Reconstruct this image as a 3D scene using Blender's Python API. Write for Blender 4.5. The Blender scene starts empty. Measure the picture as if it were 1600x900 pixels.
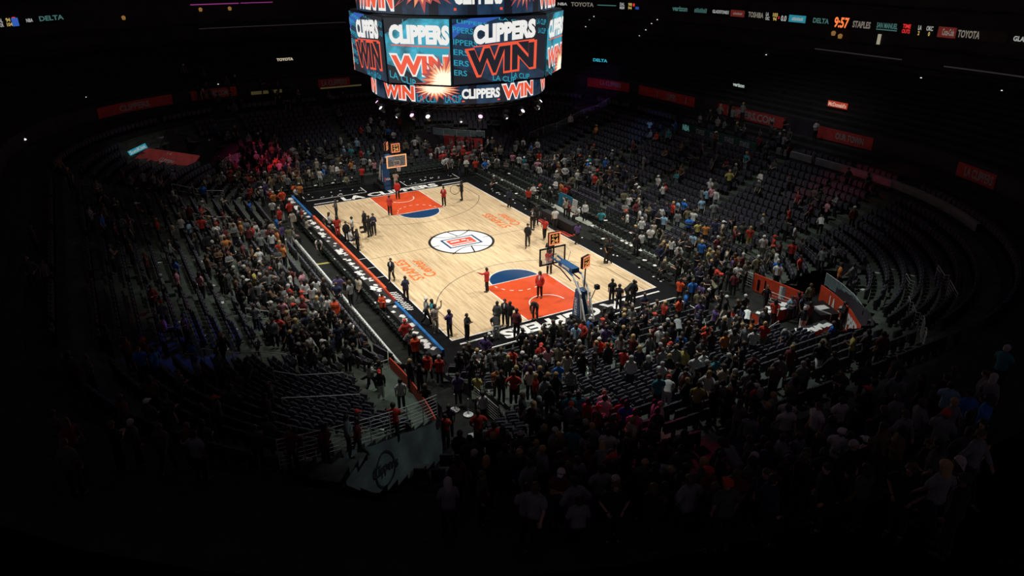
import bpy, math, random, bisect
from mathutils import Vector, Matrix
R = random.Random(11)
PI = math.pi
scene = bpy.context.scene
COL = scene.collection

# ------------------------------------------------------------------ camera
CX, CY, CZ = 49.0903, -23.3752, 20.7116
YAW, PITCH, FPX = math.radians(150.360681), math.radians(-24.4992887), 1154.226
cam = bpy.data.cameras.new('camera')
cam.sensor_width = 36.0
cam.lens = FPX * 36.0 / 1600.0
cam.clip_end = 400
cam_o = bpy.data.objects.new('camera', cam)
fw = Vector((math.cos(YAW) * math.cos(PITCH), math.sin(YAW) * math.cos(PITCH), math.sin(PITCH)))
rt = fw.cross(Vector((0, 0, 1))).normalized()
up = rt.cross(fw)
cam_o.matrix_world = Matrix(((rt.x, up.x, -fw.x, CX), (rt.y, up.y, -fw.y, CY), (rt.z, up.z, -fw.z, CZ), (0, 0, 0, 1)))
COL.objects.link(cam_o)
scene.camera = cam_o
CAMV = Vector((CX, CY, CZ))

def in_view(x, y, z, m=40):
    d = Vector((x, y, z)) - CAMV
    w = d.dot(fw)
    if w < 1: return False
    px, py = 800 + FPX * d.dot(rt) / w, 450 - FPX * d.dot(up) / w
    return -m < px < 1600 + m and -m < py < 900 + m

def depth(x, y, z=0): return (Vector((x, y, z)) - CAMV).dot(fw)

# ------------------------------------------------------------------ view, world
vs = scene.view_settings
vs.view_transform = 'Standard'; vs.look = 'None'; vs.gamma = 1; vs.use_curve_mapping = False
vs.exposure = 0.0
scene.cycles.use_denoising = True
scene.cycles.max_bounces = 5
scene.cycles.diffuse_bounces = 3
scene.cycles.sample_clamp_indirect = 2.0
world = bpy.data.worlds.new('ambient_fill'); scene.world = world  # faint purple ambient fill, added where no roof is built
world.use_nodes = True
world.node_tree.nodes['Background'].inputs['Color'].default_value = (1.0, 0.72, 0.95, 1)
world.node_tree.nodes['Background'].inputs['Strength'].default_value = 0.020

# ------------------------------------------------------------------ lights
def spot(name, loc, target, power, size, blend, rad, color=(1, 1, 1)):
    l = bpy.data.lights.new(name, 'SPOT')
    l.energy = power; l.spot_size = math.radians(size); l.spot_blend = blend
    l.shadow_soft_size = rad; l.color = color
    o = bpy.data.objects.new(name, l)
    o.location = loc
    o.rotation_euler = (Vector(target) - Vector(loc)).to_track_quat('-Z', 'Y').to_euler()
    COL.objects.link(o)
    return o
KEY = 16500
for (x, y, tx, ty) in [(15, 13, 9, 3), (15, -13, 9, -3), (-15, 13, -8, 3), (-15, -13, -8, -3), (5, 15.5, 1, 4), (5, -15.5, 1, -4)]:
    spot('court_light', (x, y, 27), (tx, ty, 0), KEY, 76, 1.0, .9, (1.0, .965, .88))
# added fill spots: wide, weaker wash over the rows nearest the court
for (x, y, z, tx, ty, pw, sz) in [(14, 2, 26, 24.0, .5, 20000, 54), (10, 12, 26, 11, 16.5, 8500, 55), (8, -8, 26, 5, -14.5, 7500, 50), (-12, 2, 26, -21, 1, 4500, 50), (15, 6, 24, 23, 11, 10500, 40), (-8, 12, 26, -9, 17, 4500, 52)]:
    spot('added_fill', (x, y, z), (tx, ty, 0), pw, sz, 1.0, .8, (.93, 1.0, .96))
# added pale fills for dim areas, then coloured moving heads seen in the stands
spot('added_fill', (6, 22, 24), (3, 29.5, 5), 1500, 62, 1.0, .8, (.9, .95, 1.0))
spot('added_fill', (-16, -8, 24), (-26, -17, 3), 2600, 30, 1.0, .8, (1.0, .95, .9))
spot('added_fill', (12, -8, 26), (23, -13.5, 1), 5500, 32, 1.0, .8, (.93, 1.0, .96))
spot('added_fill', (-12, 5, 26), (-26, 12.4, 1), 7000, 26, 1.0, .8, (1.0, .97, .93))
spot('added_fill', (31, 0, 24), (25.6, -15.5, 1.5), 3200, 24, 1.0, .8, (.85, 1.0, .98))
spot('pink_beam', (5, -2.5, 11), (33.2, -8.4, 4.6), 17000, 8.5, .5, .1, (1.0, .04, .22))
spot('red_beam', (-5, -2, 11), (-25.8, -9.2, 1.8), 9000, 13, .7, .1, (1.0, .10, .30))
spot('blue_beam', (3, -5.5, 11), (13.5, -21.6, 2.6), 6000, 13, .7, .1, (.05, .12, 1.0))
spot('magenta_beam', (3, -5.5, 11), (9.5, -23.0, 3.0), 1500, 10, .7, .1, (1.0, .05, .25))
spot('violet_beam', (-3, 4, 11), (-23, 29, 6.0), 2500, 12, .6, .1, (.55, .12, 1.0))
spot('blue_wash', (2, 6, 11), (-9.5, 26, 4.3), 1500, 12, .7, .1, (.15, .35, 1.0))
spot('maroon_beam', (3, 6, 11), (14, 26, 4.2), 2200, 14, .7, .1, (1.0, .08, .18))

# ------------------------------------------------------------------ materials
MATS = {}
def mat(name, col, rough=.7, metal=0, var=0, scale=8, emit=0, spec=None):
    if name in MATS: return MATS[name]
    m = bpy.data.materials.new(name); m.use_nodes = True
    nt = m.node_tree; b = nt.nodes['Principled BSDF']
    b.inputs['Base Color'].default_value = (*col, 1)
    b.inputs['Roughness'].default_value = rough
    b.inputs['Metallic'].default_value = metal
    if spec is not None: b.inputs['Specular IOR Level'].default_value = spec
    if emit:
        b.inputs['Emission Color'].default_value = (*col, 1)
        b.inputs['Emission Strength'].default_value = emit
        b.inputs['Base Color'].default_value = (0.01, 0.01, 0.01, 1)
        try: m.cycles.emission_sampling = 'NONE'
        except Exception: pass
    if var:
        n = nt.nodes.new('ShaderNodeTexNoise'); n.inputs['Scale'].default_value = scale; n.inputs['Detail'].default_value = 3
        tc = nt.nodes.new('ShaderNodeTexCoord'); nt.links.new(tc.outputs['Object'], n.inputs['Vector'])
        r = nt.nodes.new('ShaderNodeValToRGB')
        r.color_ramp.elements[0].position = .3; r.color_ramp.elements[1].position = .7
        r.color_ramp.elements[0].color = (*[c * (1 - var) for c in col], 1)
        r.color_ramp.elements[1].color = (*[min(1, c * (1 + var)) for c in col], 1)
        nt.links.new(n.outputs['Fac'], r.inputs['Fac'])
        nt.links.new(r.outputs['Color'], b.inputs['Emission Color' if emit else 'Base Color'])
    MATS[name] = m
    return m

def wood_mat():
    m = bpy.data.materials.new('maple_planks'); m.use_nodes = True; nt = m.node_tree; b = nt.nodes['Principled BSDF']
    tc = nt.nodes.new('ShaderNodeTexCoord')
    mp = nt.nodes.new('ShaderNodeMapping'); mp.inputs['Scale'].default_value = (1, 1, 1)
    nt.links.new(tc.outputs['Object'], mp.inputs['Vector'])
    br = nt.nodes.new('ShaderNodeTexBrick')
    br.inputs['Color1'].default_value = (.76, .595, .385, 1); br.inputs['Color2'].default_value = (.56, .415, .26, 1)
    br.inputs['Mortar'].default_value = (.60, .43, .25, 1)
    br.inputs['Scale'].default_value = 1; br.inputs['Mortar Size'].default_value = .004
    br.inputs['Brick Width'].default_value = 1.5; br.inputs['Row Height'].default_value = .11
    br.inputs['Bias'].default_value = -.25
    nt.links.new(mp.outputs['Vector'], br.inputs['Vector'])
    n = nt.nodes.new('ShaderNodeTexNoise'); n.inputs['Scale'].default_value = 1.3; n.inputs['Detail'].default_value = 6
    mp2 = nt.nodes.new('ShaderNodeMapping'); mp2.inputs['Scale'].default_value = (.35, 5, 1)
    nt.links.new(tc.outputs['Object'], mp2.inputs['Vector']); nt.links.new(mp2.outputs['Vector'], n.inputs['Vector'])
    mx = nt.nodes.new('ShaderNodeMix'); mx.data_type = 'RGBA'; mx.blend_type = 'MULTIPLY'
    rp = nt.nodes.new('ShaderNodeValToRGB')
    rp.color_ramp.elements[0].position = .3; rp.color_ramp.elements[0].color = (.74, .70, .64, 1)
    rp.color_ramp.elements[1].position = .62; rp.color_ramp.elements[1].color = (1.04, 1.03, 1.0, 1)
    nt.links.new(n.outputs['Fac'], rp.inputs['Fac'])
    mx.inputs[0].default_value = 1
    nt.links.new(br.outputs['Color'], mx.inputs[6]); nt.links.new(rp.outputs['Color'], mx.inputs[7])
    nt.links.new(mx.outputs[2], b.inputs['Base Color'])
    b.inputs['Roughness'].default_value = .38
    b.inputs['Specular IOR Level'].default_value = .3
    return m
def glass_mat(name, col=(.9, .95, .95), alpha=.25):
    m = bpy.data.materials.new(name); m.use_nodes = True; b = m.node_tree.nodes['Principled BSDF']
    b.inputs['Base Color'].default_value = (*col, 1); b.inputs['Roughness'].default_value = .08
    b.inputs['Alpha'].default_value = alpha
    return m
WOOD = wood_mat()
GLASS = glass_mat('clear_glass', (.75, .85, .85), .16)
RAILGLASS = glass_mat('rail_glass', (.35, .5, .5), .35)
BLACK = mat('black_paint', (.005, .005, .006), .45, var=.3, scale=3, spec=.18)
FLOORM = mat('dark_rubber_floor', (.012, .0135, .012), .8, var=.35, scale=1.2, spec=.2)
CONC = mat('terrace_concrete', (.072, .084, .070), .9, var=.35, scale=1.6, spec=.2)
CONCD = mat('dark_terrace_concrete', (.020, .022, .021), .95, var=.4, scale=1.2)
WALLM = mat('black_arena_wall', (.030, .024, .032), .9, var=.4, scale=.6)
RED = mat('arena_red', (.62, .060, .022), .6, var=.12, scale=3)
LANE = mat('lane_orange', (.68, .080, .020), .42, var=.08, scale=1.4)
BLUE = mat('court_blue', (.004, .042, .130), .42, var=.1, scale=2)
WHITE = mat('white_paint', (.80, .79, .76), .5, var=.05, scale=4)
LINEB = mat('dark_line', (.06, .045, .035), .5)
LOGOR = mat('logo_red', (.62, .065, .035), .5)
LETO = mat('lettering_orange', (.78, .17, .03), .5)
STEEL = mat('brushed_steel', (.62, .64, .63), .45, .35, var=.15, scale=5)
PADB = mat('blue_padding', (.006, .062, .17), .5, var=.15, scale=4)
METB = mat('black_metal', (.02, .02, .022), .4, .4)
SEATM = mat('seat_fabric', (.040, .039, .050), .8, var=.25, scale=6)
SEATP = mat('seat_plastic', (.068, .064, .086), .75, var=.2, scale=5)
CHAIRM = mat('chair_vinyl', (.025, .032, .029), .40, var=.25, scale=6)
PAPER = mat('white_paper', (.70, .70, .68), .8, var=.08, scale=12)
CLOTHK = mat('black_table_cloth', (.014, .014, .016), .85, var=.3, scale=4)
NETM = mat('white_net', (.7, .7, .68), .8)
RIMO = mat('rim_orange', (.8, .12, .03), .4)
BANN = mat('grey_banner_cloth', (.17, .20, .20), .85, var=.25, scale=1.3)
BANNL = mat('banner_dark_print', (.035, .035, .04), .85)
def em(name, col, s=1.0): return mat(name, col, .6, emit=s)
E_WHITE = em('led_white', (.88, .87, .84), .95)
E_CORAL = em('led_coral', (.90, .10, .045), .95)
E_TEAL = mat('led_teal', (.012, .16, .24), .6, emit=1.0, var=.85, scale=.9)
E_TEALB = em('led_bright_teal', (.02, .32, .45), 1.0)
E_NAVY = mat('led_navy', (.010, .028, .060), .6, emit=1.0, var=.7, scale=1.1)
E_INK = em('led_ink', (.006, .008, .016), 1.0)
E_BURST = em('led_burst', (1.0, .86, .66), 1.15)
E_ROSE = mat('led_rose', (.50, .06, .05), .6, emit=1.0, var=.6, scale=2)
E_BLUE = em('led_royal_blue', (.03, .10, .42), 1.0)
E_ORNG = em('led_orange', (1.0, .22, .06), 1.05)
E_DIG = em('led_amber', (.95, .42, .12), .8)
E_RIB = em('ribbon_white', (.42, .44, .42), .8)
E_RIBW = em('ribbon_dim_white', (.17, .15, .125), 1.0)
E_RIBT = em('ribbon_teal', (.05, .13, .12), 1.0)
E_RIBC = em('ribbon_cyan', (.02, .20, .27), 1.0)
E_RIBR = em('ribbon_red', (.10, .012, .010), 1.0)
E_RIBRED = em('ribbon_bright_red', (.75, .03, .03), 1.0)
E_RIBY = em('ribbon_yellow', (.50, .36, .10), 1.0)
E_BOARD = mat('ribbon_board_black', (.004, .004, .005), .5)
E_LAMPW = em('lamp_white', (.80, .82, 1.0), 3.0)
E_LAMPP = em('lamp_pink', (.95, .35, .85), 2.6)
E_STRIP = em('dim_strip_light', (.020, .017, .018), 1.0)
E_PINKS = em('pink_strip_light', (.22, .03, .16), 1.0)
E_WARM = em('warm_suite_light', (.28, .14, .04), .8)
REDDIM = mat('tier_red', (.55, .05, .05), .7, var=.2, scale=2)
GREYPR = mat('grey_print', (.45, .42, .42), .7)

# ------------------------------------------------------------------ mesh builder
TXT = {}
def text_mesh(s, off=0.0):
    k = (s, off)
    if k in TXT: return TXT[k]
    c = bpy.data.curves.new('t', 'FONT'); c.body = s; c.size = 1; c.resolution_u = 3; c.offset = off
    o = bpy.data.objects.new('t', c); COL.objects.link(o)
    dg = bpy.context.evaluated_depsgraph_get(); dg.update()
    me = o.evaluated_get(dg).to_mesh()
    V = [(v.co.x, v.co.y) for v in me.vertices]; F = [tuple(p.vertices) for p in me.polygons]
    o.evaluated_get(dg).to_mesh_clear()
    bpy.data.objects.remove(o); bpy.data.curves.remove(c)
    c0 = (min(v[0] for v in V), min(v[1] for v in V), max(v[0] for v in V), max(v[1] for v in V))
    TXT[k] = (V, F, c0)
    return TXT[k]

class MB:
    def __init__(s): s.v = []; s.f = []; s.m = []; s.mats = []; s.smooth = False
    def mi(s, m):
        if m not in s.mats: s.mats.append(m)
        return s.mats.index(m)
    def face(s, pts, m):
        n = len(s.v); s.v += [tuple(p) for p in pts]; s.f.append(tuple(range(n, n + len(pts)))); s.m.append(s.mi(m))
    def box(s, x0, y0, z0, x1, y1, z1, m, M=None):
        P = [(x, y, z) for z in (z0, z1) for y in (y0, y1) for x in (x0, x1)]
        if M is not None: P = [tuple(M @ Vector(p)) for p in P]
        n = len(s.v); s.v += P; k = s.mi(m)
        for f in ((0, 2, 3, 1), (4, 5, 7, 6), (0, 1, 5, 4), (1, 3, 7, 5), (3, 2, 6, 7), (2, 0, 4, 6)):
            s.f.append(tuple(n + i for i in f)); s.m.append(k)
    def tube(s, pts, r, m, n=8, r2=None, caps=True):
        pts = [Vector(p) for p in pts]; k = s.mi(m); base = len(s.v); L = len(pts)
        for i, p in enumerate(pts):
            t = (pts[min(i + 1, L - 1)] - pts[max(i - 1, 0)]).normalized()
            a = t.cross(Vector((0, 0, 1)))
            if a.length < 1e-3: a = Vector((1, 0, 0))
            a.normalize(); b = t.cross(a)
            rr = r if r2 is None else r + (r2 - r) * i / (L - 1)
            for j in range(n):
                th = 2 * PI * j / n
                s.v.append(tuple(p + a * (math.cos(th) * rr) + b * (math.sin(th) * rr)))
        for i in range(L - 1):
            for j in range(n):
                s.f.append((base + i * n + j, base + i * n + (j + 1) % n, base + (i + 1) * n + (j + 1) % n, base + (i + 1) * n + j)); s.m.append(k)
        if caps:
            s.f.append(tuple(base + j for j in reversed(range(n)))); s.m.append(k)
            s.f.append(tuple(base + (L - 1) * n + j for j in range(n))); s.m.append(k)
    def lathe(s, prof, m, n=16, c=(0, 0, 0)):
        k = s.mi(m); base = len(s.v)
        for (r, z) in prof:
            for j in range(n):
                th = 2 * PI * j / n; s.v.append((c[0] + r * math.cos(th), c[1] + r * math.sin(th), c[2] + z))
        for i in range(len(prof) - 1):
            for j in range(n):
                s.f.append((base + i * n + j, base + i * n + (j + 1) % n, base + (i + 1) * n + (j + 1) % n, base + (i + 1) * n + j)); s.m.append(k)
        if prof[0][0] > 0: s.f.append(tuple(base + j for j in reversed(range(n)))); s.m.append(k)
        if prof[-1][0] > 0: s.f.append(tuple(base + (len(prof) - 1) * n + j for j in range(n))); s.m.append(k)
    def ico(s, c, r, m, n=6, sz=1.0):
        s.lathe([(r * math.sin(PI * i / n), -r * sz * math.cos(PI * i / n)) for i in range(0, n + 1)], m, 8, c)
    def poly(s, pts, m, fn):
        s.face([fn(*p) for p in pts], m)
    def text(s, st, fn, u0, v0, u1, v1, m, off=0.0, slant=0.0):
        V, F, c = text_mesh(st, off); n = len(s.v); k = s.mi(m)
        for (x, y) in V:
            a = (x - c[0]) / (c[2] - c[0]); b = (y - c[1]) / (c[3] - c[1])
            s.v.append(tuple(fn(u0 + (u1 - u0) * a + slant * b, v0 + (v1 - v0) * b)))
        for f in F: s.f.append(tuple(n + i for i in f)); s.m.append(k)
    def build(s, name, parent=None, loc=None, smooth=False):
        me = bpy.data.meshes.new(name); me.from_pydata(s.v, [], s.f)
        for m in s.mats: me.materials.append(m)
        if s.m: me.polygons.foreach_set('material_index', s.m)
        if smooth: me.polygons.foreach_set('use_smooth', [True] * len(me.polygons))
        me.update()
        o = bpy.data.objects.new(name, me); COL.objects.link(o)
        if parent is not None: o.parent = parent
        if loc is not None: o.location = loc
        return o

def tag(o, label=None, cat=None, group=None, kind=None):
    if label: o['label'] = label
    if cat: o['category'] = cat
    if group: o['group'] = group
    if kind: o['kind'] = kind
    return o
def empty(name, loc=(0, 0, 0), rz=0):
    o = bpy.data.objects.new(name, None); o.location = loc; o.rotation_euler = (0, 0, rz); COL.objects.link(o); return o
def disc(fn, cx, cy, r0, r1, a0, a1, mb, m, n=48):
    for i in range(n):
        t0, t1 = a0 + (a1 - a0) * i / n, a0 + (a1 - a0) * (i + 1) / n
        P = [(cx + r1 * math.cos(t0), cy + r1 * math.sin(t0)), (cx + r1 * math.cos(t1), cy + r1 * math.sin(t1))]
        if r0 > 0: P += [(cx + r0 * math.cos(t1), cy + r0 * math.sin(t1)), (cx + r0 * math.cos(t0), cy + r0 * math.sin(t0))]
        else: P += [(cx, cy)]
        mb.poly(P, m, fn)

# ------------------------------------------------------------------ bowl shape
EXP, EXN, EYP, EYN, CR, TR = 18.9, 21.5, 13.2, 11.8, 6.0, .85
def bdist(x, y):
    ax = abs(x) - ((EXP if x > 0 else EXN) - CR); ay = abs(y) - ((EYP if y > 0 else EYN) - CR)
    if ax <= 0 and ay <= 0: return max(ax, ay) - CR
    return math.hypot(max(ax, 0), max(ay, 0)) - CR
def prof(d): return 0 if d <= 0 else .2 * d + .008 * d * d
def inside(poly, x, y):
    c = False; n = len(poly)
    for i in range(n):
        x1, y1 = poly[i]; x2, y2 = poly[(i + 1) % n]
        if (y1 > y) != (y2 > y) and x < (x2 - x1) * (y - y1) / (y2 - y1) + x1: c = not c
    return c
TUN = [(15.5, -12.0), (22.6, -12.0), (23.95, -12.7), (27.0, -17.9), (28.6, -20.2), (31.8, -18.2), (26.6, -11.6), (24.4, -9.4), (21, -9.3), (17., -10)]
PLAT = [(15.9, -12.02), (22.6, -12.02), (23.93, -12.72), (24.85, -14.3), (16.5, -14.3)]
PRESS = [(17, 7.2), (27.4, 6.4), (28.9, 9.6), (27.4,11.4), (24.6,13.6), (22.3,14.7), (23.0,17.5), (20.4,17.5), (19.6, 13.3), (16, 13.3)]
TUNF = [(-24.5, 14.5), (-26.9, 13.5), (-29.3, 11.6), (-28.5, 8), (-20, 8), (-19, 13.3), (-21.5, 13.6), (-23.2, 19), (-26, 21), (-26.5, 17)]
TUNL = [(-24.0, -13.2), (-27.0, -18.5), (-31.5, -17), (-29.3, -10.4), (-22, -9.6), (-20, -12.0)]
FLAT = [TUN, PRESS, TUNF, TUNL, PLAT]
def isflat(x, y): return any(inside(p, x, y) for p in FLAT)
def ground(x, y):
    d = bdist(x, y)
    if inside(PLAT, x, y): return .5
    if d <= 0 or isflat(x, y): return 0.
    return prof(int(d / TR) * TR + TR * .6)
# path around the bowl at offset d, u = arc parameter on the d=0 line
SEG = []
def _mk():
    x0, x1, y0, y1 = -(EXN - CR), EXP - CR, -(EYN - CR), EYP - CR
    arc = CR * PI / 2
    L = 0
    for kind, data in (('L', ((x0, y1), (x1, y1), (0, 1))), ('A', ((x1, y1), PI / 2, 0)), ('L', ((x1, y1), (x1, y0), (1, 0))), ('A', ((x1, y0), 0, -PI / 2)),
                       ('L', ((x1, y0), (x0, y0), (0, -1))), ('A', ((x0, y0), -PI / 2, -PI)), ('L', ((x0, y0), (x0, y1), (-1, 0))), ('A', ((x0, y1), -PI, -PI * 1.5))):
        l = math.dist(data[0], data[1]) if kind == 'L' else arc
        SEG.append((L, l, kind, data)); L += l
    return L
ULEN = _mk()
def path(u, d):
    u = u % ULEN
    for (s, l, k, dt) in SEG:
        if s <= u <= s + l:
            t = (u - s) / l
            if k == 'L':
                (ax, ay), (bx, by), (nx, ny) = dt
                return ax + (bx - ax) * t + nx * (CR + d), ay + (by - ay) * t + ny * (CR + d), nx, ny
            (cx, cy), a0, a1 = dt; a = a0 + (a1 - a0) * t
            return cx + (CR + d) * math.cos(a), cy + (CR + d) * math.sin(a), math.cos(a), math.sin(a)
    return path(0, d)
def ulist(step=.6, d=0):
    out = []
    for (s, l, k, dt) in SEG:
        n = max(2, int(l / step)) if k == 'L' else 14
        out += [s + l * i / n for i in range(n)]
    return out
US = ulist(1.0)
def ring_strip(mb, m, d0, z0, d1, z1, skip=None):
    for i in range(len(US)):
        u0, u1 = US[i], US[(i + 1) % len(US)]
        if i == len(US) - 1: u1 = ULEN
        a = path(u0, d0); b = path(u1 - 1e-6, d0); c = path(u1 - 1e-6, d1); e = path(u0, d1)
        mx, my = (a[0] + b[0] + c[0] + e[0]) / 4, (a[1] + b[1] + c[1] + e[1]) / 4
        if skip and skip(mx, my): continue
        mb.face([(a[0], a[1], z0), (b[0], b[1], z0), (c[0], c[1], z1), (e[0], e[1], z1)], m)

# ================================================================== STRUCTURE
mb = MB(); mb.box(-45, -38, -.3, 52, 45, -.02, FLOORM)
tag(mb.build('floor'), kind='structure')
# terraces
US = ulist(.5)
mb = MB(); NR = 17
for k in range(NR):
    z = prof(k * TR + TR * .6); zp = 0 if k == 0 else prof((k - 1) * TR + TR * .6)
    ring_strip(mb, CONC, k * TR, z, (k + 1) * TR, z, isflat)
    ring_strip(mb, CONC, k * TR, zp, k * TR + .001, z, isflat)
tag(mb.build('floor_lower_terraces'), kind='structure')
mb = MB()
far_only = lambda x, y: isflat(x, y)
for k in range(NR, 26):
    z = prof(k * TR + TR * .6); zp = prof((k - 1) * TR + TR * .6)
    sk = (lambda x, y: isflat(x, y) or not (x > 20 and y < 16)) if k >= 21 else isflat
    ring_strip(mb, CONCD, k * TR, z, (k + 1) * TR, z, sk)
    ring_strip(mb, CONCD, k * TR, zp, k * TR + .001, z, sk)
tag(mb.build('floor_upper_terraces'), kind='structure')
# tunnel side walls
def side_walls(poly, name):
    mb = MB(); n = len(poly)
    for i in range(n):
        (ax, ay), (bx, by) = poly[i], poly[(i + 1) % n]
        st = max(1, int(math.dist((ax, ay), (bx, by)) / .6))
        for j in range(st):
            p = (ax + (bx - ax) * j / st, ay + (by - ay) * j / st); q = (ax + (bx - ax) * (j + 1) / st, ay + (by - ay) * (j + 1) / st)
            mx, my = (p[0] + q[0]) / 2, (p[1] + q[1]) / 2
            d = bdist(mx, my)
            if d <= .3: continue
            z = prof(d + TR * .8) + .12
            mb.face([(p[0], p[1], 0), (q[0], q[1], 0), (q[0], q[1], z), (p[0], p[1], z)], WALLM)
    return tag(mb.build(name), kind='structure')
side_walls(TUN, 'wall_tunnel_near'); side_walls(PRESS, 'wall_tunnel_right'); side_walls(TUNF, 'wall_tunnel_far'); side_walls(TUNL, 'wall_tunnel_left')
def platform():
    mb = MB(); n = len(PLAT); PM = mat('platform_green_grey', (.085, .115, .095), .85, var=.2, scale=2)
    mb.face([(x, y, .5) for x, y in PLAT], PM)
    for i in range(n):
        (ax, ay), (bx, by) = PLAT[i], PLAT[(i + 1) % n]; mb.face([(ax, ay, 0), (bx, by, 0), (bx, by, .5), (ax, ay, .5)], PM)
    (ax, ay), (bx, by) = PLAT[4], PLAT[3]
    for j in range(12):
        p = (ax + (bx - ax) * j / 12, ay + (by - ay) * j / 12); q = (ax + (bx - ax) * (j + 1) / 12, ay + (by - ay) * (j + 1) / 12)
        d = bdist((p[0] + q[0]) / 2, (p[1] + q[1]) / 2 - .2); z = prof(int(max(d, 0) / TR) * TR + TR * .6)
        mb.face([(p[0], p[1], .5), (q[0], q[1], .5), (q[0], q[1], z), (p[0], p[1], z)], PM)
    tag(mb.build('floor_corner_platform'), kind='structure')
platform()
US = ulist(1.2)
# parapets and upper level
PARA = mat('parapet_concrete', (.20, .21, .21), .8, var=.2, scale=2)
near_skip = lambda x, y: x > 22 and y < 20
mb = MB()
ring_strip(mb, PARA, 14.45, 4.3, 14.46, 5.3, lambda x, y: x > 26 or (x < 6 and y > 0) or y < 0)
ring_strip(mb, PARA, 14.46, 5.3, 14.75, 5.3, lambda x, y: x > 26 or (x < 6 and y > 0) or y < 0)
tag(mb.build('wall_parapet'), kind='structure')
mb = MB()
ring_strip(mb, WALLM, 17.9, prof(17.3), 17.91, 7.3, near_skip)
for k in range(11):
    d0 = 17.91 + k * .92; z = 7.3 + k * .33
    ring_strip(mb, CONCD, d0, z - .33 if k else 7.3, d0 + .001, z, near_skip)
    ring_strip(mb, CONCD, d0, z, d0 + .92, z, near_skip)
tag(mb.build('floor_club_terraces'), kind='structure')
mb = MB()
ring_strip(mb, WALLM, 28.03, 10.0, 28.04, 24, near_skip)
tag(mb.build('wall_suite_level'), kind='structure')
mb = MB()
for z in (11.35, 12.9, 16.2):
    ring_strip(mb, CONCD, 27.6, z, 28.0, z + .02, near_skip); ring_strip(mb, CONCD, 27.6, z - .22, 27.61, z, near_skip)
tag(mb.build('trim_suite_ledges'), kind='structure')

# ================================================================== COURT
court = MB(); court.box(-14.325, -7.62, -.019, 14.325, 7.62, .012, WOOD)
court_o = court.build('basketball_court')
tag(court_o, 'pale maple basketball court with orange lanes and a round centre logo', 'court')
mb = MB()
Z = .013
def q2(mb, x0, y0, x1, y1, m, z): mb.face([(x0, y0, z), (x1, y0, z), (x1, y1, z), (x0, y1, z)], m)
for s in (1, -1):
    X = lambda x: s * x
    fl = lambda a, b, zz: (s * a, b, zz)
    def Q(x0, y0, x1, y1, m, z):
        a, b = sorted((s * x0, s * x1)); q2(mb, a, y0, b, y1, m, z)
    Q(8.535, -2.44, 14.30, 2.44, LANE, Z)
    Q(8.49, -2.49, 8.56, 2.49, WHITE, Z + .002); Q(8.5, -2.49, 14.3, -2.41, WHITE, Z + .002); Q(8.5, 2.41, 14.3, 2.49, WHITE, Z + .002)
    fn = lambda x, y: (s * x, y, Z + .001)
    fn2 = lambda x, y: (s * x, y, Z + .003)
    disc(fn, 8.5, 0, 0, 1.83, PI / 2, 1.5 * PI, mb, BLUE, 32)
    disc(fn2, 8.5, 0, 1.80, 1.88, PI / 2, 1.5 * PI, mb, WHITE, 32)
    for i in range(-4, 5): # dashed half
        a = i * .33; disc(fn2, 8.5, 0, 1.80, 1.87, a - .07, a + .07, mb, WHITE, 3)
    disc(fn2, 12.75, 0, 1.18, 1.26, PI / 2, 1.5 * PI, mb, WHITE, 24)
    # three point line
    a = math.acos(-math.sqrt(7.24 ** 2 - 6.7 ** 2) / 7.24)
    th = math.asin(6.7 / 7.24)
    disc(fn, 12.75, 0, 7.21, 7.26, PI - th, PI + th, mb, LINEB, 60)
    x3 = 12.75 - 7.24 * math.cos(th)
    for sy in (-6.725, 6.675): Q(x3, sy, 14.3, sy + .05, LINEB, Z + .001)
for (a, b, c, d) in ((-.025, -7.6, .025, -2.6), (-.025, 2.6, .025, 7.6)): q2(mb, a, b, c, d, LINEB, Z + .001)
# thin pale boundary
for (a, b, c, d) in ((-14.33, -7.66, 14.33, -7.58), (-14.33, 7.58, 14.33, 7.66), (-14.36, -7.66, -14.28, 7.66), (14.28, -7.66, 14.36, 7.66)): q2(mb, a, b, c, d, WHITE, Z + .003)
mb.build('court_lines', court_o)
# centre logo
mb = MB(); f0 = lambda x, y: (x, y, .0155); f1 = lambda x, y: (x, y, .0175); f2 = lambda x, y: (x, y, .0195); f3 = lambda x, y: (x, y, .0215)
disc(f0, 0, 0, 0, 2.5, 0, 2 * PI, mb, WHITE, 64)
disc(f1, 0, 0, 2.40, 2.60, 0, 2 * PI, mb, METB, 64)
def lens(x0, y0, x1, y1, w): # tapered seam
    mb.poly([(x0 - w, y0), (x0 + w, y0), (x1 + w, y1), (x1 - w, y1)], METB, f1)
def seg(p, q, w):
    d = Vector((q[0] - p[0], q[1] - p[1])); n = Vector((-d.y, d.x)).normalized() * w
    mb.poly([(p[0] + n.x, p[1] + n.y), (q[0] + n.x, q[1] + n.y), (q[0] - n.x, q[1] - n.y), (p[0] - n.x, p[1] - n.y)], METB, f1)
seg((0, -2.5), (0, -1.9), .045); seg((0, 2.5), (0, 1.9), .045)
for s in (1, -1):
    pts = [(s * (1.18 + .95 * (abs(t) ** 1.7)), t * 1.75) for t in [i / 8 for i in range(-8, 9)]]
    for a, b in zip(pts, pts[1:]): seg(a, b, .05)
    seg((s * 1.2, .25), (s * 2.5, -.1), .06)
mb.poly([(-.98, -1.42), (.98, -1.42), (.98, 1.42), (-.98, 1.42)], BLUE, f1)
mb.poly([(-.80, -1.24), (.80, -1.24), (.80, 1.24), (-.80, 1.24)], WHITE, f2)
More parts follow.
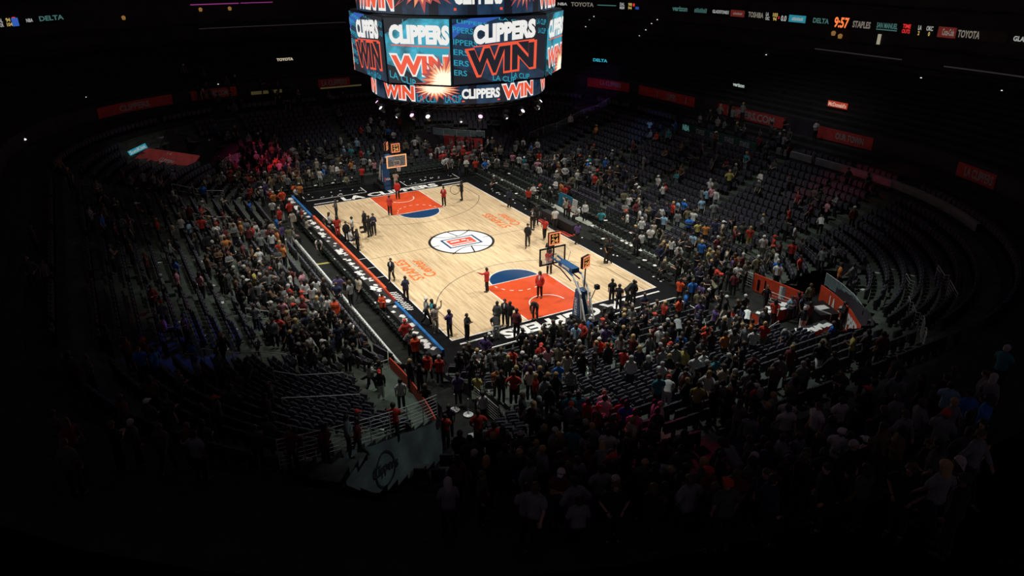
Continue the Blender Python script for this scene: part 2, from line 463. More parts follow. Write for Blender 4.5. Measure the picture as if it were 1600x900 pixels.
# red letter mark: three bars linked on one side
def rr(x0, y0, x1, y1, m, f): mb.poly([(x0, y0), (x1, y0), (x1, y1), (x0, y1)], m, f)
rr(-.62, -1.06, .62, 1.06, LOGOR, f3)
f4 = lambda x, y: (x, y, .0235)
rr(-.35, -.85, -.13, -.08, WHITE, f4); rr(.30, -1.06, .42, .80, WHITE, f4); rr(-.35, .12, -.17, .62, WHITE, f4); rr(-.35, .50, .10, .62, WHITE, f4)
mb.build('centre_logo', court_o)
# lettering on the wood (reads towards -x, top towards -y)
mb = MB()
for (xs, xe, y1c, y2c) in ((5.25, 1.25, -5.78, -4.70), (-1.05, -4.95, 4.72, 5.82)):
    fn = lambda u, v, xs=xs: (xs - u, -v, .0155)
    L = xs - xe
    mb = MB(); mb.text('STAPLES', fn, 0, -y1c - .42, L, -y1c + .42, LETO, .02)
    mb.text('Center', fn, .15, -y2c - .38, L - .5, -y2c + .5, LETO, .02)
    mb.build('venue_lettering', court_o)
# aprons
mb = MB()
mb.box(-18.6, -10.2, -.019, 18.8, 8.9, .004, BLACK)
ap = mb.build('court_apron')
tag(ap, 'glossy black apron floor around the wooden basketball court', 'floor border')
mb = MB(); za = .008
fa = lambda y, x: (x, y, za)
mb.text('LA CLIPPERS', lambda u, v: (-14.62 - v, u, za), -4.75, 0, 4.75, 1.12, WHITE, .042)
mb.build('end_line_lettering', ap); mb = MB()
mb.text('LA CLIPPERS', lambda u, v: (14.62 + v, -u, za), -4.75, 0, 4.75, 1.12, WHITE, .042)
mb.build('end_line_lettering', ap)
mb = MB()
for s in (1, -1):
    def Q(x0, y0, x1, y1, m, z):
        a, b = sorted((s * x0, s * x1)); q2(mb, a, min(y0, y1), b, max(y0, y1), m, z)
    for t in (1, -1):
        Q(14.85, t * 5.2, 15.0, t * 7.4, WHITE, za)
        Q(16.15, t * 2.0, 16.23, t * 7.75, WHITE, za); Q(16.15, t * 7.67, 18.4, t * 7.75, WHITE, za); Q(16.15, t * 2.0, 18.0, t * 2.08, WHITE, za)
for x in (1.5, -.4, 3.4): q2(mb, x, -8.9, x + .06, -7.66, WHITE, za)
mb.build('apron_lines', ap)
# white script and red chevrons on the side aprons
mb = MB()
for i in range(11):
    x = 6.2 + i * .29; h = R.uniform(.17, .30)
    mb.poly([(x, -8.15 - h), (x + .12, -8.15 - h), (x + .26, -8.15 + h), (x + .15, -8.15 + h)], WHITE, lambda a, b: (a, b, za))
    mb.poly([(x + .1, -8.1), (x + .3, -8.16), (x + .3, -8.12), (x + .1, -8.04)], WHITE, lambda a, b: (a, b, za))
mb.build('apron_script', ap)
mb = MB()
for (x0, x1, y0) in ((-1.9, -.4, 7.85), (1.5, 3.4, 7.85)):
    for j in range(3):
        y = y0 + j * .3
        mb.poly([(x0 + j * .3, y), (x1 - .2, y), (x1, y + .16), (x0 + j * .3 + .2, y + .16)], LOGOR, lambda a, b: (a, b, za))
mb.build('apron_chevrons', ap)
# grey walkway strip between right chair rows, tunnel carpet
mb = MB(); mb.box(-18, 10.75, -.019, 16.2, 11.45, .012, mat('grey_walkway', (.30, .32, .27), .8, var=.25, scale=2))
tag(mb.build('floor_walkway'), kind='structure')
mb = MB(); mb.box(-7.5, -11.30, -.019, 16.4, -11.18, .04, mat('pale_kerb', (.55, .58, .57), .6, var=.15, scale=3))
tag(mb.build('trim_1'), kind='structure')

# ================================================================== HOOPS
E_ORNGF = em('backboard_led_orange', (1.0, .28, .12), 1.0)
def hoop(s, label, lit):
    g = empty('basketball_hoop', (s * 16.5, 0, 0)); tag(g, label, 'basketball hoop', 'basketball hoops')
    W = lambda x, y, z: (s * x - s * 16.5, y, z)
    def bx(mb, x0, y0, z0, x1, y1, z1, m):
        a = W(x0, y0, z0); b = W(x1, y1, z1); mb.box(min(a[0], b[0]), y0, z0, max(a[0], b[0]), y1, z1, m)
    mb = MB(); bx(mb, 15.9, -.75, .0, 17.9, .75, .45, METB); bx(mb, 16.2, -.45, .45, 17.6, .45, .75, METB)
    for yy in (-.7, .7):
        for xx in (16.1, 17.7): mb.tube([W(xx, yy - .05, .12), W(xx, yy + .05, .12)], .12, METB, 12)
    mb.build('base', g)
    mb = MB() # wedge padding
    P = [(15.85, 0), (16.75, 0), (16.55, 2.3), (16.2, 2.45)]
    for sy in (-1,):
        n = len(P)
        A = [W(x, -.32, z) for x, z in P]; B = [W(x, .32, z) for x, z in P]
        mb.face(A, PADB); mb.face(list(reversed(B)), PADB)
        for i in range(n): mb.face([A[i], B[i], B[(i + 1) % n], A[(i + 1) % n]], PADB)
    mb.text('SPALDING', lambda u, v: W(16.15 + v * .35, -.33, u), .6, 0, 1.9, .8, WHITE, .02)
    if s < 0:
        mb.poly([(-.30, .85), (-.22, .85), (-.22, 1.3), (-.30, 1.3)], LOGOR, lambda u, v: (.68, u, v))
        mb.text('NBA', lambda u, v: (.68, u, v), -.18, .95, .28, 1.2, WHITE, .03)
    mb.build('blue_padding', g)
    mb = MB() # mast and arms
    for yy in (-.32, .32):
        mb.tube([W(16.95, yy, .5), W(16.75, yy, 2.3), W(15.9, yy, 3.15)], .065, STEEL, 8)
        mb.tube([W(17.4, yy, .5), W(16.85, yy, 2.0)], .05, WHITE, 8)
        mb.tube([W(17.2, -.32, 1.1), W(17.2, .32, 1.1)], .03, STEEL, 6); mb.tube([W(17.4, yy, .5), W(18.3, yy * 1.6, .25), W(19.2, yy * 1.8, .2)], .06, PADB, 8) if s > 0 else None
        mb.tube([W(16.9, yy * .6, 1.2), W(16.2, yy * .6, 2.9)], .04, STEEL, 8)
        mb.tube([W(15.9, yy, 3.15), W(14.3, yy * .6, 3.35), W(13.35, yy * .7, 3.45)], .06, PADB, 8)
        mb.tube([W(15.7, yy, 2.75), W(14.3, yy * .6, 3.05), W(13.35, yy * .7, 3.05)], .04, METB, 8)
    mb.build('arm', g)
    mb = MB(); bx(mb, 14.2, -.26, 3.2, 15.7, .26, 3.5, PADB); bx(mb, 14.6, -.275, 3.26, 15.4, -.26, 3.44, WHITE); mb.build('arm_box', g)
    # backboard
    bb = MB(); bx(bb, 13.10, -.915, 2.9, 13.13, .915, 3.97, GLASS); bo = bb.build('backboard', g)
    mb = MB(); FR = em('backboard_led_peach', (1.0, .45, .20), 1.0) if lit else METB; t = .075 if not lit else .09
    for (y0, z0, y1, z1) in ((-.95, 2.86, .95, 2.86 + t), (-.95, 4.0 - t, .95, 4.0), (-.95, 2.86, -.95 + t, 4.0), (.95 - t, 2.86, .95, 4.0)):
        bx(mb, 13.08, y0, z0, 13.16, y1, z1, FR)
    mb.build('backboard_frame', bo)
    mb = MB()
    for (y0, z0, y1, z1) in ((-.3, 3.05, .3, 3.1), (-.3, 3.45, .3, 3.5), (-.3, 3.05, -.25, 3.5), (.25, 3.05, .3, 3.5)): bx(mb, 13.085, y0, z0, 13.095, y1, z1, WHITE)
    mb.build('target_square', bo)
    if not lit:
        mb = MB()
        for yy in (-.0,): bx(mb, 13.16, -.03, 2.9, 13.26, .03, 3.97, METB)
        bx(mb, 13.16, -.92, 2.95, 13.3, -.86, 3.3, METB); mb.tube([W(13.2, .97, 3.9), W(13.5, 1.1, 3.6), W(13.35, 1.0, 2.9)], .02, STEEL, 6)
        mb.build('backboard_brace', bo)
    mb = MB(); C = (12.72, 0, 3.05)
    ring = [W(C[0] + .23 * math.cos(a), .23 * math.sin(a), 3.05) for a in [2 * PI * i / 20 for i in range(21)]]
    mb.tube(ring, .018, RIMO, 6, caps=False); mb.tube([W(12.95, 0, 3.05), W(13.1, 0, 3.05)], .05, RIMO, 8)
    rim = mb.build('rim', g)
    mb = MB()
    for i in range(12):
        a = 2 * PI * i / 12; b = a + 2 * PI / 12; c = a - 2 * PI / 12
        for e in (b, c):
            mb.tube([W(C[0] + .22 * math.cos(a), .22 * math.sin(a), 3.04), W(C[0] + .16 * math.cos(e), .16 * math.sin(e), 2.8), W(C[0] + .12 * math.cos(a), .12 * math.sin(a), 2.6)], .009, NETM, 4, caps=False)
    mb.build('net', rim)
    # shot clocks
    def clock(x, y, z, rz, sz, faces):
        m2 = MB(); h = sz / 2
        M = Matrix.Translation(W(x, y, z)) @ Matrix.Rotation(rz, 4, 'Z')
        m2.box(-.09, -h, -h, .09, h, h, METB, M)
        co = m2.build('shot_clock', g)
        m3 = MB()
        for sx in (1, -1):
            for (a, b, c, d) in ((-h, -h, h, -h + .07), (-h, h - .07, h, h), (-h, -h, -h + .07, h), (h - .07, -h, h, h)):
                m3.box(min(sx * .09, sx * .105), a, b, max(sx * .09, sx * .105), c, d, E_ORNGF, M)
        m3.build('light_border', co)
        m4 = MB()
        for sx in (1, -1):
            f = lambda u, v, sx=sx: tuple(M @ Vector((sx * .112, u * sx, v)))
            m4.text('0.0', f, -h * .55, .02 + h * .25, h * .55, h * .72, E_DIG, .03)
            m4.text('24', f, -h * .6, -h * .72, h * .6, h * .1, E_DIG, .03)
        m4.build('digits', co)
    m5 = MB()
    m5.tube([W(13.25, 0, 3.5), W(13.25, 0, 4.3)], .04, METB, 6)
    m5.tube([W(16.5, .1, 2.6), W(16.35, .25, 4.0)], .04, METB, 6)
    m5.tube([W(16.9, .35, 1.9), W(17.1, .55, 2.7)], .03, METB, 6); m5.box(*W(17.0, .45, 2.6)[:2], 2.6, W(17.0, .45, 0)[0] + .25, .7, 2.85, METB)
    m5.build('clock_post', g)
    clock(13.25, 0, 4.62, 0, .80, 1)
    clock(16.3, .25, 4.1, .38 if s > 0 else 1.0, .72, 1)
    return g
hoop(1, 'near basketball hoop on a blue padded stand, glass board seen from behind', False)
hoop(-1, 'far basketball hoop facing the camera, backboard edged in glowing orange', True)

# ================================================================== SCOREBOARD
OC = Vector((0, .16, 0))
A_, W_, B_, V_ = 6.16, 3.40, 6.50, 3.21
Z0, Z1, FLR = 13.06, 17.04, 1.02
PL = [(A_, -W_), (A_, W_), (V_, B_), (-V_, B_), (-A_, W_), (-A_, -W_), (-V_, -B_), (V_, -B_)]
sb = MB()
# inner drum and decks
n = 8
def ringpts(z, s, P=PL): return [(x * s, y * s + .16, z) for x, y in P]
def loft(mb, A, B, m):
    for i in range(len(A)): mb.face([A[i], A[(i + 1) % len(A)], B[(i + 1) % len(B)], B[i]], m)
lo = ringpts(Z0 - .1, .985); hi = ringpts(Z1 + .1, .985 * FLR)
loft(sb, lo, hi, METB); sb.face(list(reversed(lo)), METB); sb.face(hi, METB)
circ = lambda r, z, nn=32: [(r * math.cos(2 * PI * i / nn), r * math.sin(2 * PI * i / nn) + .16, z) for i in range(nn)]
RB, RTOP = 6.12, 6.75
loft(sb, circ(RB - .06, 11.72), circ(RB - .06, 13.0), METB); sb.face(list(reversed(circ(RB - .06, 11.72))), METB); sb.face(circ(RB - .06, 13.0), METB)
loft(sb, circ(RTOP - .06, 17.16), circ(RTOP - .06, 19.4), METB); sb.face(list(reversed(circ(RTOP - .06, 17.16))), METB); sb.face(circ(RTOP - .06, 19.4), METB)
for a in range(4):
    an = PI / 4 + a * PI / 2; sb.tube([(4 * math.cos(an), 4 * math.sin(an) + .16, 19.4), (3 * math.cos(an), 3 * math.sin(an) + .16, 26)], .05, METB, 6)
sb_o = sb.build('scoreboard')
tag(sb_o, 'huge eight-sided hanging video scoreboard glowing teal and coral over the court', 'scoreboard')
E_B2 = em('led_peach', (1.0, .62, .36), 1.0); E_B3 = em('led_amber_glow', (.85, .30, .14), 1.0); E_B4 = em('led_deep_rose', (.42, .07, .07), 1.0)
def burst(mb, fn, u, v, ru, rv, clip, n=46):
    for li, (k, mt) in enumerate(((1.45, E_B4), (1.1, E_B3), (.85, E_B2), (.66, E_BURST))):
        rr_ = random.Random(li + int(abs(u) * 100)); P = []
        for i in range(n):
            a = 2 * PI * i / n; q = k * (rr_.uniform(.8, 1.35) if i % 2 else rr_.uniform(.55, .7))
            P.append((min(max(u + math.cos(a) * ru * q, clip[0]), clip[2]), min(max(v + math.sin(a) * rv * q, clip[1]), clip[3])))
        for i in range(n): mb.poly([(min(max(u, clip[0]), clip[2]), min(max(v, clip[1]), clip[3])), P[i], P[(i + 1) % n]], mt, lambda a, b, li=li: fn(a, b, li * .006))
def face_fn(i):
    a = PL[i]; b = PL[(i + 1) % 8]
    lo0 = Vector((a[0], a[1] + .16, Z0)); lo1 = Vector((b[0], b[1] + .16, Z0))
    hi0 = Vector((a[0] * FLR, a[1] * FLR + .16, Z1)); hi1 = Vector((b[0] * FLR, b[1] * FLR + .16, Z1))
    nrm = (lo1 - lo0).cross(hi0 - lo0).normalized()
    if nrm.dot(Vector((a[0] + b[0], a[1] + b[1], 0))) < 0: nrm = -nrm
    def fn(u, v, off=0):
        p = lo0.lerp(lo1, u); q = hi0.lerp(hi1, u); return tuple(p.lerp(q, v) + nrm * off)
    return fn, (lo1 - lo0).length
E_BCY = mat('led_cyan_field', (.03, .26, .36), .6, emit=1.0, var=.8, scale=1.2)
for i in range(8):
    fn, W0 = face_fn(i)
    dark = (i % 2 == 0)
    F = lambda off: (lambda u, v, o=0: fn(u, v, off + o))
    mb = MB(); mg = .015
    mb.poly([(mg, .01), (1 - mg, .01), (1 - mg, .99), (mg, .99)], E_NAVY if dark else E_BCY, F(.03))
    if dark:
        mb.poly([(mg, .30), (.42, .01), (mg, .01)], E_INK, F(.035)); mb.poly([(.5, .99), (1 - mg, .99), (1 - mg, .1), (.8, .3)], E_INK, F(.035))
        mb.poly([(.1, .8), (.5, .99), (.2, .99), (mg, .9), (mg, .7)], E_BLUE, F(.036))
    else:
        mb.poly([(mg, .01), (.6, .01), (.3, .22), (mg, .3)], E_INK, F(.034)); mb.poly([(mg, .75), (.4, .99), (mg, .99)], E_INK, F(.034))
        mb.poly([(.5, .52), (.98, .40), (.98, .60), (.6, .62)], E_TEALB, F(.034)); 
    scr = mb.build('screen', sb_o)
    mb = MB()
    if dark:
        for (u, v, w) in ((.02, .80, .2), (.02, .62, .24), (.02, .47, .15), (.02, .31, .15), (.02, .16, .13), (.06, .93, .3), (.48, .95, .3), (.88, .86, .1), (.9, .72, .08), (.42, .03, .25), (.62, .05, .2)):
            mb.text('CLIPPERS'[-max(3, int(w * 26)):] if u < .1 else 'LA CLIP', lambda a, b: fn(a, b - (a - u) * .25 + .0, .045), u, v, min(u + w, .98), v + .085 if v < .9 else .985, E_TEALB, .01)
        mb.text('CLIPPERS', lambda a, b: fn(a, b + .10 * (a - .2), .06), .22, .59, .87, .88, E_WHITE, .065)
        mb.poly([(.22, .575), (.86, .635), (.86, .612), (.22, .558)], E_CORAL, F(.06))
        mb.text('WIN', lambda a, b: fn(a, b + .10 * (a - .2), .055), .13, .09, .89, .55, E_CORAL, .085)
        mb.text('WIN', lambda a, b: fn(a, b + .10 * (a - .2), .063), .165, .125, .86, .52, E_INK, .045)
    else:
        for (u, v, w) in ((.02, .60, .3), (.3, .88, .3), (.6, .9, .3), (.04, .05, .4), (.55, .04, .3), (.4, .5, .3)):
            mb.text('LA CLIP', lambda a, b: fn(a, b - (a - u) * .35 + .05, .045), u, v, min(u + w, .98), min(v + .11, .93), E_TEALB, .012)
        mb.text('CLIPPERS', lambda a, b: fn(a, b, .06), .08, .61, .985, .90, E_WHITE, .065)
        mb.poly([(.1, .60), (.98, .585), (.98, .565), (.1, .585)], E_CORAL, F(.06))
        mb.text('WIN', lambda a, b: fn(a, b, .055), .055, .12, .985, .47, E_WHITE, .09)
        mb.text('WIN', lambda a, b: fn(a, b, .065), .085, .15, .955, .44, E_CORAL, .045)
        burst(mb, lambda a, b, o=0: fn(a, b, .075 + o), .88, .08, .27, .26, (.02, .01, .985, .75))
    mb.build('lettering', scr)
# ring bands: angle grows with the text direction
def band(r0, z0, z1, items, name, flare=0.0):
    def fn(u, v, off=0):   # u in degrees
        a = math.radians(u); r = r0 + flare * v + off
        return (r * math.cos(a), r * math.sin(a) + .16, z0 + (z1 - z0) * v)
    mb = MB()
    for i in range(72):
        mb.poly([(i * 5, 0), (i * 5 + 5, 0), (i * 5 + 5, 1), (i * 5, 1)], E_NAVY if i % 4 else E_INK, fn)
    o = mb.build('ring_screen', sb_o)
    mb = MB()
    for it in items:
        k, a0, a1 = it[:3]
        if k == 'WIN':
            mb.text('WIN', lambda a, b: fn(a, b, .03), a0, .06, a1, .98, E_WHITE, .09); mb.text('WIN', lambda a, b: fn(a, b, .045), a0 + .7, .14, a1 - .7, .9, E_CORAL, .045)
        elif k == 'C':
            mb.text('CLIPPERS', lambda a, b: fn(a, b, .03), a0, .28, a1, .82, E_WHITE, .05); mb.poly([(a0, .12), (a1, .12), (a1, .19), (a0, .19)], E_CORAL, lambda a, b: fn(a, b, .03))
        elif k == 'B':
            burst(mb, lambda a, b, o=0: fn(a, b, .03 + o), (a0 + a1) / 2, .85, (a1 - a0) * .42, .5, (a0, .03, a1, .97))
        elif k == 'T':
            mb.text('LA CLIP', lambda a, b: fn(a, b, .02), a0, .08, a1, .5, E_TEALB, .01)
    mb.build('lettering', o)
base = [('WIN', -80, -53), ('B', -55, -25), ('T', -52, -38), ('T', -34, -24), ('C', -24, 0), ('WIN', 1, 29)]
rep = [(k, a + 120 * j, b + 120 * j) for j in range(3) for (k, a, b) in base]
band(RB, 11.75, 12.92, rep, 'low')
base = [('WIN', -84, -60), ('B', -60, -28), ('C', -27, -1), ('WIN', 24, 46), ('B', 4, 24)]
band(RTOP, 17.2, 19.3, [(k, a + 120 * j, b + 120 * j) for j in range(3) for (k, a, b) in base], 'top')
# truss + moving head lamps
mb = MB()
for r, z in ((5.5, 11.35), (5.5, 11.6), (5.2, 11.45)):
    mb.tube([(r * math.cos(2 * PI * i / 40), r * math.sin(2 * PI * i / 40) + .16, z) for i in range(41)], .035, METB, 6, caps=False)
for i in range(40):
    a = 2 * PI * i / 40; b = a + PI / 40
    mb.tube([(5.5 * math.cos(a), 5.5 * math.sin(a) + .16, 11.35), (5.2 * math.cos(b), 5.2 * math.sin(b) + .16, 11.45), (5.5 * math.cos(b + PI / 40), 5.5 * math.sin(b + PI / 40) + .16, 11.6)], .02, METB, 4)
mb.build('light_truss', sb_o)
LAMPS = [(293, 680, 1), (373, 715, 0), (462, 745, 2), (565, 755, 1), (680, 750, 0), (840, 755, 2), (931, 748, 1), (1088, 745, 2), (1167, 727, 0), (1280, 695, 2), (1327, 675, 0)]
def lamp(a, kind, label):
    x, y = 5.75 * math.cos(a), 5.75 * math.sin(a) + .16
    mb = MB(); mb.box(-.18, -.16, -.02, .18, .16, .14, METB); mb.tube([(0, 0, .14), (0, 0, .42)], .04, METB, 6)
    o = mb.build('stage_lamp', None, (x, y, 11.0)); o.rotation_euler = (0, 0, a)
    mb = MB()
    for s in (-.2, .2): mb.box(-.05, s - .02, -.42, .05, s + .02, 0, METB)
    mb.build('yoke', o)
    tilt = .75 if kind < 2 else 2.2
    mb = MB(); M = Matrix.Translation((0, 0, -.34)) @ Matrix.Rotation(tilt, 4, 'Y')
    nn = 14; pr_ = [(.10, -.22), (.16, -.1), (.17, .12), (.19, .26)]
    k = len(mb.v)
    mb.lathe(pr_, METB, nn); mb.v = [tuple(M @ Vector(v)) for v in mb.v]
    h = mb.build('lamp_head', o)
    mb = MB(); mb.lathe([(.165, .265), (.12, .30), (0.001, .31)] if kind < 2 else [(.07, .265), (.05, .28), (.001, .285)], (E_LAMPP if kind == 1 else E_LAMPW), nn); mb.v = [tuple(M @ Vector(v)) for v in mb.v]
    ln = mb.build('lens', h)
    o.scale = (.85, .85, .85); tag(o, label, 'stage light', 'moving stage lamps under the scoreboard')
for i, (zx, zy, kind) in enumerate(LAMPS):
    px, py = 520 + zx / 4.205, zy / 4.205
    d = fw + rt * ((px - 800) / FPX) - up * ((py - 450) / FPX)
    t = (10.75 - CZ) / d.z; p = CAMV + d * t
    a = math.atan2(p.y - .16, p.x)
    nm = ['white', 'pink', 'unlit'][kind]
    pos = ['first', 'second', 'third', 'fourth', 'fifth', 'sixth', 'seventh', 'eighth', 'ninth', 'tenth', 'last'][i]
    lamp(a, kind, f'black moving stage lamp, {nm} lens, {pos} from the left under the scoreboard')

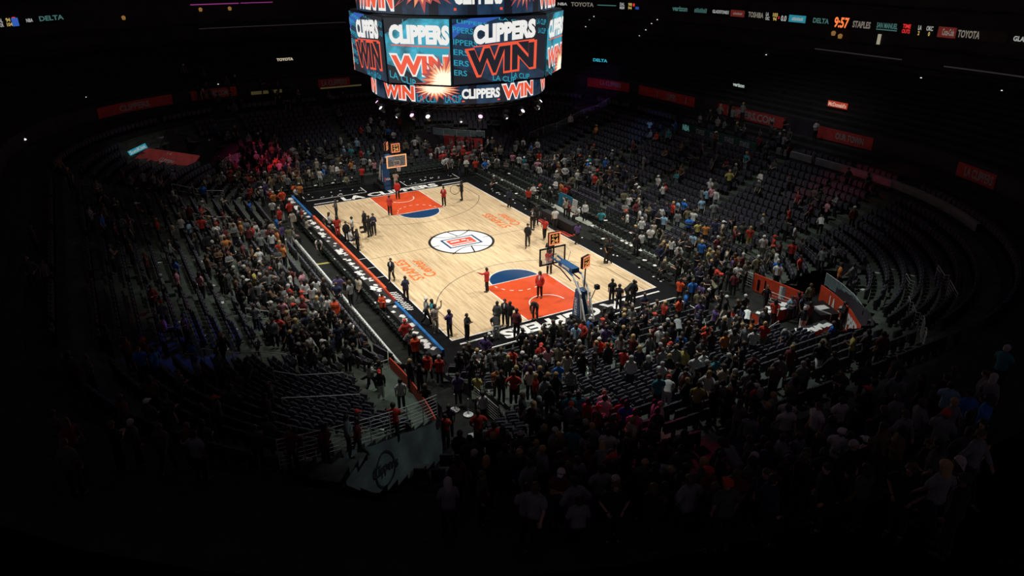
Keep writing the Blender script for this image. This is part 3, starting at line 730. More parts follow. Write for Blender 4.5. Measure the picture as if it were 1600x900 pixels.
PNUM = [
    -9.7, -6.94, 2, 3, 16, -4.16, -7.86, 3, 3, 0, -5.47, -8.16, 8, 8, 256, -5.04, -7.1, 0, 3, 0, -5.83, -5.81, 3, 3, 16416, -2.18, -7.66, 3, 3, 0,
    -4.77, -5.44, 4, 3, 0, -4.53, -5.9, 3, 3, 0, -3.22, -7.86, 0, 4, 1, -12.68, -0.28, 8, 3, 160, -8.76, -2.54, 8, 3, 160, -8.81, 2.58, 8, 3, 32,
    -9.46, 4.67, 3, 3, 32800, 4.6, -7.57, 3, 3, 96, 7.96, -7.88, 4, 3, 160, 11.78, -8.1, 1, 3, 1024, 11.95, -7.8, 6, 3, 256, 12.96, -8.04, 15, 15, 264,
    13.88, -7.55, 10, 3, 256, 14.81, -6.87, 3, 3, 16, 9.31, -2.66, 8, 3, 40, 14.18, -4.53, 2, 3, 160, 14.19, -4.01, 3, 3, 96, 14.56, -3.86, 3, 3, 128,
    15.81, -4.13, 12, 3, 160, 15.43, -5.3, 3, 0, 2, 11.8, -0.07, 8, 3, 96, 14.36, -1.97, 3, 3, 2, 7.1, 3.63, 3, 3, 128, 8.79, 2.57, 8, 3, 128,
    3.57, 3.91, 3, 3, 64, 2.79, 5.93, 8, 3, 128, 0.43, 6.23, 3, 3, 96, -0.35, 7.07, 3, 3, 64, 1.32, 7.83, 0, 3, 128, 4.99, 7.54, 10, 3, 384,
    9.1, 7.18, 3, 3, 256, 9.26, 7.46, 3, 3, 256, 14.9, 3.45, 3, 3, 128, 15.8, 3.33, 3, 3, 128, 15.33, 4.41, 3, 3, 2, 15.65, 4.58, 3, 3, 128,
    -5.56, 7.44, 4, 3, 128, -24.85, -9.93, 8, 3, 8, -24.13, -9.6, 12, 3, 8, -24.38, -10.1, 11, 4, 1, -23.25, -9.81, 10, 3, 0, -22.93, -9.24, 8, 3, 8,
    -23.62, -8.56, 9, 3, 8, -22.76, -8.38, 11, 4, 128, -23.88, -7.7, 12, 3, 8, -25.78, -6.27, 0, 3, 0, -23.24, -6.53, 1, 3, 0, -25.11, -6.12, 1, 3, 0,
    -24.93, -5.42, 2, 3, 0, -25.78, -4.6, 0, 3, 1, -25.53, -3.57, 1, 3, 0, -24, -7.08, 1, 4, 0, -24.07, -6.24, 2, 3, 0, -22.71, -4.77, 15, 15, 128,
    -23, -2.53, 16, 16, 8, -21.41, -3.64, 15, 15, 256, -20.55, -3.42, 0, 4, 0, -19.83, -5.33, 0, 0, 128, -20.39, -4.78, 5, 4, 0, -24.63, -1.33, 7, 4, 0,
    -24.06, -0.73, 6, 4, 0, -25.71, -0.44, 1, 3, 0, -26.63, -0.97, 0, 4, 0, -25.85, 0.49, 7, 4, 0, -21.5, -1.68, 14, 3, 0, -20.65, -1.61, 1, 3, 0,
    -20.2, -2.78, 4, 3, 0, -22.35, -6.12, 4, 3, 0, -20.93, -6.05, 15, 3, 0, -20.27, -7.33, 8, 3, 0, -19.86, -6.05, 16, 3, 0, -21.36, -7.16, 17, 3, 0,
    -20.76, -7.62, 15, 3, 0, -21.52, -8.5, 16, 3, 0, -20.58, -8.5, 15, 3, 0, -19.22, -8.55, 1, 3, 128, -20.87, -9.2, 1, 4, 0, -21.33, -9.43, 3, 3, 0,
    -20.78, -10.17, 3, 3, 1024, -19.12, -10.14, 16, 15, 256, -16.16, -10.98, 1, 3, 0, -15.31, -10.99, 8, 3, 128, -14.66, -10.92, 14, 3, 0, -14.82, -10.16, 9, 3, 32,
    -12.49, -11.54, 0, 3, 128, -11.63, -10.98, 3, 0, 0, -11.55, -10.34, 8, 3, 32, -10.08, -11.53, 8, 3, 32, -8.91, -10.79, 15, 15, 160, -9.49, -10, 8, 3, 160,
    -9.48, -10.02, 4, 3, 0, -17.65, -8.41, 9, 3, 1, -16.02, -8.29, 14, 3, 0, -16.75, -8.48, 0, 3, 1, -18.15, -11.72, 16, 4, 2, -17.43, -12.3, 8, 3, 0,
    -15.81, -12.72, 12, 3, 0, -12.47, -13.33, 5, 3, 0, -18.24, -10.82, 10, 4, 0, -19.52, -10.99, 2, 3, 0, -16.73, -11.47, 1, 3, 0, -20.71, -11.48, 12, 3, 0,
    -21.03, -11.15, 17, 3, 0, -21.28, -11.76, 8, 3, 0, -21.34, -12.43, 16, 3, 0, -20.86, -12.72, 17, 3, 0, -19.71, -12.25, 2, 3, 0, -21.49, -13.08, 8, 3, 0,
    -20.84, -13.27, 12, 3, 0, -20.04, -14.04, 1, 3, 0, -22.25, -13.57, 2, 3, 0, -22.9, -12.93, 2, 3, 0, -26.88, -11.73, 12, 3, 0, -27.57, -12.05, 2, 3, 0,
    -26.3, -12.69, 1, 3, 0, -25.02, -13.17, 2, 3, 0, -27.29, -7.96, 17, 3, 0, -26.47, -7.51, 1, 3, 0, -24.8, -7.27, 1, 3, 0, -25.78, -2, 2, 3, 0,
    -24.63, -2.81, 3, 3, 0, -9.13, -17.46, 8, 3, 0, -10.41, -17.13, 1, 3, 0, -4.45, -17.16, 0, 3, 128, -5.55, -16.98, 8, 3, 0, -5.58, -17.96, 8, 3, 0,
    -2.37, -17.08, 15, 3, 128, -4.1, -16.66, 12, 3, 0, -1.2, -17.09, 14, 3, 0, -1.91, -16.68, 2, 3, 0, -5.83, -15.83, 15, 4, 0, -4.83, -15.92, 1, 3, 0,
    -5.38, -15.35, 14, 3, 0, -6.28, -16.3, 2, 3, 0, -6.4, -14.76, 1, 3, 0, -7.66, -15.03, 12, 3, 0, -4.56, -14.98, 12, 3, 0, -4.98, -14.61, 8, 3, 0,
    -5.87, -14.23, 0, 3, 0, -3.84, -14.51, 1, 3, 128, -2.66, -14.55, 1, 3, 128, -4.79, -13.89, 1, 3, 128, -6.87, -13.28, 3, 3, 0, -6.02, -13.04, 15, 3, 0,
    -4.35, -13.54, 12, 3, 128, -3.19, -13.68, 0, 4, 128, -4.08, -13.08, 14, 3, 0, -5.56, -12.42, 10, 3, 0, -7.59, -12.33, 5, 4, 0, -4.94, -12.04, 16, 1, 128,
    -5.75, -11.58, 1, 3, 1, -1.11, -13.58, 8, 4, 128, -0.13, -13.58, 14, 3, 0, -2.8, -10.41, 0, 1, 2, -7.56, -10.02, 15, 3, 1, -8.32, -10.02, 2, 3, 1,
    0.63, -15.36, 0, 3, 0, 2.23, -16.73, 1, 3, 0, 3.03, -16.78, 1, 3, 0, 4.92, -16.58, 13, 3, 256, 4.77, -16.07, 2, 3, 0, 4.56, -15.65, 3, 3, 0,
    4.54, -17, 3, 3, 0, 1.03, -17.35, 12, 3, 0, 1.82, -17.44, 1, 3, 0, 1.23, -17.95, 17, 3, 0, 6.29, -19.75, 11, 3, 0, -1.46, -18.9, 3, 3, 0,
    -1.83, -18.16, 3, 3, 0, 5.41, -14.54, 0, 3, 0, 5.17, -13.72, 11, 3, 0, 4.05, -18.28, 3, 3, 0, -0.27, -18.03, 3, 3, 0, 4.4, -17.6, 2, 3, 0,
    4.41, -13.03, 3, 3, 0, -8.54, -10.36, 3, 3, 0, -7.8, -8.11, 0, 3, 1, -6.63, -8.86, 3, 3, 1, 6.68, -13.96, 0, 3, 384, 7.52, -13.74, 0, 0, 128,
    6.07, -13.09, 0, 3, 128, 7.3, -15.07, 8, 15, 0, 8.82, -15.33, 15, 3, 128, 10.03, -16.08, 11, 3, 0, 8.09, -14.87, 1, 3, 1, 7.67, -14.43, 8, 3, 513,
    9.75, -14.88, 12, 3, 0, 11.06, -14.64, 0, 3, 128, 9.27, -13.94, 1, 3, 0, 8.62, -13.59, 1, 1, 0, 9.07, -13.26, 0, 3, 0, 9.71, -13.03, 9, 3, 32,
    11.2, -13.03, 3, 0, 128, 10.99, -13.67, 3, 3, 128, 5.68, -11.6, 10, 4, 128, 5.27, -11.08, 3, 3, 1, 6.92, -12.07, 4, 2, 0, 7.13, -11.29, 1, 3, 256,
    6.72, -10.57, 15, 3, 0, 9.58, -10.06, 9, 3, 32, 6.92, -16.7, 1, 2, 128, 10.44, -17.67, 1, 4, 128, 11.1, -16.66, 2, 3, 0, 11.99, -16.78, 8, 3, 0,
    12.75, -17.21, 1, 3, 0, 13.53, -15.84, 3, 0, 0, 14.84, -15.92, 0, 3, 0, 13.18, -16.74, 3, 3, 0, 5.19, -15.81, 1, 3, 0, 5.93, -16.37, 3, 3, 0,
    5.88, -15.67, 1, 3, 1, 5.64, -15.09, 3, 3, 0, 6.74, -17.29, 3, 3, 0, 6.55, -12.73, 3, 3, 0, 13.89, -12.95, 4, 3, 1, 13.35, -13.5, 3, 3, 128,
    13.33, -13.99, 4, 3, 128, 11.25, -14.21, 3, 3, 0, 14.52, -13.49, 3, 3, 0, 13.94, -15.29, 2, 3, 0, 13.87, -10.29, 8, 3, 160, 14.98, -10.43, 1, 3, 0,
    15.79, -10.5, 9, 3, 32, 12.46, -13.07, 0, 3, 0, 17.71, -7.2, 10, 3, 0, 19.53, -7.71, 1, 3, 128, 19.83, -7.38, 1, 3, 128, 19.1, -2.2, 7, 4, 128,
    19.03, -1.7, 8, 3, 32, 19.77, -1.69, 3, 3, 0, 18.61, -2.2, 4, 3, 0, 19.02, -2.8, 3, 3, 0, 20.05, -1.21, 0, 3, 0, 20.73, -1.36, 10, 3, 0,
    22.54, -2.55, 9, 3, 160, 21.97, -2.73, 8, 3, 128, 21.03, -3.64, 3, 3, 128, 22.48, -4.26, 3, 3, 128, 21.56, -4.98, 16, 3, 2176, 22.76, -5.25, 15, 15, 384,
    20.74, -5.51, 8, 3, 512, 21.51, -5.59, 11, 3, 256, 21.95, -6.28, 1, 3, 128, 23.99, -6.57, 5, 4, 0, 25.06, -6.6, 1, 3, 128, 23.96, -7.58, 3, 3, 128,
    23.82, -8.02, 0, 3, 128, 23.74, -8.87, 8, 3, 128, 22.22, -8.93, 14, 2, 64, 21.57, -6.93, 1, 3, 0, 22.46, -7.2, 10, 3, 0, 17.79, -4.28, 3, 3, 8193,
    17.62, -3.47, 3, 3, 1, 18.04, -3.04, 2, 3, 0, 18.12, -2.62, 16, 3, 0, 19.05, -1.21, 5, 3, 0, 19.31, -8.5, 1, 3, 0, 20.21, -8.66, 3, 3, 0,
    16.77, -6.44, 3, 3, 1, 20.83, -7.52, 2, 3, 128, 20.03, -6.81, 8, 3, 128, 22.52, -8.03, 3, 3, 0, 17.11, 7.15, 9, 3, 128, 17.6, 7.74, 5, 3, 128,
    18.19, 7.94, 10, 3, 0, 19.16, 6.81, 16, 3, 128, 19.1, 7.68, 3, 3, 4096, 20.87, 5.26, 10, 3, 128, 22.5, 4.88, 10, 3, 0, 21.55, 6.64, 3, 15, 4096,
    24.06, 4.21, 0, 0, 384, 19.42, 5.03, 9, 3, 0, 19.26, 4.05, 8, 3, 8448, 18.04, 4.49, 15, 3, 1, 18.37, 3.6, 15, 3, 1, 18.14, 2, 2, 3, 0,
    18.73, 2.03, 1, 3, 128, 19.81, 0.57, 4, 3, 128, 22.52, -1.76, 1, 3, 384, 23.3, -1.61, 12, 3, 8576, 24.44, -3.06, 8, 3, 128, 25.02, -2.59, 4, 3, 8576,
    23.67, -0.82, 1, 3, 0, 23.34, 0.16, 0, 3, 64, 23.31, 0.95, 3, 3, 64, 24.34, -0.31, 17, 3, 64, 25.06, 0.05, 5, 3, 64, 24.36, 2.44, 9, 3, 128,
    25.26, 1.53, 8, 3, 128, 25.98, -1.98, 1, 3, 64, 21.85, 2.8, 1, 3, 130, 24.05, 1.9, 3, 3, 0, 23.45, 1.99, 3, 3, 0, 19.91, 2.78, 1, 3, 1,
    18.12, 0.47, 3, 3, 0, 17.73, 9.46, 16, 3, 2, 17.58, 9.03, 3, 3, 0, 18.72, 6.22, 5, 3, 0, 26.69, 1.31, 14, 2, 0, 25.98, 2.53, 0, 3, 128,
    26.64, 1.95, 1, 1, 128, 19.67, 8.15, 3, 3, 0, 21.45, 6.18, 3, 3, 0, 23.57, 5.78, 4, 3, 0, 23.46, 5.16, 8, 1, 0, 24.08, 4.9, 1, 3, 0,
    25.24, -1.49, 12, 3, 0, 19.28, 0.59, 3, 3, 1, 21.62, 1.45, 3, 3, 1, 6.68, 12.41, 0, 3, 128, 9, 10.55, 0, 3, 128, 7.6, 12.84, 15, 3, 128,
    6.03, 14.91, 0, 4, 128, 7.34, 14.05, 7, 3, 128, 8.24, 13.08, 16, 15, 2, 8.6, 11.72, 0, 3, 0, 5.38, 13.8, 1, 3, 0, 6.4, 15.75, 8, 3, 0,
    7.68, 15.15, 1, 4, 128, 8.08, 15.77, 16, 3, 128, 8.75, 15.77, 0, 4, 128, 9.23, 14.92, 5, 3, 64, 11.23, 13.54, 7, 3, 128, 10.21, 14.91, 13, 3, 128,
    11.03, 14.93, 14, 3, 128, 11.89, 13.67, 16, 1, 128, 12.81, 12.95, 5, 3, 128, 11.16, 15.77, 4, 3, 128, 11.76, 15.92, 15, 3, 1024, 12.52, 14.46, 4, 1, 128,
    12.72, 14.87, 16, 1, 128, 13.96, 12.59, 13, 3, 8448, 14.32, 13.06, 17, 3, 256, 14.66, 13.61, 15, 3, 0, 14.14, 13.7, 4, 3, 0, 15.59, 12.51, 1, 3, 0,
    15.76, 13.23, 14, 3, 128, 16.03, 12.75, 10, 3, 0, 16.43, 11.29, 8, 3, 2, 17.16, 12.13, 0, 3, 128, 17.01, 13.14, 16, 3, 384, 17.6, 13.41, 16, 16, 128,
    11.31, 10.67, 3, 4, 0, 11.99, 10.46, 3, 0, 0, 11.06, 11.67, 0, 3, 0, 12.41, 11.16, 0, 4, 128, 11.47, 17.33, 3, 3, 0, 13.04, 16.6, 2, 3, 0,
    13.82, 16.57, 8, 13, 128, 13.3, 18.3, 1, 3, 0, 15.47, 16.18, 0, 16, 128, 16.11, 16.48, 8, 3, 512, 17.04, 16.07, 12, 3, 0, 17.01, 15.46, 16, 3, 512,
    17.8, 14.94, 0, 3, 0, 18.93, 13.78, 5, 3, 128, 19.4, 13.3, 0, 3, 128, 17.29, 14.65, 2, 2, 0, 13.92, 14.47, 3, 3, 0, 6.69, 16.61, 5, 3, 0,
    6.11, 16.5, 7, 3, 0, 7.75, 17.48, 7, 3, 0, 8.86, 17.72, 1, 1, 128, 6.66, 14.08, 3, 3, 0, 5.19, 14.92, 4, 3, 0, 5.88, 15.52, 4, 3, 0,
    -15.93, 13.7, 11, 3, 0, -14.98, 13.89, 0, 3, 128, -14.13, 14.01, 6, 3, 0, -12.57, 13.3, 1, 3, 0, -16.15, 16.05, 5, 3, 0, -16.74, 17.16, 0, 3, 0,
    -13.96, 15.68, 8, 3, 128, -10.83, 13.77, 0, 3, 128, -11.57, 14.07, 11, 3, 0, -12.19, 16.46, 0, 3, 0, -10.93, 15.76, 1, 3, 128, -10.57, 16.56, 0, 3, 128,
    -7.98, 14.92, 0, 3, 0, -5.43, 14.06, 16, 3, 0, -5.91, 14.92, 0, 3, 128, -5.77, 12.46, 0, 3, 0, -7.64, 13.76, 1, 3, 1024, -11.28, 15.47, 2, 3, 0,
    -4.9, 9.03, 8, 3, 128, -5.39, 9.83, 0, 3, 0, -5.08, 10.34, 3, 1, 0, -4, 10.68, 3, 3, 0, -4.02, 12.27, 8, 3, 128, -5.07, 12.58, 14, 3, 0,
    -4.32, 12.85, 12, 3, 0, -7.18, 16.92, 5, 3, 0, -7.67, 17.46, 6, 3, 0, -6.29, 16.61, 1, 3, 128, -7.07, 17.96, 1, 3, 128, -6.14, 18.27, 5, 4, 128,
    -4.15, 17.27, 17, 2, 128, -6.71, 19.43, 1, 3, 128, -5.71, 16.6, 1, 3, 0, -5.08, 15.77, 0, 3, 0, -5.78, 15.77, 2, 3, 0, -4.1, 15.58, 8, 3, 0,
    -3.18, 15.51, 16, 1, 128, -10.72, 18.32, 1, 3, 0, -9.87, 19.51, 2, 3, 0, -4.81, 16.66, 3, 3, 0, -10.02, 14.47, 3, 3, 0, -9.29, 15.01, 12, 3, 0,
    -8.5, 14.61, 17, 3, 0, -3.41, 20.6, 1, 1, 0, -2.74, 20.88, 2, 3, 0, 1.1, 14.92, 16, 3, 0, 1.98, 14.81, 0, 3, 128, 3.07, 13.57, 1, 3, 64,
    2.84, 15.14, 15, 3, 0, 3.75, 14.16, 12, 3, 0, 4.73, 13.76, 0, 3, 0, 4.88, 12.4, 0, 3, 0, -6.51, 21.71, 12, 3, 0, -6.13, 20.02, 2, 3, 0,
    -1.94, 18.61, 3, 3, 1, -0.65, 17.09, 3, 3, 0, 4.65, 14.81, 16, 3, 0, -0.58, 10.15, 15, 3, 256, 0.35, 9.84, 12, 3, 0, 0.98, 11.01, 0, 3, 0,
    0.54, 10.62, 0, 3, 1, 3.31, 10.99, 6, 3, 128, -11.26, 19.95, 3, 3, 0, -10.7, 17.67, 2, 3, 0, -18.02, 15.21, 1, 3, 0, -18.91, 15.94, 1, 3, 0,
    -18.11, 16.24, 0, 3, 0, -17.08, 15.63, 3, 3, 0, 24.76, -8.31, 8, 3, 0, 26.46, -8.65, 3, 3, 128, 28.76, -9.21, 6, 4, 128, 28.3, -9.19, 3, 3, 128,
    29.58, -10.53, 2, 3, 0, 28.36, -8.48, 6, 4, 128, 29.8, -9.06, 8, 15, 0, 29.1, -7.74, 0, 3, 0, 29.99, -8.41, 0, 3, 0, 27.02, -10.33, 2, 3, 0,
    22.62, -9.92, 0, 3, 0, 20.97, -9.36, 13, 3, 0, 32.63, -11.71, 6, 3, 128, 32.75, -11.02, 1, 3, 0, 31.64, -12.18, 3, 3, 0, 25.56, -7.75, 3, 3, 256,
    25.6, -8.37, 1, 3, 0, 27.84, -12.78, 8, 3, 128, 30.26, -13.38, 8, 3, 128, 30.98, -13.43, 12, 3, 128, 31.55, -9.9, 12, 3, 0, 28.56, -10.72, 3, 3, 128,
    27.93, -10.09, 3, 3, 0, 24.91, -7.75, 3, 0, 0, 25.99, -3.88, 0, 4, 128, 27.76, -3.58, 0, 3, 128, 27.49, -2.95, 3, 15, 128, 29.34, -3.69, 1, 3, 128,
    28.5, -2.33, 0, 3, 64, 28.27, -1.66, 0, 3, 0, 30.86, -3.92, 0, 3, 128, 29.49, -4.77, 0, 0, 130, 29.39, -5.21, 6, 3, 0, 31.72, -5.32, 13, 3, 0,
    32.08, -4.43, 1, 3, 128, 30.42, -2.62, 15, 3, 0, 34.51, -6.16, 1, 1, 128, 32.43, -7.81, 0, 3, 0, 31.96, -7.63, 1, 3, 0, 30.84, -8.25, 8, 3, 0,
    31.47, -8.54, 5, 3, 0, 32.68, -4.54, 17, 3, 0, 33.42, -5.55, 3, 3, 0, 26.64, -1.82, 1, 3, 0, 26.94, -1.5, 13, 3, 0, 25.73, -2.63, 2, 3, 1,
    29.41, -2.1, 6, 3, 0, 29.51, -2.7, 3, 3, 0, 28.62, -3.51, 3, 3, 0, 31.27, -2.93, 17, 3, 0, 30.86, -5.07, 3, 3, 0, 20.78, 9.08, 3, 3, 4096,
    23.47, 6.32, 0, 3, 2, 25.15, 5.75, 2, 3, 0, 22.32, 9.98, 8, 3, 128, 20.42, 11.35, 3, 3, 64, 22.32, 11.39, 7, 3, 64, 22.32, 11.98, 12, 3, 0,
    22.62, 11.98, 4, 3, 0, 23.79, 10.79, 3, 0, 128, 27.73, 4.59, 1, 4, 2, 26.85, 3.82, 8, 16, 128, 27.5, 2.36, 0, 3, 128, 26.1, 3.74, 14, 3, 0,
    26.68, 2.73, 1, 3, 0, 26.13, 3.03, 3, 3, 0, 28.73, 6.51, 5, 3, 1, 31.99, 3.33, 13, 3, 0, 31.23, 2.56, 16, 3, 0, 31.78, 1.52, 3, 0, 0,
    31.08, 0.58, 12, 3, 0, 24.62, 13.22, 3, 3, 0, 23.63, 11.43, 12, 3, 0, 22.47, 6.58, 3, 3, 0, 21.76, 13.71, 16, 3, 0, 33.64, -4.37, 8, 3, 1024,
    34.4, -5.11, 4, 3, 128, 35.22, -5.43, 1, 3, 0, 36.05, -5.74, 0, 3, 128, 36.83, -6.75, 0, 3, 0, 34.23, -3.2, 1, 3, 0, 32.94, -0.82, 17, 3, 0,
    33.38, -1.66, 1, 3, 0, 31.91, -1.13, 1, 3, 0, 32.52, -2.13, 17, 3, 0, 28.71, 0.35, 3, 3, 0, 33.47, -0.02, 2, 3, 0, 31.76, -2.41, 3, 3, 0,
    32.07, -3.82, 1, 3, 0, 34.6, -3.63, 16, 3, 0, 32, -2.95, 1, 3, 0, 37.61, -6.45, 0, 3, 0, 36.78, -4.23, 3, 3, 0, 37.65, -5.44, 0, 3, 0,
    35.98, -6.62, 3, 3, 0, 33.83, -11.19, 0, 3, 128, 34.66, -11.09, 3, 1, 128, 32.38, -9.91, 2, 3, 0, 33.13, -9.65, 15, 3, 0, 32.44, -8.97, 11, 3, 128,
    34.66, -10.16, 2, 3, 128, 34.94, -12.75, 12, 3, 0, 34.56, -11.93, 1, 3, 2, 37.15, -13.98, 1, 3, 128, 36.96, -11.68, 1, 3, 2, 33.65, -11.91, 1, 3, 0,
    32.73, -8.22, 2, 3, 0, 36.31, -10.42, 3, 3, 128, 37.5, -12.88, 2, 3, 0, 32.39, -12.25, 1, 3, 0, 33.11, -12.58, 17, 3, 0, 35.67, -13.67, 1, 3, 0,
    35.4, -14.07, 3, 3, 0, 29.68, -9.75, 1, 3, 0, 36.6, -13.19, 3, 3, 0, 37.76, -11.69, 1, 3, 0, 18.04, -13.83, 0, 4, 0, 18.18, -13.4, 3, 0, 0,
    20.36, -13.14, 0, 4, 128, 25.45, -15.32, 8, 3, 128, 23.33, -12.19, 8, 3, 128, 20.61, -10.26, 10, 3, 128, 22.9, -11.81, 4, 3, 128, 18.91, -12.05, 3, 4, 0,
    20.09, -12.02, 3, 3, 0, 20.61, -12, 3, 3, 0, 17.93, -10.69, 8, 3, 160, 18.38, -10.24, 8, 3, 32, 20.45, -9.39, 3, 3, 0, 19.73, -8.32, 0, 3, 0,
    26.01, -16.94, 3, 3, 0, -30.01, 3.64, 0, 3, 0, -28.31, 2.7, 1, 3, 0, -28.32, 8.55, 0, 3, 128, -29.16, 6.69, 12, 3, 0, -28.33, 1.84, 8, 3, 0,
    -27.46, 4.64, 5, 3, 0, -27.89, 4.4, 2, 3, 0, -23.54, 0.09, 8, 3, 0, -23.5, 0.88, 6, 3, 0, -24.07, 1.66, 1, 3, 0, -21.78, 0.38, 0, 3, 0,
    -22.11, -0.16, 1, 3, 0, -20.64, 0.42, 11, 3, 0, -18.77, -1.51, 8, 3, 128, -15.48, 0.67, 15, 15, 128, -24.06, 5.24, 16, 3, 0, -24.65, 6.52, 0, 3, 0,
    -24.94, 6.95, 1, 3, 0, -23.61, 9.36, 7, 3, 0, -19.36, 7.51, 0, 3, 1, -21.08, 10.55, 8, 3, 128, -20.47, 11.66, 1, 3, 0, -19.68, 11.52, 3, 15, 0,
    -18.8, 11.69, 0, 3, 0, -22.42, 12.29, 12, 3, 0, -23.78, 14.97, 0, 3, 0, -23.21, 15.22, 16, 3, 0, -20.94, 12.7, 11, 3, 0, -16.48, 7.89, 3, 4, 0,
    -10.64, 8.65, 3, 3, 1, -16.99, 11.15, 4, 3, 0, -14.93, 9.97, 5, 3, 0, -26.64, 4.91, 0, 3, 0, -22.38, 5.73, 1, 3, 0, -23.31, 7.46, 2, 3, 0,
    -18.74, 13.24, 13, 3, 0, -21.83, 9.87, 15, 3, 0, -22.82, 8.36, 0, 3, 0, -20.75, 4.45, 2, 3, 0, -22.39, 10.67, 1, 3, 0, -8.31, 25.13, 7, 3, 0,
    -5.53, 25.98, 5, 2, 0, -5.19, 24.9, 6, 3, 0, -13.79, 22.57, 14, 3, 1, -18.26, 22.33, 0, 3, 0, -7.34, 24.52, 1, 3, 1, -6.26, 24.36, 8, 3, 1,
    1.41, 18.32, 0, 4, 0, -0.18, 21.38, 2, 3, 1, 1.86, 19.99, 6, 1, 0, 1.57, 20.7, 17, 3, 0, 5.94, 19.15, 1, 3, 0, 5.9, 20, 0, 3, 128,
    6.32, 20.23, 2, 3, 0, 3.09, 17.46, 0, 3, 0, 2.4, 18.3, 8, 3, 1, -1.58, 23.4, 17, 3, 0, -2.79, 22.63, 17, 3, 1, -16.63, 23.35, 3, 3, 0,
    5.33, 24.4, 6, 1, 0, 8.58, 22.79, 0, 1, 0, 6.25, 21.73, 13, 3, 0, 5.7, 22.91, 2, 3, 0, 7.01, 19.18, 11, 3, 128, 6.55, 19.15, 7, 3, 128,
    7.47, 19.17, 0, 1, 128, 6.23, 27.67, 1, 3, 0, 7.25, 30.21, 0, 3, 0, 14.22, 19.96, 8, 3, 8, 16.74, 20.33, 0, 3, 130, 14.94, 18.94, 2, 3, 0,
    16.07, 18.56, 0, 3, 0, 17.9, 17.11, 2, 3, 0, 18.05, 16.07, 8, 3, 128, 20.36, 17.4, 1, 3, 128, 19.86, 14.75, 8, 3, 0, 22.89, 14.66, 14, 3, 0,
    15.67, 22.18, 11, 3, 0, 15.66, 23.06, 1, 3, 0, 23.64, 14.77, 1, 3, 0, 20.18, 16.44, 1, 3, 0, 18.25, 21.61, 12, 3, 0, 14.62, 22.47, 3, 3, 0,
    -3.31, -23.03, 1, 3, 128, -4.14, -22.56, 1, 3, 128, -2.78, -24.02, 5, 3, 0, -4.42, -20.87, 8, 3, 0, -19.3, -18.14, 1, 3, 0, -17.52, -20.53, 1, 3, 0,
    -17.46, -19.8, 1, 3, 0, -17.92, -19.19, 17, 3, 0, -17.26, -22.04, 17, 3, 0, -16.08, -21.55, 1, 3, 0, -11.24, -23.91, 1, 3, 0, -10.54, -20.89, 2, 3, 0,
    4.11, -20.76, 5, 3, 0, 6.14, -20.93, 11, 3, 0, 6.96, -21.76, 1, 3, 0, 3.58, -23.92, 1, 3, 0, 2.06, -22.87, 17, 3, 0, 2.29, -27.47, 2, 3, 0,
    -5.23, -23.8, 2, 3, 0, 7.44, -26.98, 2, 3, 0, 7.94, -27.51, 2, 3, 0, 0.55, -20.65, 1, 3, 0, -18.16, -15.83, 16, 3, 0, -15.76, -16.33, 5, 3, 0,
    -4.38, -18.92, 7, 3, 0, -5.72, -19.27, 0, 3, 0, -13.19, -25.57, 2, 3, 0, -17.17, -26.16, 17, 3, 0, -19.61, -15.34, 1, 3, 0, 39.56, -3.42, 7, 3, 128,
    38.77, 1.01, 6, 3, 0, 32.53, 3.42, 2, 3, 0, 33.43, 3.01, 12, 3, 0, 39.53, -8.12, 0, 3, 128, 40.07, -8.56, 1, 3, 128, 39.71, -7.23, 0, 3, 1,
    37.69, -2.82, 1, 3, 0, 40.42, -4.13, 5, 3, 0, 41.26, -4.97, 5, 3, 0, 41.14, -6.6, 1, 3, 0, 37.64, -4.23, 3, 3, 0, 40.36, -7.72, 17, 3, 0,
    41, -8.09, 17, 3, 0, 38.79, -4.6, 1, 3, 0, 38.66, -1.6, 2, 3, 0, 37.77, -15.23, 1, 3, 0, 38.61, -11.98, 2, 3, 0, 38.08, -10.25, 1, 3, 2,
    39.58, -11.43, 2, 3, 0, 38.69, -11.47, 3, 3, 0, 37.12, -11.28, 2, 3, 0, 37.31, -16.28, 1, 3, 0, 38.09, -14.29, 3, 3, 0, 38.67, -12.6, 3, 3, 0,
    34.71, -13.42, 12, 3, 0, 11.3, -22.16, 1, 3, 128, 12.31, -22.28, 11, 3, 1, 16.11, -24.03, 12, 3, 0, 16.71, -23.33, 12, 3, 0, 18.86, -26, 2, 3, 0,
    19.38, -25.4, 2, 3, 0, 17.55, -23.6, 5, 3, 0, 18.05, -23.1, 5, 3, 0, 16.01, -21.47, 5, 3, 0, 15.49, -20.1, 3, 3, 0, 18.39, -21.55, 1, 3, 0,
    21.35, -19.18, 2, 3, 0, 28.72, -22.63, 1, 3, 0, 27.36, -22.73, 12, 3, 0, 29.45, -25.71, 2, 3, 0, 9.24, -22.42, 12, 3, 0, 12.8, -21.38, 17, 3, 0,
    15.19, -24.7, 3, 3, 0, 17.72, -20.62, 2, 3, 0, 18.95, -13.67, 3, 0, 0, 21.89, -9.59, 2, 3, 1, 26.77, -17.56, 1, 3, 0, 29.23, -11.09, 3, 3, 0,
    35.75, -17.59, 1, 3, 0, 33.51, -16.29, 12, 3, 0, 35.37, -16.47, 2, 3, 0, 26.52, -17.14, 12, 3, 0, 13.06, -16.14, 3, 3, 1, 15.06, -16.44, 3, 3, 0,
    2.41, -15.31, 3, 3, 0, 15.14, -13.74, 2, 3, 1, 6.69, -17.92, 17, 3, 0, 5.04, -18.45, 3, 3, 0, 7.71, -17.27, 3, 3, 0, 15.92, -14.31, 1, 3, 0,
    8.43, -17.96, 3, 3, 0, 6.75, -15.62, 3, 3, 0, 6.1, -17.38, 3, 3, 0, 12.4, -15.96, 2, 3, 0, 13.98, -16.63, 4, 3, 0, 3.78, -16.72, 17, 3, 0,
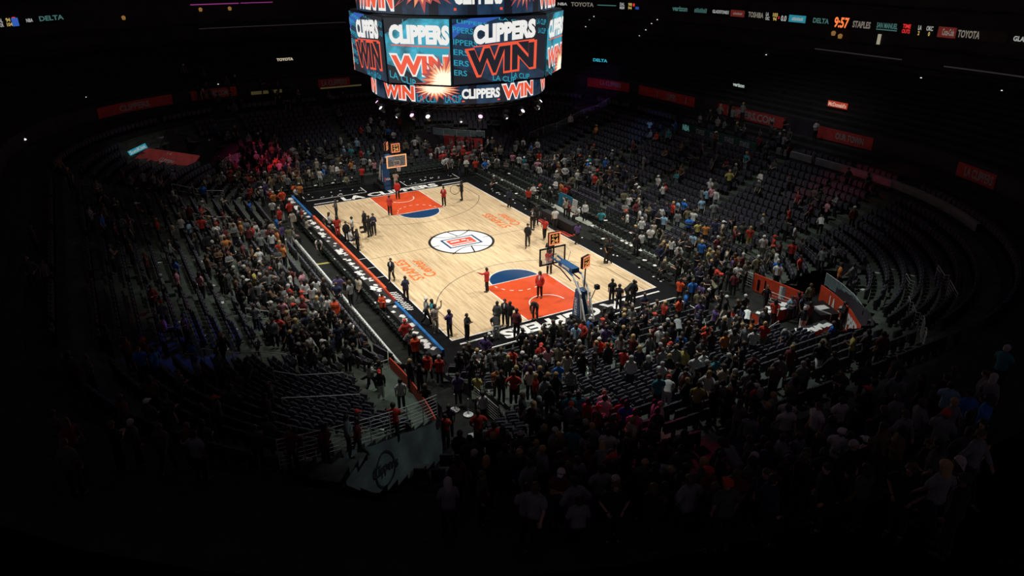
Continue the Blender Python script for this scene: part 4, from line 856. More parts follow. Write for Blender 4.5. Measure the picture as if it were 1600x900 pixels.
    14.81, -15.25, 1, 3, 1, 15.99, -16.13, 1, 3, 0, 4.52, -14.76, 2, 3, 0, 14.71, -14.7, 4, 3, 0, 2.96, -14.56, 1, 3, 0, 12.9, -15.26, 3, 3, 0,
    16.75, -16.3, 2, 3, 0, 7.76, -15.52, 1, 3, 0, 10.6, -15.63, 2, 3, 0, 12.22, -13.73, 3, 3, 0, 4.02, -15.81, 2, 3, 0, 0.56, -18.01, 17, 3, 0,
    10.07, -16.69, 2, 3, 0, 7, -16.13, 17, 3, 1, -0.32, -16.22, 12, 3, 0, 1.89, -14.77, 3, 3, 0, 16.08, -16.71, 3, 3, 0, 2.1, -15.84, 3, 3, 0,
    2.95, -18.88, 17, 3, 0, 8.76, -17.2, 1, 3, 1, 13.05, -14.64, 3, 3, 0, 14.21, -16.08, 3, 3, 0, 0.07, -15.69, 17, 3, 0, 3.59, -15.4, 3, 3, 1,
    11.88, -14.7, 3, 3, 0, 12.04, -15.31, 4, 3, 0, 11.78, -16.24, 17, 3, 0, 9.04, -17.93, 2, 3, 1, 12.04, -17.35, 3, 3, 1, 1.95, -18.7, 4, 3, 1,
    8.54, -15.82, 3, 3, 0, 11.13, -15.82, 3, 3, 0, 8.12, -16.67, 3, 3, 0, 5.56, -18.17, 2, 3, 0, 2.64, -16.34, 2, 3, 0, 15.63, -15.2, 3, 3, 0,
    1.07, -16.7, 3, 3, 0, 3.2, -15.82, 3, 3, 0, 4.22, -14.19, 12, 3, 0, 0.23, -17.53, 3, 3, 0, 0.56, -14.12, 2, 3, 0, -22.98, -11.55, 3, 3, 0,
    -22.02, -9.91, 16, 3, 0, -29.7, -11.72, 3, 3, 0, -28.83, -8.79, 3, 3, 0, -29.43, -8.37, 3, 3, 0, -28.21, -7.37, 2, 3, 0, -29.02, -7.17, 4, 3, 0,
    -25.85, -10.66, 2, 3, 0, -25.31, -8.89, 3, 3, 0, -22.36, -1.31, 3, 3, 0, -19.18, -7.55, 16, 3, 0, -30.7, -12.45, 4, 3, 0, -27.73, -8.89, 2, 3, 0,
    -23.54, -10.66, 3, 3, 0, -21.54, -6.14, 3, 3, 0, -26.07, -11.43, 1, 3, 1, -26.62, -4.53, 2, 3, 0, -23.5, -12.98, 12, 3, 0, -23.24, -1.77, 3, 3, 0,
    -24.29, -11.07, 1, 3, 1, -28.34, -10.53, 16, 3, 0, -19.62, -3.3, 17, 3, 0, -22.35, -7.58, 16, 3, 0, -19.73, -13.05, 3, 3, 0, -28.38, -12.67, 16, 3, 0,
    -21.95, -11.17, 3, 3, 0, -22.36, -3.23, 4, 3, 0, -18.27, -3.28, 16, 3, 1, -30.55, -11.45, 16, 3, 1, -25.87, -13.08, 17, 3, 0, -19.98, -6.65, 3, 3, 0,
    -25.89, -9.82, 1, 3, 1, -24.08, -3.74, 3, 3, 0, -28.88, -11.22, 1, 3, 0, -26.22, -6.67, 2, 3, 1, -24.43, -8.2, 3, 3, 1, -28.12, -12.03, 12, 3, 0,
    -19.61, -9.79, 17, 3, 0, -25.29, -12.65, 12, 3, 0, -23.56, -9.33, 2, 3, 0, -23.62, -3.09, 2, 3, 0, -29.45, -9.65, 1, 3, 0, -24.92, -3.31, 2, 3, 1,
    -30.05, -10.75, 3, 3, 0, -26.82, -9.74, 2, 3, 0, -19.17, -12.8, 3, 3, 1, -25.07, -6.74, 3, 3, 0, -22.95, -7.74, 4, 3, 0, -22.05, -6.95, 17, 3, 0,
    -27.95, -5.21, 3, 3, 0, -25.65, -7.69, 3, 3, 0, -27.26, -12.79, 3, 3, 0, -29.03, -12.52, 4, 3, 0, -29.02, -7.89, 2, 3, 0, -21.77, -4.33, 1, 3, 0,
    -20.91, -2.9, 3, 3, 0, -24.18, -11.62, 3, 3, 0, -26.38, -5.33, 2, 3, 0, -24.89, -11.75, 4, 3, 0, -24.01, -1.83, 12, 3, 1, -23.75, -13.59, 3, 3, 0,
    -26.37, -8.17, 17, 3, 0, -26.39, -2.68, 3, 3, 0, -21.51, -2.89, 3, 3, 1, -23.06, -13.58, 2, 3, 0, -25.67, -5.24, 12, 3, 0, -21.38, -10.65, 3, 3, 0,
    -24.95, -4.55, 3, 3, 0, -20.32, -9.1, 17, 3, 0, -23.22, -5.51, 4, 3, 0, 18.66, -4.25, 3, 3, 0, 19.05, -9.43, 3, 3, 0, 24.06, -4.54, 3, 3, 0,
    19.26, 2.5, 4, 3, 0, 31.11, -10.46, 3, 3, 0, 30.21, -1.81, 3, 3, 0, 22.43, 0.59, 12, 3, 0, 28.91, -9.86, 3, 3, 1, 32.6, -5.32, 3, 3, 0,
    19.44, 3.29, 12, 3, 1, 19.41, -5.65, 2, 3, 0, 20.22, -3.27, 3, 3, 0, 25.09, 0.99, 3, 3, 0, 20.69, 0.58, 3, 3, 0, 23.02, -9.12, 2, 3, 0,
    25.88, 1.23, 3, 3, 0, 18.09, -8.36, 3, 3, 0, 19.07, -0.12, 3, 3, 0, 20.58, -8.19, 2, 3, 0, 32.02, -10.77, 3, 3, 0, 30.82, -1.41, 12, 3, 0,
    18.09, -5.07, 3, 3, 0, 28.57, -0.37, 3, 3, 1, 19.08, 1.16, 3, 3, 0, 21.06, -6.05, 3, 3, 1, 17.61, 1.36, 3, 3, 1, 23.26, -3.16, 3, 3, 0,
    19.42, -0.6, 12, 3, 0, 18.53, -8.88, 2, 3, 0, 32.73, -3.56, 2, 3, 0, 20.22, -4.18, 3, 3, 0, 27.6, 1.07, 3, 3, 1, 30, -4.37, 12, 3, 0,
    23.54, -2.28, 2, 3, 0, 19.41, -3.42, 4, 3, 1, 22.4, 2.95, 3, 3, 0, 21.97, 2.17, 3, 3, 0, 22.31, 1.55, 3, 3, 0, 19.07, -5.1, 4, 3, 0,
    22.42, -3.25, 2, 3, 0, 21.47, 0.01, 3, 3, 0, 30.03, -3.77, 3, 3, 0, 19.9, 2.09, 3, 3, 0, 24.34, 3.66, 3, 3, 0, 26.86, -0.36, 2, 3, 0,
    30.8, -9.36, 3, 3, 0, 21.02, -6.8, 3, 3, 0, 20.61, -1.96, 2, 3, 0, 17.72, 3.76, 4, 3, 0, 25.75, -0.71, 3, 3, 0, 21.68, -3.78, 2, 3, 0,
    30.25, -3.25, 3, 3, 0, 21.47, -0.77, 3, 3, 0, 25.87, -0.11, 2, 3, 0, 25.86, -1.42, 2, 3, 0, 25.05, 3.95, 2, 3, 0, 23.42, -4.79, 3, 3, 0,
    18.15, -3.67, 3, 3, 0, 22.32, 3.87, 4, 3, 0, 17.99, -1.79, 2, 3, 0, 14.75, 9.83, 3, 3, 0, 7.71, 10.95, 3, 3, 0, 15.05, 12.11, 3, 3, 0,
    14.55, 12.37, 2, 3, 0, 10.59, 11.35, 2, 3, 0, 11.72, 9.97, 4, 3, 0, 15.56, 11.25, 4, 3, 0, 11.94, 12.56, 3, 3, 0, 14.61, 9.06, 3, 3, 0,
    9.25, 9.89, 3, 3, 0, 3.68, 13.23, 3, 3, 1, 12.87, 10.74, 2, 3, 0, 15.63, 9.25, 2, 3, 1, 13.09, 15.78, 12, 3, 0, 15.74, 9.98, 4, 3, 0,
    16.41, 9.43, 4, 3, 0, 17.65, 10.18, 2, 3, 0, 17.8, 12.14, 3, 3, 0, 17.99, 11, 12, 3, 0, 13.05, 14.2, 12, 3, 0, 17.3, 11.25, 3, 3, 0,
    15.53, 10.54, 2, 3, 0, 16.38, 13.32, 12, 3, 0, 13.75, 10.18, 3, 3, 0, 14.06, 11.35, 3, 3, 0, 9.76, 12.26, 3, 3, 1, 10.08, 13.68, 3, 3, 1,
    13.42, 9.03, 3, 3, 1, -6.81, 13.55, 2, 3, 0, -9.82, 16.6, 2, 3, 0, -11.5, 14.91, 2, 3, 0, -9.16, 17.4, 3, 3, 0, 1.72, 15.98, 2, 3, 0,
    -3.75, 16.55, 3, 3, 0, -5.28, 14.78, 2, 3, 0, -7.5, 18.31, 3, 3, 0, -3.29, 17.47, 3, 3, 0, -4.64, 15.42, 4, 3, 0, -1.45, 14.91, 3, 3, 0,
    -4.45, 16.12, 3, 3, 0, -4.66, 17.47, 3, 3, 0, -2.12, 15.78, 2, 3, 1, -2.61, 15.19, 3, 3, 0, -8.99, 16.6, 3, 3, 1, -2.18, 16.54, 2, 3, 0,
    -2.77, 17.84, 4, 3, 0, -7.74, 16.61, 3, 3, 0, -14.26, 15.05, 3, 3, 0, -11.5, 16.71, 3, 3, 0, -15.02, 15.19, 2, 3, 0, -2.83, 16.3, 4, 3, 0,
    1.84, 15.37, 4, 3, 0, 0.97, 16.31, 3, 3, 0, -6.72, 18.6, 3, 3, 0, -3.63, 17.93, 3, 3, 0, -8.35, 17.38, 3, 3, 0, 0.22, 15.76, 4, 3, 0,
    -8.63, 17.9, 3, 3, 0, -10.28, 15.16, 4, 3, 0, -13.66, 14.55, 3, 3, 0, 41.14, -12.65, 4, 3, 0, 38.76, -14.81, 3, 3, 0, 39.29, -13.2, 2, 3, 1,
    38.59, -7.17, 2, 3, 0, 38.42, -9.65, 3, 3, 0, 30.5, -14.8, 3, 3, 0, 35.46, -10.32, 12, 3, 1, 32.79, -13.78, 12, 3, 1, 40.8, -13.58, 2, 3, 0,
    36.75, -15.8, 1, 3, 1, 39.87, -13.71, 1, 3, 0, 36.9, -12.62, 3, 3, 1, 38.36, -15.52, 1, 3, 1, 40, -10.05, 2, 3, 0, 39.01, -10.18, 4, 3, 0,
    34.3, -12.55, 2, 3, 0, 36.87, -15.02, 12, 3, 0, 38.17, -10.98, 3, 3, 0, 33.97, -15.61, 3, 3, 0, 34.27, -14.7, 3, 3, 0, 33.78, -14.12, 1, 3, 1,
    35.93, -12.71, 12, 3, 0, 39.55, -12.03, 3, 3, 1, 32.18, -12.83, 1, 3, 1, 36.05, -11.7, 3, 3, 0, 38.6, -9.11, 1, 3, 0, 39.34, -8.68, 3, 3, 0,
    35.54, -10.94, 12, 3, 1, 40.02, -10.7, 3, 3, 0, 40.17, -12.59, 12, 3, 0, 31.46, -14.9, 2, 3, 0, 40.58, -10.95, 3, 3, 0, 40.24, -13.3, 3, 3, 0,
    36.3, -14.4, 3, 3, 0, 40.48, -12.03, 3, 3, 0, 37.99, -16.46, 1, 3, 0, 33.39, -14.67, 2, 3, 0, 32.97, -15.49, 3, 3, 0, 35.2, -14.95, 1, 3, 0,
    36.16, -7.51, 1, 3, 0, 34.39, -14, 1, 3, 0, 40.65, -10.38, 3, 3, 0, 39.29, -13.83, 3, 3, 0, 38.25, -13.21, 3, 3, 0, 36.98, -7.9, 4, 3, 0,
    32.06, -13.37, 2, 3, 0, 35.32, -11.68, 3, 3, 0, 37.68, -9.3, 2, 3, 0, 39.42, -12.64, 12, 3, 0, 30.91, -14.36, 4, 3, 0, 39.37, -9.74, 4, 3, 0,
    39.11, -10.8, 3, 3, 0, 31.68, -14.18, 3, 3, 0, 32.04, -11.38, 2, 3, 0, 39.72, -14.59, 3, 3, 0, 43.28, -10.09, 3, 3, 0, 40.23, -2.66, 1, 3, 0,
    39.36, -6.15, 3, 3, 0, 39.78, -2.12, 1, 3, 0, 42.1, -6.86, 3, 3, 0, 39.79, -5.13, 1, 3, 0, 38.79, -2.22, 3, 3, 0, 40.42, -3.37, 3, 3, 1,
    42.7, -8.23, 1, 3, 0, 38.66, -8.56, 1, 3, 0, 42.49, -9.36, 2, 3, 0, 42.21, -7.57, 2, 3, 0, 42.69, -10.6, 3, 3, 0, 41.9, -8.56, 3, 3, 0,
    38.85, -2.88, 3, 3, 1, 35.31, -2.09, 2, 3, 0, 43.32, -10.66, 1, 3, 0, 40.9, -9.02, 3, 3, 0, 41.81, -10.57, 2, 3, 0, 41.41, -11.32, 3, 3, 0,
    40.81, -9.58, 3, 3, 0, 41.46, -6.12, 3, 3, 0, 40.43, -4.85, 1, 3, 0, 38.6, -6.11, 3, 3, 0, 35.4, -0.82, 2, 3, 0, 38.06, -2.15, 3, 3, 0,
    36.19, -0.38, 2, 3, 0, 40.16, -6.54, 1, 3, 0, 44.03, -11.43, 3, 3, 0, 37.08, -3.01, 1, 3, 0, -23.57, 10.04, 2, 3, 0, -26.55, 12.25, 3, 3, 0,
    -24.08, 11.58, 1, 3, 0, -28.22, 9.26, 3, 3, 0, -29.17, 4.7, 1, 3, 0, -22.06, 9.32, 3, 3, 0, -25.58, 13.07, 3, 3, 0, -19.6, 13.72, 3, 3, 0,
    -23.13, 12.03, 3, 3, 0, -22.69, 13.3, 2, 3, 0, -18.19, 13.51, 1, 3, 0, -23.91, 7.45, 1, 3, 0, -27.78, 8.19, 3, 3, 0, -24.05, 12.86, 3, 3, 0,
    -23.04, 8.92, 1, 3, 0, -19.77, 12.56, 1, 3, 1, -21.28, 9.84, 2, 3, 0, -30.16, 4.73, 3, 3, 1, -23.43, 12.91, 3, 3, 0, -28.32, 3.77, 2, 3, 1,
    -18.04, 12.68, 3, 3, 0, -24.87, 9.88, 1, 3, 1, -26.74, 6.91, 3, 3, 0, -21.58, 10.87, 3, 3, 0, -19.9, 14.56, 2, 3, 1, -21.35, 13.45, 2, 3, 0,
    -34.75, -4.1, 3, 3, 0, -39.23, -8.44, 3, 3, 0, -36.09, -8.88, 3, 3, 0, -37.49, -12.67, 3, 3, 0, -40.82, -13.33, 2, 3, 0, -36.17, -10.98, 2, 3, 0,
    -36.17, -4.77, 3, 3, 0, -36.71, -12.33, 2, 3, 0, -38.03, -4.16, 3, 3, 0, -37.69, -3.18, 3, 3, 0, -37.8, -11.55, 2, 3, 1, -35.12, 2.37, 3, 3, 0,
    -38.53, -5.86, 3, 3, 0, -33.44, -2.27, 3, 3, 0, -39.1, -9.37, 2, 3, 0, -34.72, -9.71, 2, 3, 0, -35.78, 0.88, 2, 3, 0, -37.68, -5.18, 3, 3, 0,
    -39.21, -11.6, 2, 3, 1, -36.81, -5.07, 2, 3, 0, -36.2, -13.74, 3, 3, 0, -36.69, -2.3, 2, 3, 0, -32.59, 0.9, 2, 3, 1, -36.48, -9.63, 2, 3, 0,
    -40.43, -11.4, 2, 3, 0, -12.22, -18.93, 1, 3, 0, -3.39, -17.34, 3, 3, 0, -14.93, -18.5, 2, 3, 1, -6.45, -17.27, 2, 3, 0, -9.07, -21.73, 12, 3, 1,
    -3.73, -24.62, 1, 3, 0, -15.75, -14.93, 3, 3, 1, -7.81, -23.05, 2, 3, 0, -10.51, -15.82, 12, 3, 1, -2.84, -20.04, 2, 3, 0, -8.81, -15.1, 3, 3, 0,
    -2.7, -22.51, 2, 3, 0, -7.11, -16.78, 12, 3, 0, -12.83, -15.37, 1, 3, 0, -16.14, -17.1, 2, 3, 0, 4.12, -22.23, 12, 3, 0, -1.81, -23.45, 12, 3, 0,
    0.03, -23.01, 3, 3, 0, -7.82, -19.93, 2, 3, 0, -8.8, -18.29, 12, 3, 0, -9.26, -23.71, 3, 3, 0, -7.87, -18.81, 2, 3, 0, -19.11, -14.54, 2, 3, 0,
    -16.49, -19.56, 1, 3, 0, -6.8, -17.79, 2, 3, 0, -9.45, -20.07, 2, 3, 0, 20.26, -22.4, 2, 3, 0, 26.92, -24.2, 2, 3, 0, 27.46, -18.58, 12, 3, 0,
    24.4, -23.17, 3, 3, 0, 23.92, -24.44, 12, 3, 0, 24.61, -22.08, 3, 3, 0, 21.57, -23.45, 12, 3, 0, 25.25, -20.07, 2, 3, 1, 27.35, -20.78, 2, 3, 0,
    22.48, -23.05, 2, 3, 1, 28.15, -19.84, 12, 3, 0, 25.34, -26.27, 2, 3, 1, 23.69, -21.48, 2, 3, 0, 18.26, -19.52, 2, 3, 0, 23.42, -19.71, 2, 3, 0,
    23.31, -23.69, 2, 3, 1, 27.8, -23.49, 2, 3, 0, 27.54, -25.75, 12, 3, 0, 27.51, -24.68, 3, 3, 0, 21.95, -19.36, 3, 3, 0, 25.61, -22.2, 2, 3, 1,
    21.31, -20.67, 2, 3, 1, 10.9, 23.42, 2, 3, 0, 10.16, 26.83, 2, 3, 0, 5.59, 26.41, 2, 3, 0, 0, 25.95, 12, 3, 0, 2.89, 23.4, 2, 3, 0,
    12.96, 22.19, 12, 3, 0, 4.88, 23.85, 3, 3, 0, 7.61, 26.81, 12, 3, 0, 0.14, 24.26, 2, 3, 0, 3.64, 23.95, 12, 3, 1, 4.35, 26.83, 12, 3, 0,
    13.44, 23.42, 2, 3, 1, 7.78, 25.11, 2, 3, 1, 16.05, 25.69, 2, 3, 0, 0.66, 22.56, 2, 3, 0, 3.21, 22.58, 2, 3, 0, -1.81, 24.26, 2, 3, 0,
    9.42, 21.7, 2, 3, 0, -2.44, 25.1, 3, 3, 1, 14.13, 25.93, 2, 3, 0, 4.89, 25.13, 12, 3, 1, 15.07, 21.2, 12, 3, 0, -20.19, 9.3, 12, 3, 0,
    -17.67, 7.51, 1, 3, 0, -14.08, 11.92, 2, 3, 0, -20.02, 10.38, 1, 3, 1, -17.15, 7.14, 2, 3, 0, -22.32, 7.29, 12, 3, 0, -21.37, 6.95, 0, 3, 0,
    -16.75, 11.78, 2, 3, 0, -15.71, 11.74, 0, 3, 0, -18.86, 10.5, 1, 3, 0, -20.03, 7.69, 8, 3, 0, -16.43, 9.58, 12, 3, 0, -18, 11.63, 0, 3, 1,
    -15.76, 9.32, 8, 3, 0, -14.78, 11.2, 2, 3, 0, -16.55, 8.66, 0, 3, 0, -21.25, 8.92, 2, 3, 0, -15.49, 10.63, 0, 3, 0, -18.59, 7.48, 0, 3, 0,
    -21.49, 7.74, 3, 3, 0, 1.66, 27.67, 2, 3, 0, 3.85, 28.69, 2, 3, 0, -1.86, 27.88, 1, 3, 0, -1.54, 29.35, 1, 3, 0, 0.75, 27.68, 2, 3, 0,
    -1.18, 28.04, 1, 3, 0, 4.15, 29.92, 3, 3, 0, 4.94, 29.02, 3, 3, 1, -2.83, 30.24, 3, 3, 0, 5.6, 27.79, 2, 3, 0, -3.18, 29.36, 1, 3, 0,
    3.55, 27.68, 2, 3, 0, -1.19, 30.23, 1, 3, 0, -4.01, 27.66, 1, 3, 0, 5.95, 28.59, 2, 3, 0, -3.65, 28.51, 3, 3, 0,
]
PLAB = [
    'person in a dark grey shirt alone on the court by the far left corner',
    'person in black on the left fringe of the filming group',
    'long-haired person in a bright red outfit standing at the left edge of the court',
    'person in a pale shirt at the back of the filming group on the court',
    'person in a black open suit and white shirt facing the group around the tall chair',
    'tall person all in black in front of the filming group',
    'person in a grey blue shirt right of the group around the tall chair',
    'person in black next to the one in the grey blue shirt by the tall chair',
    'person in a white shirt perched low at the left edge of the court',
    'person in a red jacket standing on the far orange lane, back turned',
    'person in a red jacket at the left edge of the far orange lane',
    'person in a red jacket standing beside the far right corner of the orange lane',
    'person in a black suit holding a hoop near the far right of the court',
    'person in a black suit standing by the orange venue lettering on the left',
    'person in a navy suit at the left sideline with back turned',
    'person in a pale cap and grey jacket at the left sideline',
    'long-haired person in a dark teal top at the left sideline',
    'person in a pale hooded top raising one hand at the left sideline',
    'long-haired person in a purple top in the near left corner of the court',
    'person in a black tee at the near baseline beside the one in purple',
    'person in a red jacket pointing out beside the near lane and blue half circle',
    'person in a dark grey green suit in the group at the near lane corner',
    'person in a black suit facing the camera in the near lane corner group',
    'person in black in the middle of the group at the near lane corner',
    'person in a dark brown maroon jacket right of the group at the near lane corner',
    'person in black with a white cloth bending at the near baseline',
    'person in a red jacket standing on the near orange lane facing the camera',
    'small person in black bending on the near orange lane at the baseline',
    'person in a black tee with a white chest mark beyond the near backboard',
    'person in a reddish top seen behind the near backboard glass',
    'person in a black staff tee right of the centre circle',
    'person in a red shirt striding along the right sideline',
    'person in black with a light scarf at the right sideline',
    'person in black just behind the one with the light scarf at the right sideline',
    'person in a white tee with back turned at the right sideline table',
    'long-haired person in a purple top on the right sideline apron',
    'blond person in black with a scarf on the right sideline apron',
    'person in black with folded hands beside the blond one on the right apron',
    'person in a black tee at the near baseline right of the basket stand',
    'person in black crouched over the near baseline right of the basket stand',
    'person in black bending at the near baseline over the white lettering',
    'person in black standing on the white lettering of the near baseline',
    'person in a slate purple shirt at the right sideline far half',
]


# ================================================================== PEOPLE DATA (world x, y, shirt, trousers, flags, label)
PEOPLE = []
SH = list('w g G k n b t l r o p P m y O c e B'.split()); FL = list('s d v u x j f q L C W K H Y N h'.split())
for i in range(0, len(PNUM), 5):
    PEOPLE.append([PNUM[i], PNUM[i + 1], SH[PNUM[i + 2]], SH[PNUM[i + 3]], ''.join(c for b, c in enumerate(FL) if PNUM[i + 4] >> b & 1), PLAB[i // 5] if i // 5 < len(PLAB) else ''])
GRID = {}
for i, p in enumerate(PEOPLE): GRID.setdefault((int(p[0] // 1), int(p[1] // 1)), []).append(i)
def crowded(x, y, r=.38):
    for gx in (-1, 0, 1):
        for gy in (-1, 0, 1):
            for i in GRID.get((int(x // 1) + gx, int(y // 1) + gy), ()):
                if math.hypot(PEOPLE[i][0] - x, PEOPLE[i][1] - y) < r and 's' not in PEOPLE[i][4]: return True
    return False

# ================================================================== CHAIRS AND SEATS
def chair_proto():   # faces +x
    mb = MB()
    for s in (-.2, .2):
        mb.tube([(.2, s, 0), (-.02, s, .42), (-.2, s, .84)], .014, METB, 5); mb.tube([(-.2, s, 0), (.02, s, .3), (.2, s, .44)], .014, METB, 5)
    mb.tube([(.17, -.2, .06), (.17, .2, .06)], .01, METB, 5); mb.tube([(-.17, -.2, .06), (-.17, .2, .06)], .01, METB, 5)
    o = mb.build('courtside_chair')
    mb = MB(); mb.box(-.19, -.21, .43, .21, .21, .49, CHAIRM); s = mb.build('seat', o); bevel(s, .018)
    mb = MB(); M = Matrix.Translation((-.19, 0, .72)) @ Matrix.Rotation(-.2, 4, 'Y'); mb.box(-.025, -.21, -.17, .025, .21, .17, CHAIRM, M); b = mb.build('backrest', o); bevel(b, .02)
    return o
def bevel(o, w):
    m = o.modifiers.new('b', 'BEVEL'); m.width = w; m.segments = 2
    dg = bpy.context.evaluated_depsgraph_get(); dg.update()
    me = bpy.data.meshes.new_from_object(o.evaluated_get(dg)); o.modifiers.clear(); o.data = me
def seat_proto():    # stadium seat, tipped up, faces +x
    mb = MB()
    for s in (-.25, .25):
        mb.box(-.05, s - .012, .0, .03, s + .012, .58, METB); mb.box(-.12, s - .025, .56, .26, s + .025, .60, METB)
    mb.box(-.05, -.25, .20, -.02, .25, .24, METB)
    o = mb.build('stadium_seat')
    mb = MB()
    pts = [(-.22, 0), (.22, 0), (.24, .25), (.20, .42), (.12, .47), (-.12, .47), (-.20, .42), (-.24, .25)]
    M = Matrix.Translation((-.06, 0, .38)) @ Matrix.Rotation(-.22, 4, 'Y')
    A = [tuple(M @ Vector((.03 - .04 * (abs(y) / .24) ** 2 * -1, y, z))) for y, z in pts]; B = [tuple(M @ Vector((-.02, y, z))) for y, z in pts]
    mb.face(A, SEATM); mb.face(list(reversed(B)), SEATP)
    for i in range(len(pts)): mb.face([A[i], B[i], B[(i + 1) % len(pts)], A[(i + 1) % len(pts)]], SEATP)
    mb.build('backrest', o)
    mb = MB(); M = Matrix.Translation((.06, 0, .42)) @ Matrix.Rotation(-1.25, 4, 'Y')
    mb.box(-.02, -.22, -.03, .38, .22, .035, SEATP, M); s = mb.build('seat', o); bevel(s, .02)
    return o
def copy_tree(o):
    c = o.copy(); COL.objects.link(c)
    for ch in o.children:
        k = ch.copy(); COL.objects.link(k); k.parent = c; k.matrix_parent_inverse = ch.matrix_parent_inverse.copy()
    return c
CH = chair_proto(); ST = seat_proto()
def merged(protos): # returns (verts, faces, mats) of a proto tree
    V, F, M = [], [], []
    for o in protos:
        n = len(V); V += [tuple(v.co) for v in o.data.vertices]
        for p in o.data.polygons: F.append([n + i for i in p.vertices]); M.append(o.data.materials[p.material_index])
    return V, F, M
def stuff(name, proto, places, label, cat, keep=None):
    if not places: return
    V, F, M = merged([proto] + list(proto.children)) if keep is None else keep
    mb = MB()
    for (x, y, z, a) in places:
        n = len(mb.v); c, s = math.cos(a), math.sin(a)
        mb.v += [(x + c * v[0] - s * v[1], y + s * v[0] + c * v[1], z + v[2]) for v in V]
        mb.f += [tuple(n + i for i in f) for f in F]; mb.m += [mb.mi(m) for m in M]
    return tag(mb.build(name), label, cat, kind='stuff')

places = [] # (x,y,z,angle,zone)
def row(n0, n1, fixed, axis, ang, zone, step=.56, z=0, gaps=()):
    t = n0
    while t <= n1:
        x, y = (t, fixed) if axis == 'x' else (fixed, t)
        if not any(a < t < b for a, b in gaps) and not crowded(x, y, .3) and in_view(x, y, z, 10): places.append((x, y, z, ang + R.uniform(-.05, .05), zone))
        t += step
row(-17.5, 15.9, 9.25, 'x', -PI / 2, 'right front', gaps=((-3.2, 4.6), (-8.3, -7.6), (9.8, 10.4)))
row(-17.5, 15.9, 10.2, 'x', -PI / 2, 'right second', gaps=((-2.5, 3.2),))
row(-17.5, 15.9, 11.95, 'x', -PI / 2, 'right third', gaps=((-5, -2.4),))
row(-17.5, 15.9, 12.75, 'x', -PI / 2, 'right fourth')
for x_, zn in ((-19.1, 'far front'), (-19.95, 'far second'), (-20.8, 'far third')): row(-9.4, 9.4, x_, 'y', 0, zn, gaps=((-1.4, 1.2),))
for x_, zn in ((17.5, 'near front'), (18.3, 'near second')): row(-7.4, 6.8, x_, 'y', PI, zn, gaps=((-1.3, 1.3),))
row(-12.5, 16.2, -10.15, 'x', PI / 2, 'left press')
places.sort(key=lambda p: depth(p[0], p[1]))
ZL = {'right front': ('empty black courtside chair in the front row along the right sideline', 'chairs in the front row along the right sideline'),
      'right second': ('empty black courtside chair in the second row along the right sideline', 'chairs in the second row along the right sideline'),
      'right third': ('empty black chair just behind the pale walkway on the right side', 'chairs behind the right walkway'),
      'right fourth': ('empty black chair in the last flat row below the right stands', 'chairs in the last flat row on the right'),
      'far front': ('empty black chair in the front row behind the far basket', 'front row chairs behind the far basket'),
      'far second': ('empty black chair in the second row behind the far basket', 'second row chairs behind the far basket'),
      'far third': ('empty black chair in the third row behind the far basket', 'third row chairs behind the far basket'),
      'near front': ('empty black chair in the front row behind the near baseline', 'front row chairs behind the near baseline'),
      'near second': ('empty black chair in the second row behind the near baseline', 'second row chairs behind the near baseline'),
      'left press': ('empty black chair at the back of the long scoring table', 'chairs behind the long scoring table')}
NCH = 290
for i, (x, y, z, a, zn) in enumerate(places[:NCH]):
    o = CH if i == 0 else copy_tree(CH)
    o.location = (x, y, z + .012 if abs(y) < 12 and abs(x) < 18 else z); o.rotation_euler = (0, 0, a); tag(o, ZL[zn][0], 'chair', ZL[zn][1])
stuff('distant_chairs', CH, [p[:4] for p in places[NCH:]], 'rows of empty black chairs farther off along the court edges', 'chairs')

seats = []
for k in range(0, 18):
    if k == 16: continue
    d = k * TR + .52; z = prof(k * TR + TR * .6)
    u = 0.0
    while u < ULEN:
        fac = 1.0
        x, y, nx, ny = path(u, d)
        for (s, l, kk, dt) in SEG:
            if s <= u <= s + l: fac = 1.0 if kk == 'L' else CR / (CR + d)
        st = .56 * fac
        # aisles at fixed places on the base line
        au = u % 7.4
        if au < 1.15 * (fac ** .5): u += st; continue
        if 16.8 < x < 24.8 and -15.0 < y < -12: u += st; continue
        if math.hypot(x - 25.6, y + 16.6) < 1.4: u += st; continue
        if x < -24 and -21.5 < y < -14.3 and 8 < d < 14: u += st; continue
        if not isflat(x, y) and not isflat(x - nx * .5, y - ny * .5) and in_view(x, y, z, 25) and not crowded(x, y, .36):
            if R.random() > .01: seats.append((x, y, z, math.atan2(-ny, -nx)))
        u += st
seats.sort(key=lambda p: depth(p[0], p[1], p[2]))
# the seats that show largest and are lit well enough to see: prefer the near lower rows
def seat_rank(p): return depth(p[0], p[1], p[2]) + max(0, bdist(p[0], p[1]) - 9) * 6
seats.sort(key=seat_rank)
NST = 290
ORD = 'first second third fourth fifth sixth seventh eighth ninth tenth eleventh twelfth thirteenth fourteenth fifteenth sixteenth seventeenth eighteenth nineteenth twentieth'.split()
def side_of(x, y):
    if x > 14 and abs(y) < x - 4: return 'near end' if y > -9 else 'near left corner'
    if x < -14 and abs(y) < -x - 5: return 'far end'
    return 'right side' if y > 0 else 'left side'
for i, (x, y, z, a) in enumerate(seats[:NST]):
    o = ST if i == 0 else copy_tree(ST)
    o.location = (x, y, z); o.rotation_euler = (0, 0, a)
    sd = side_of(x, y); rw = ORD[int(bdist(x, y) / TR)]
    tag(o, f'empty dark tip-up seat in the {sd} stand, {rw} row up from the floor', 'seat', f'tip-up seats in the {rw} row of the {sd} stand')
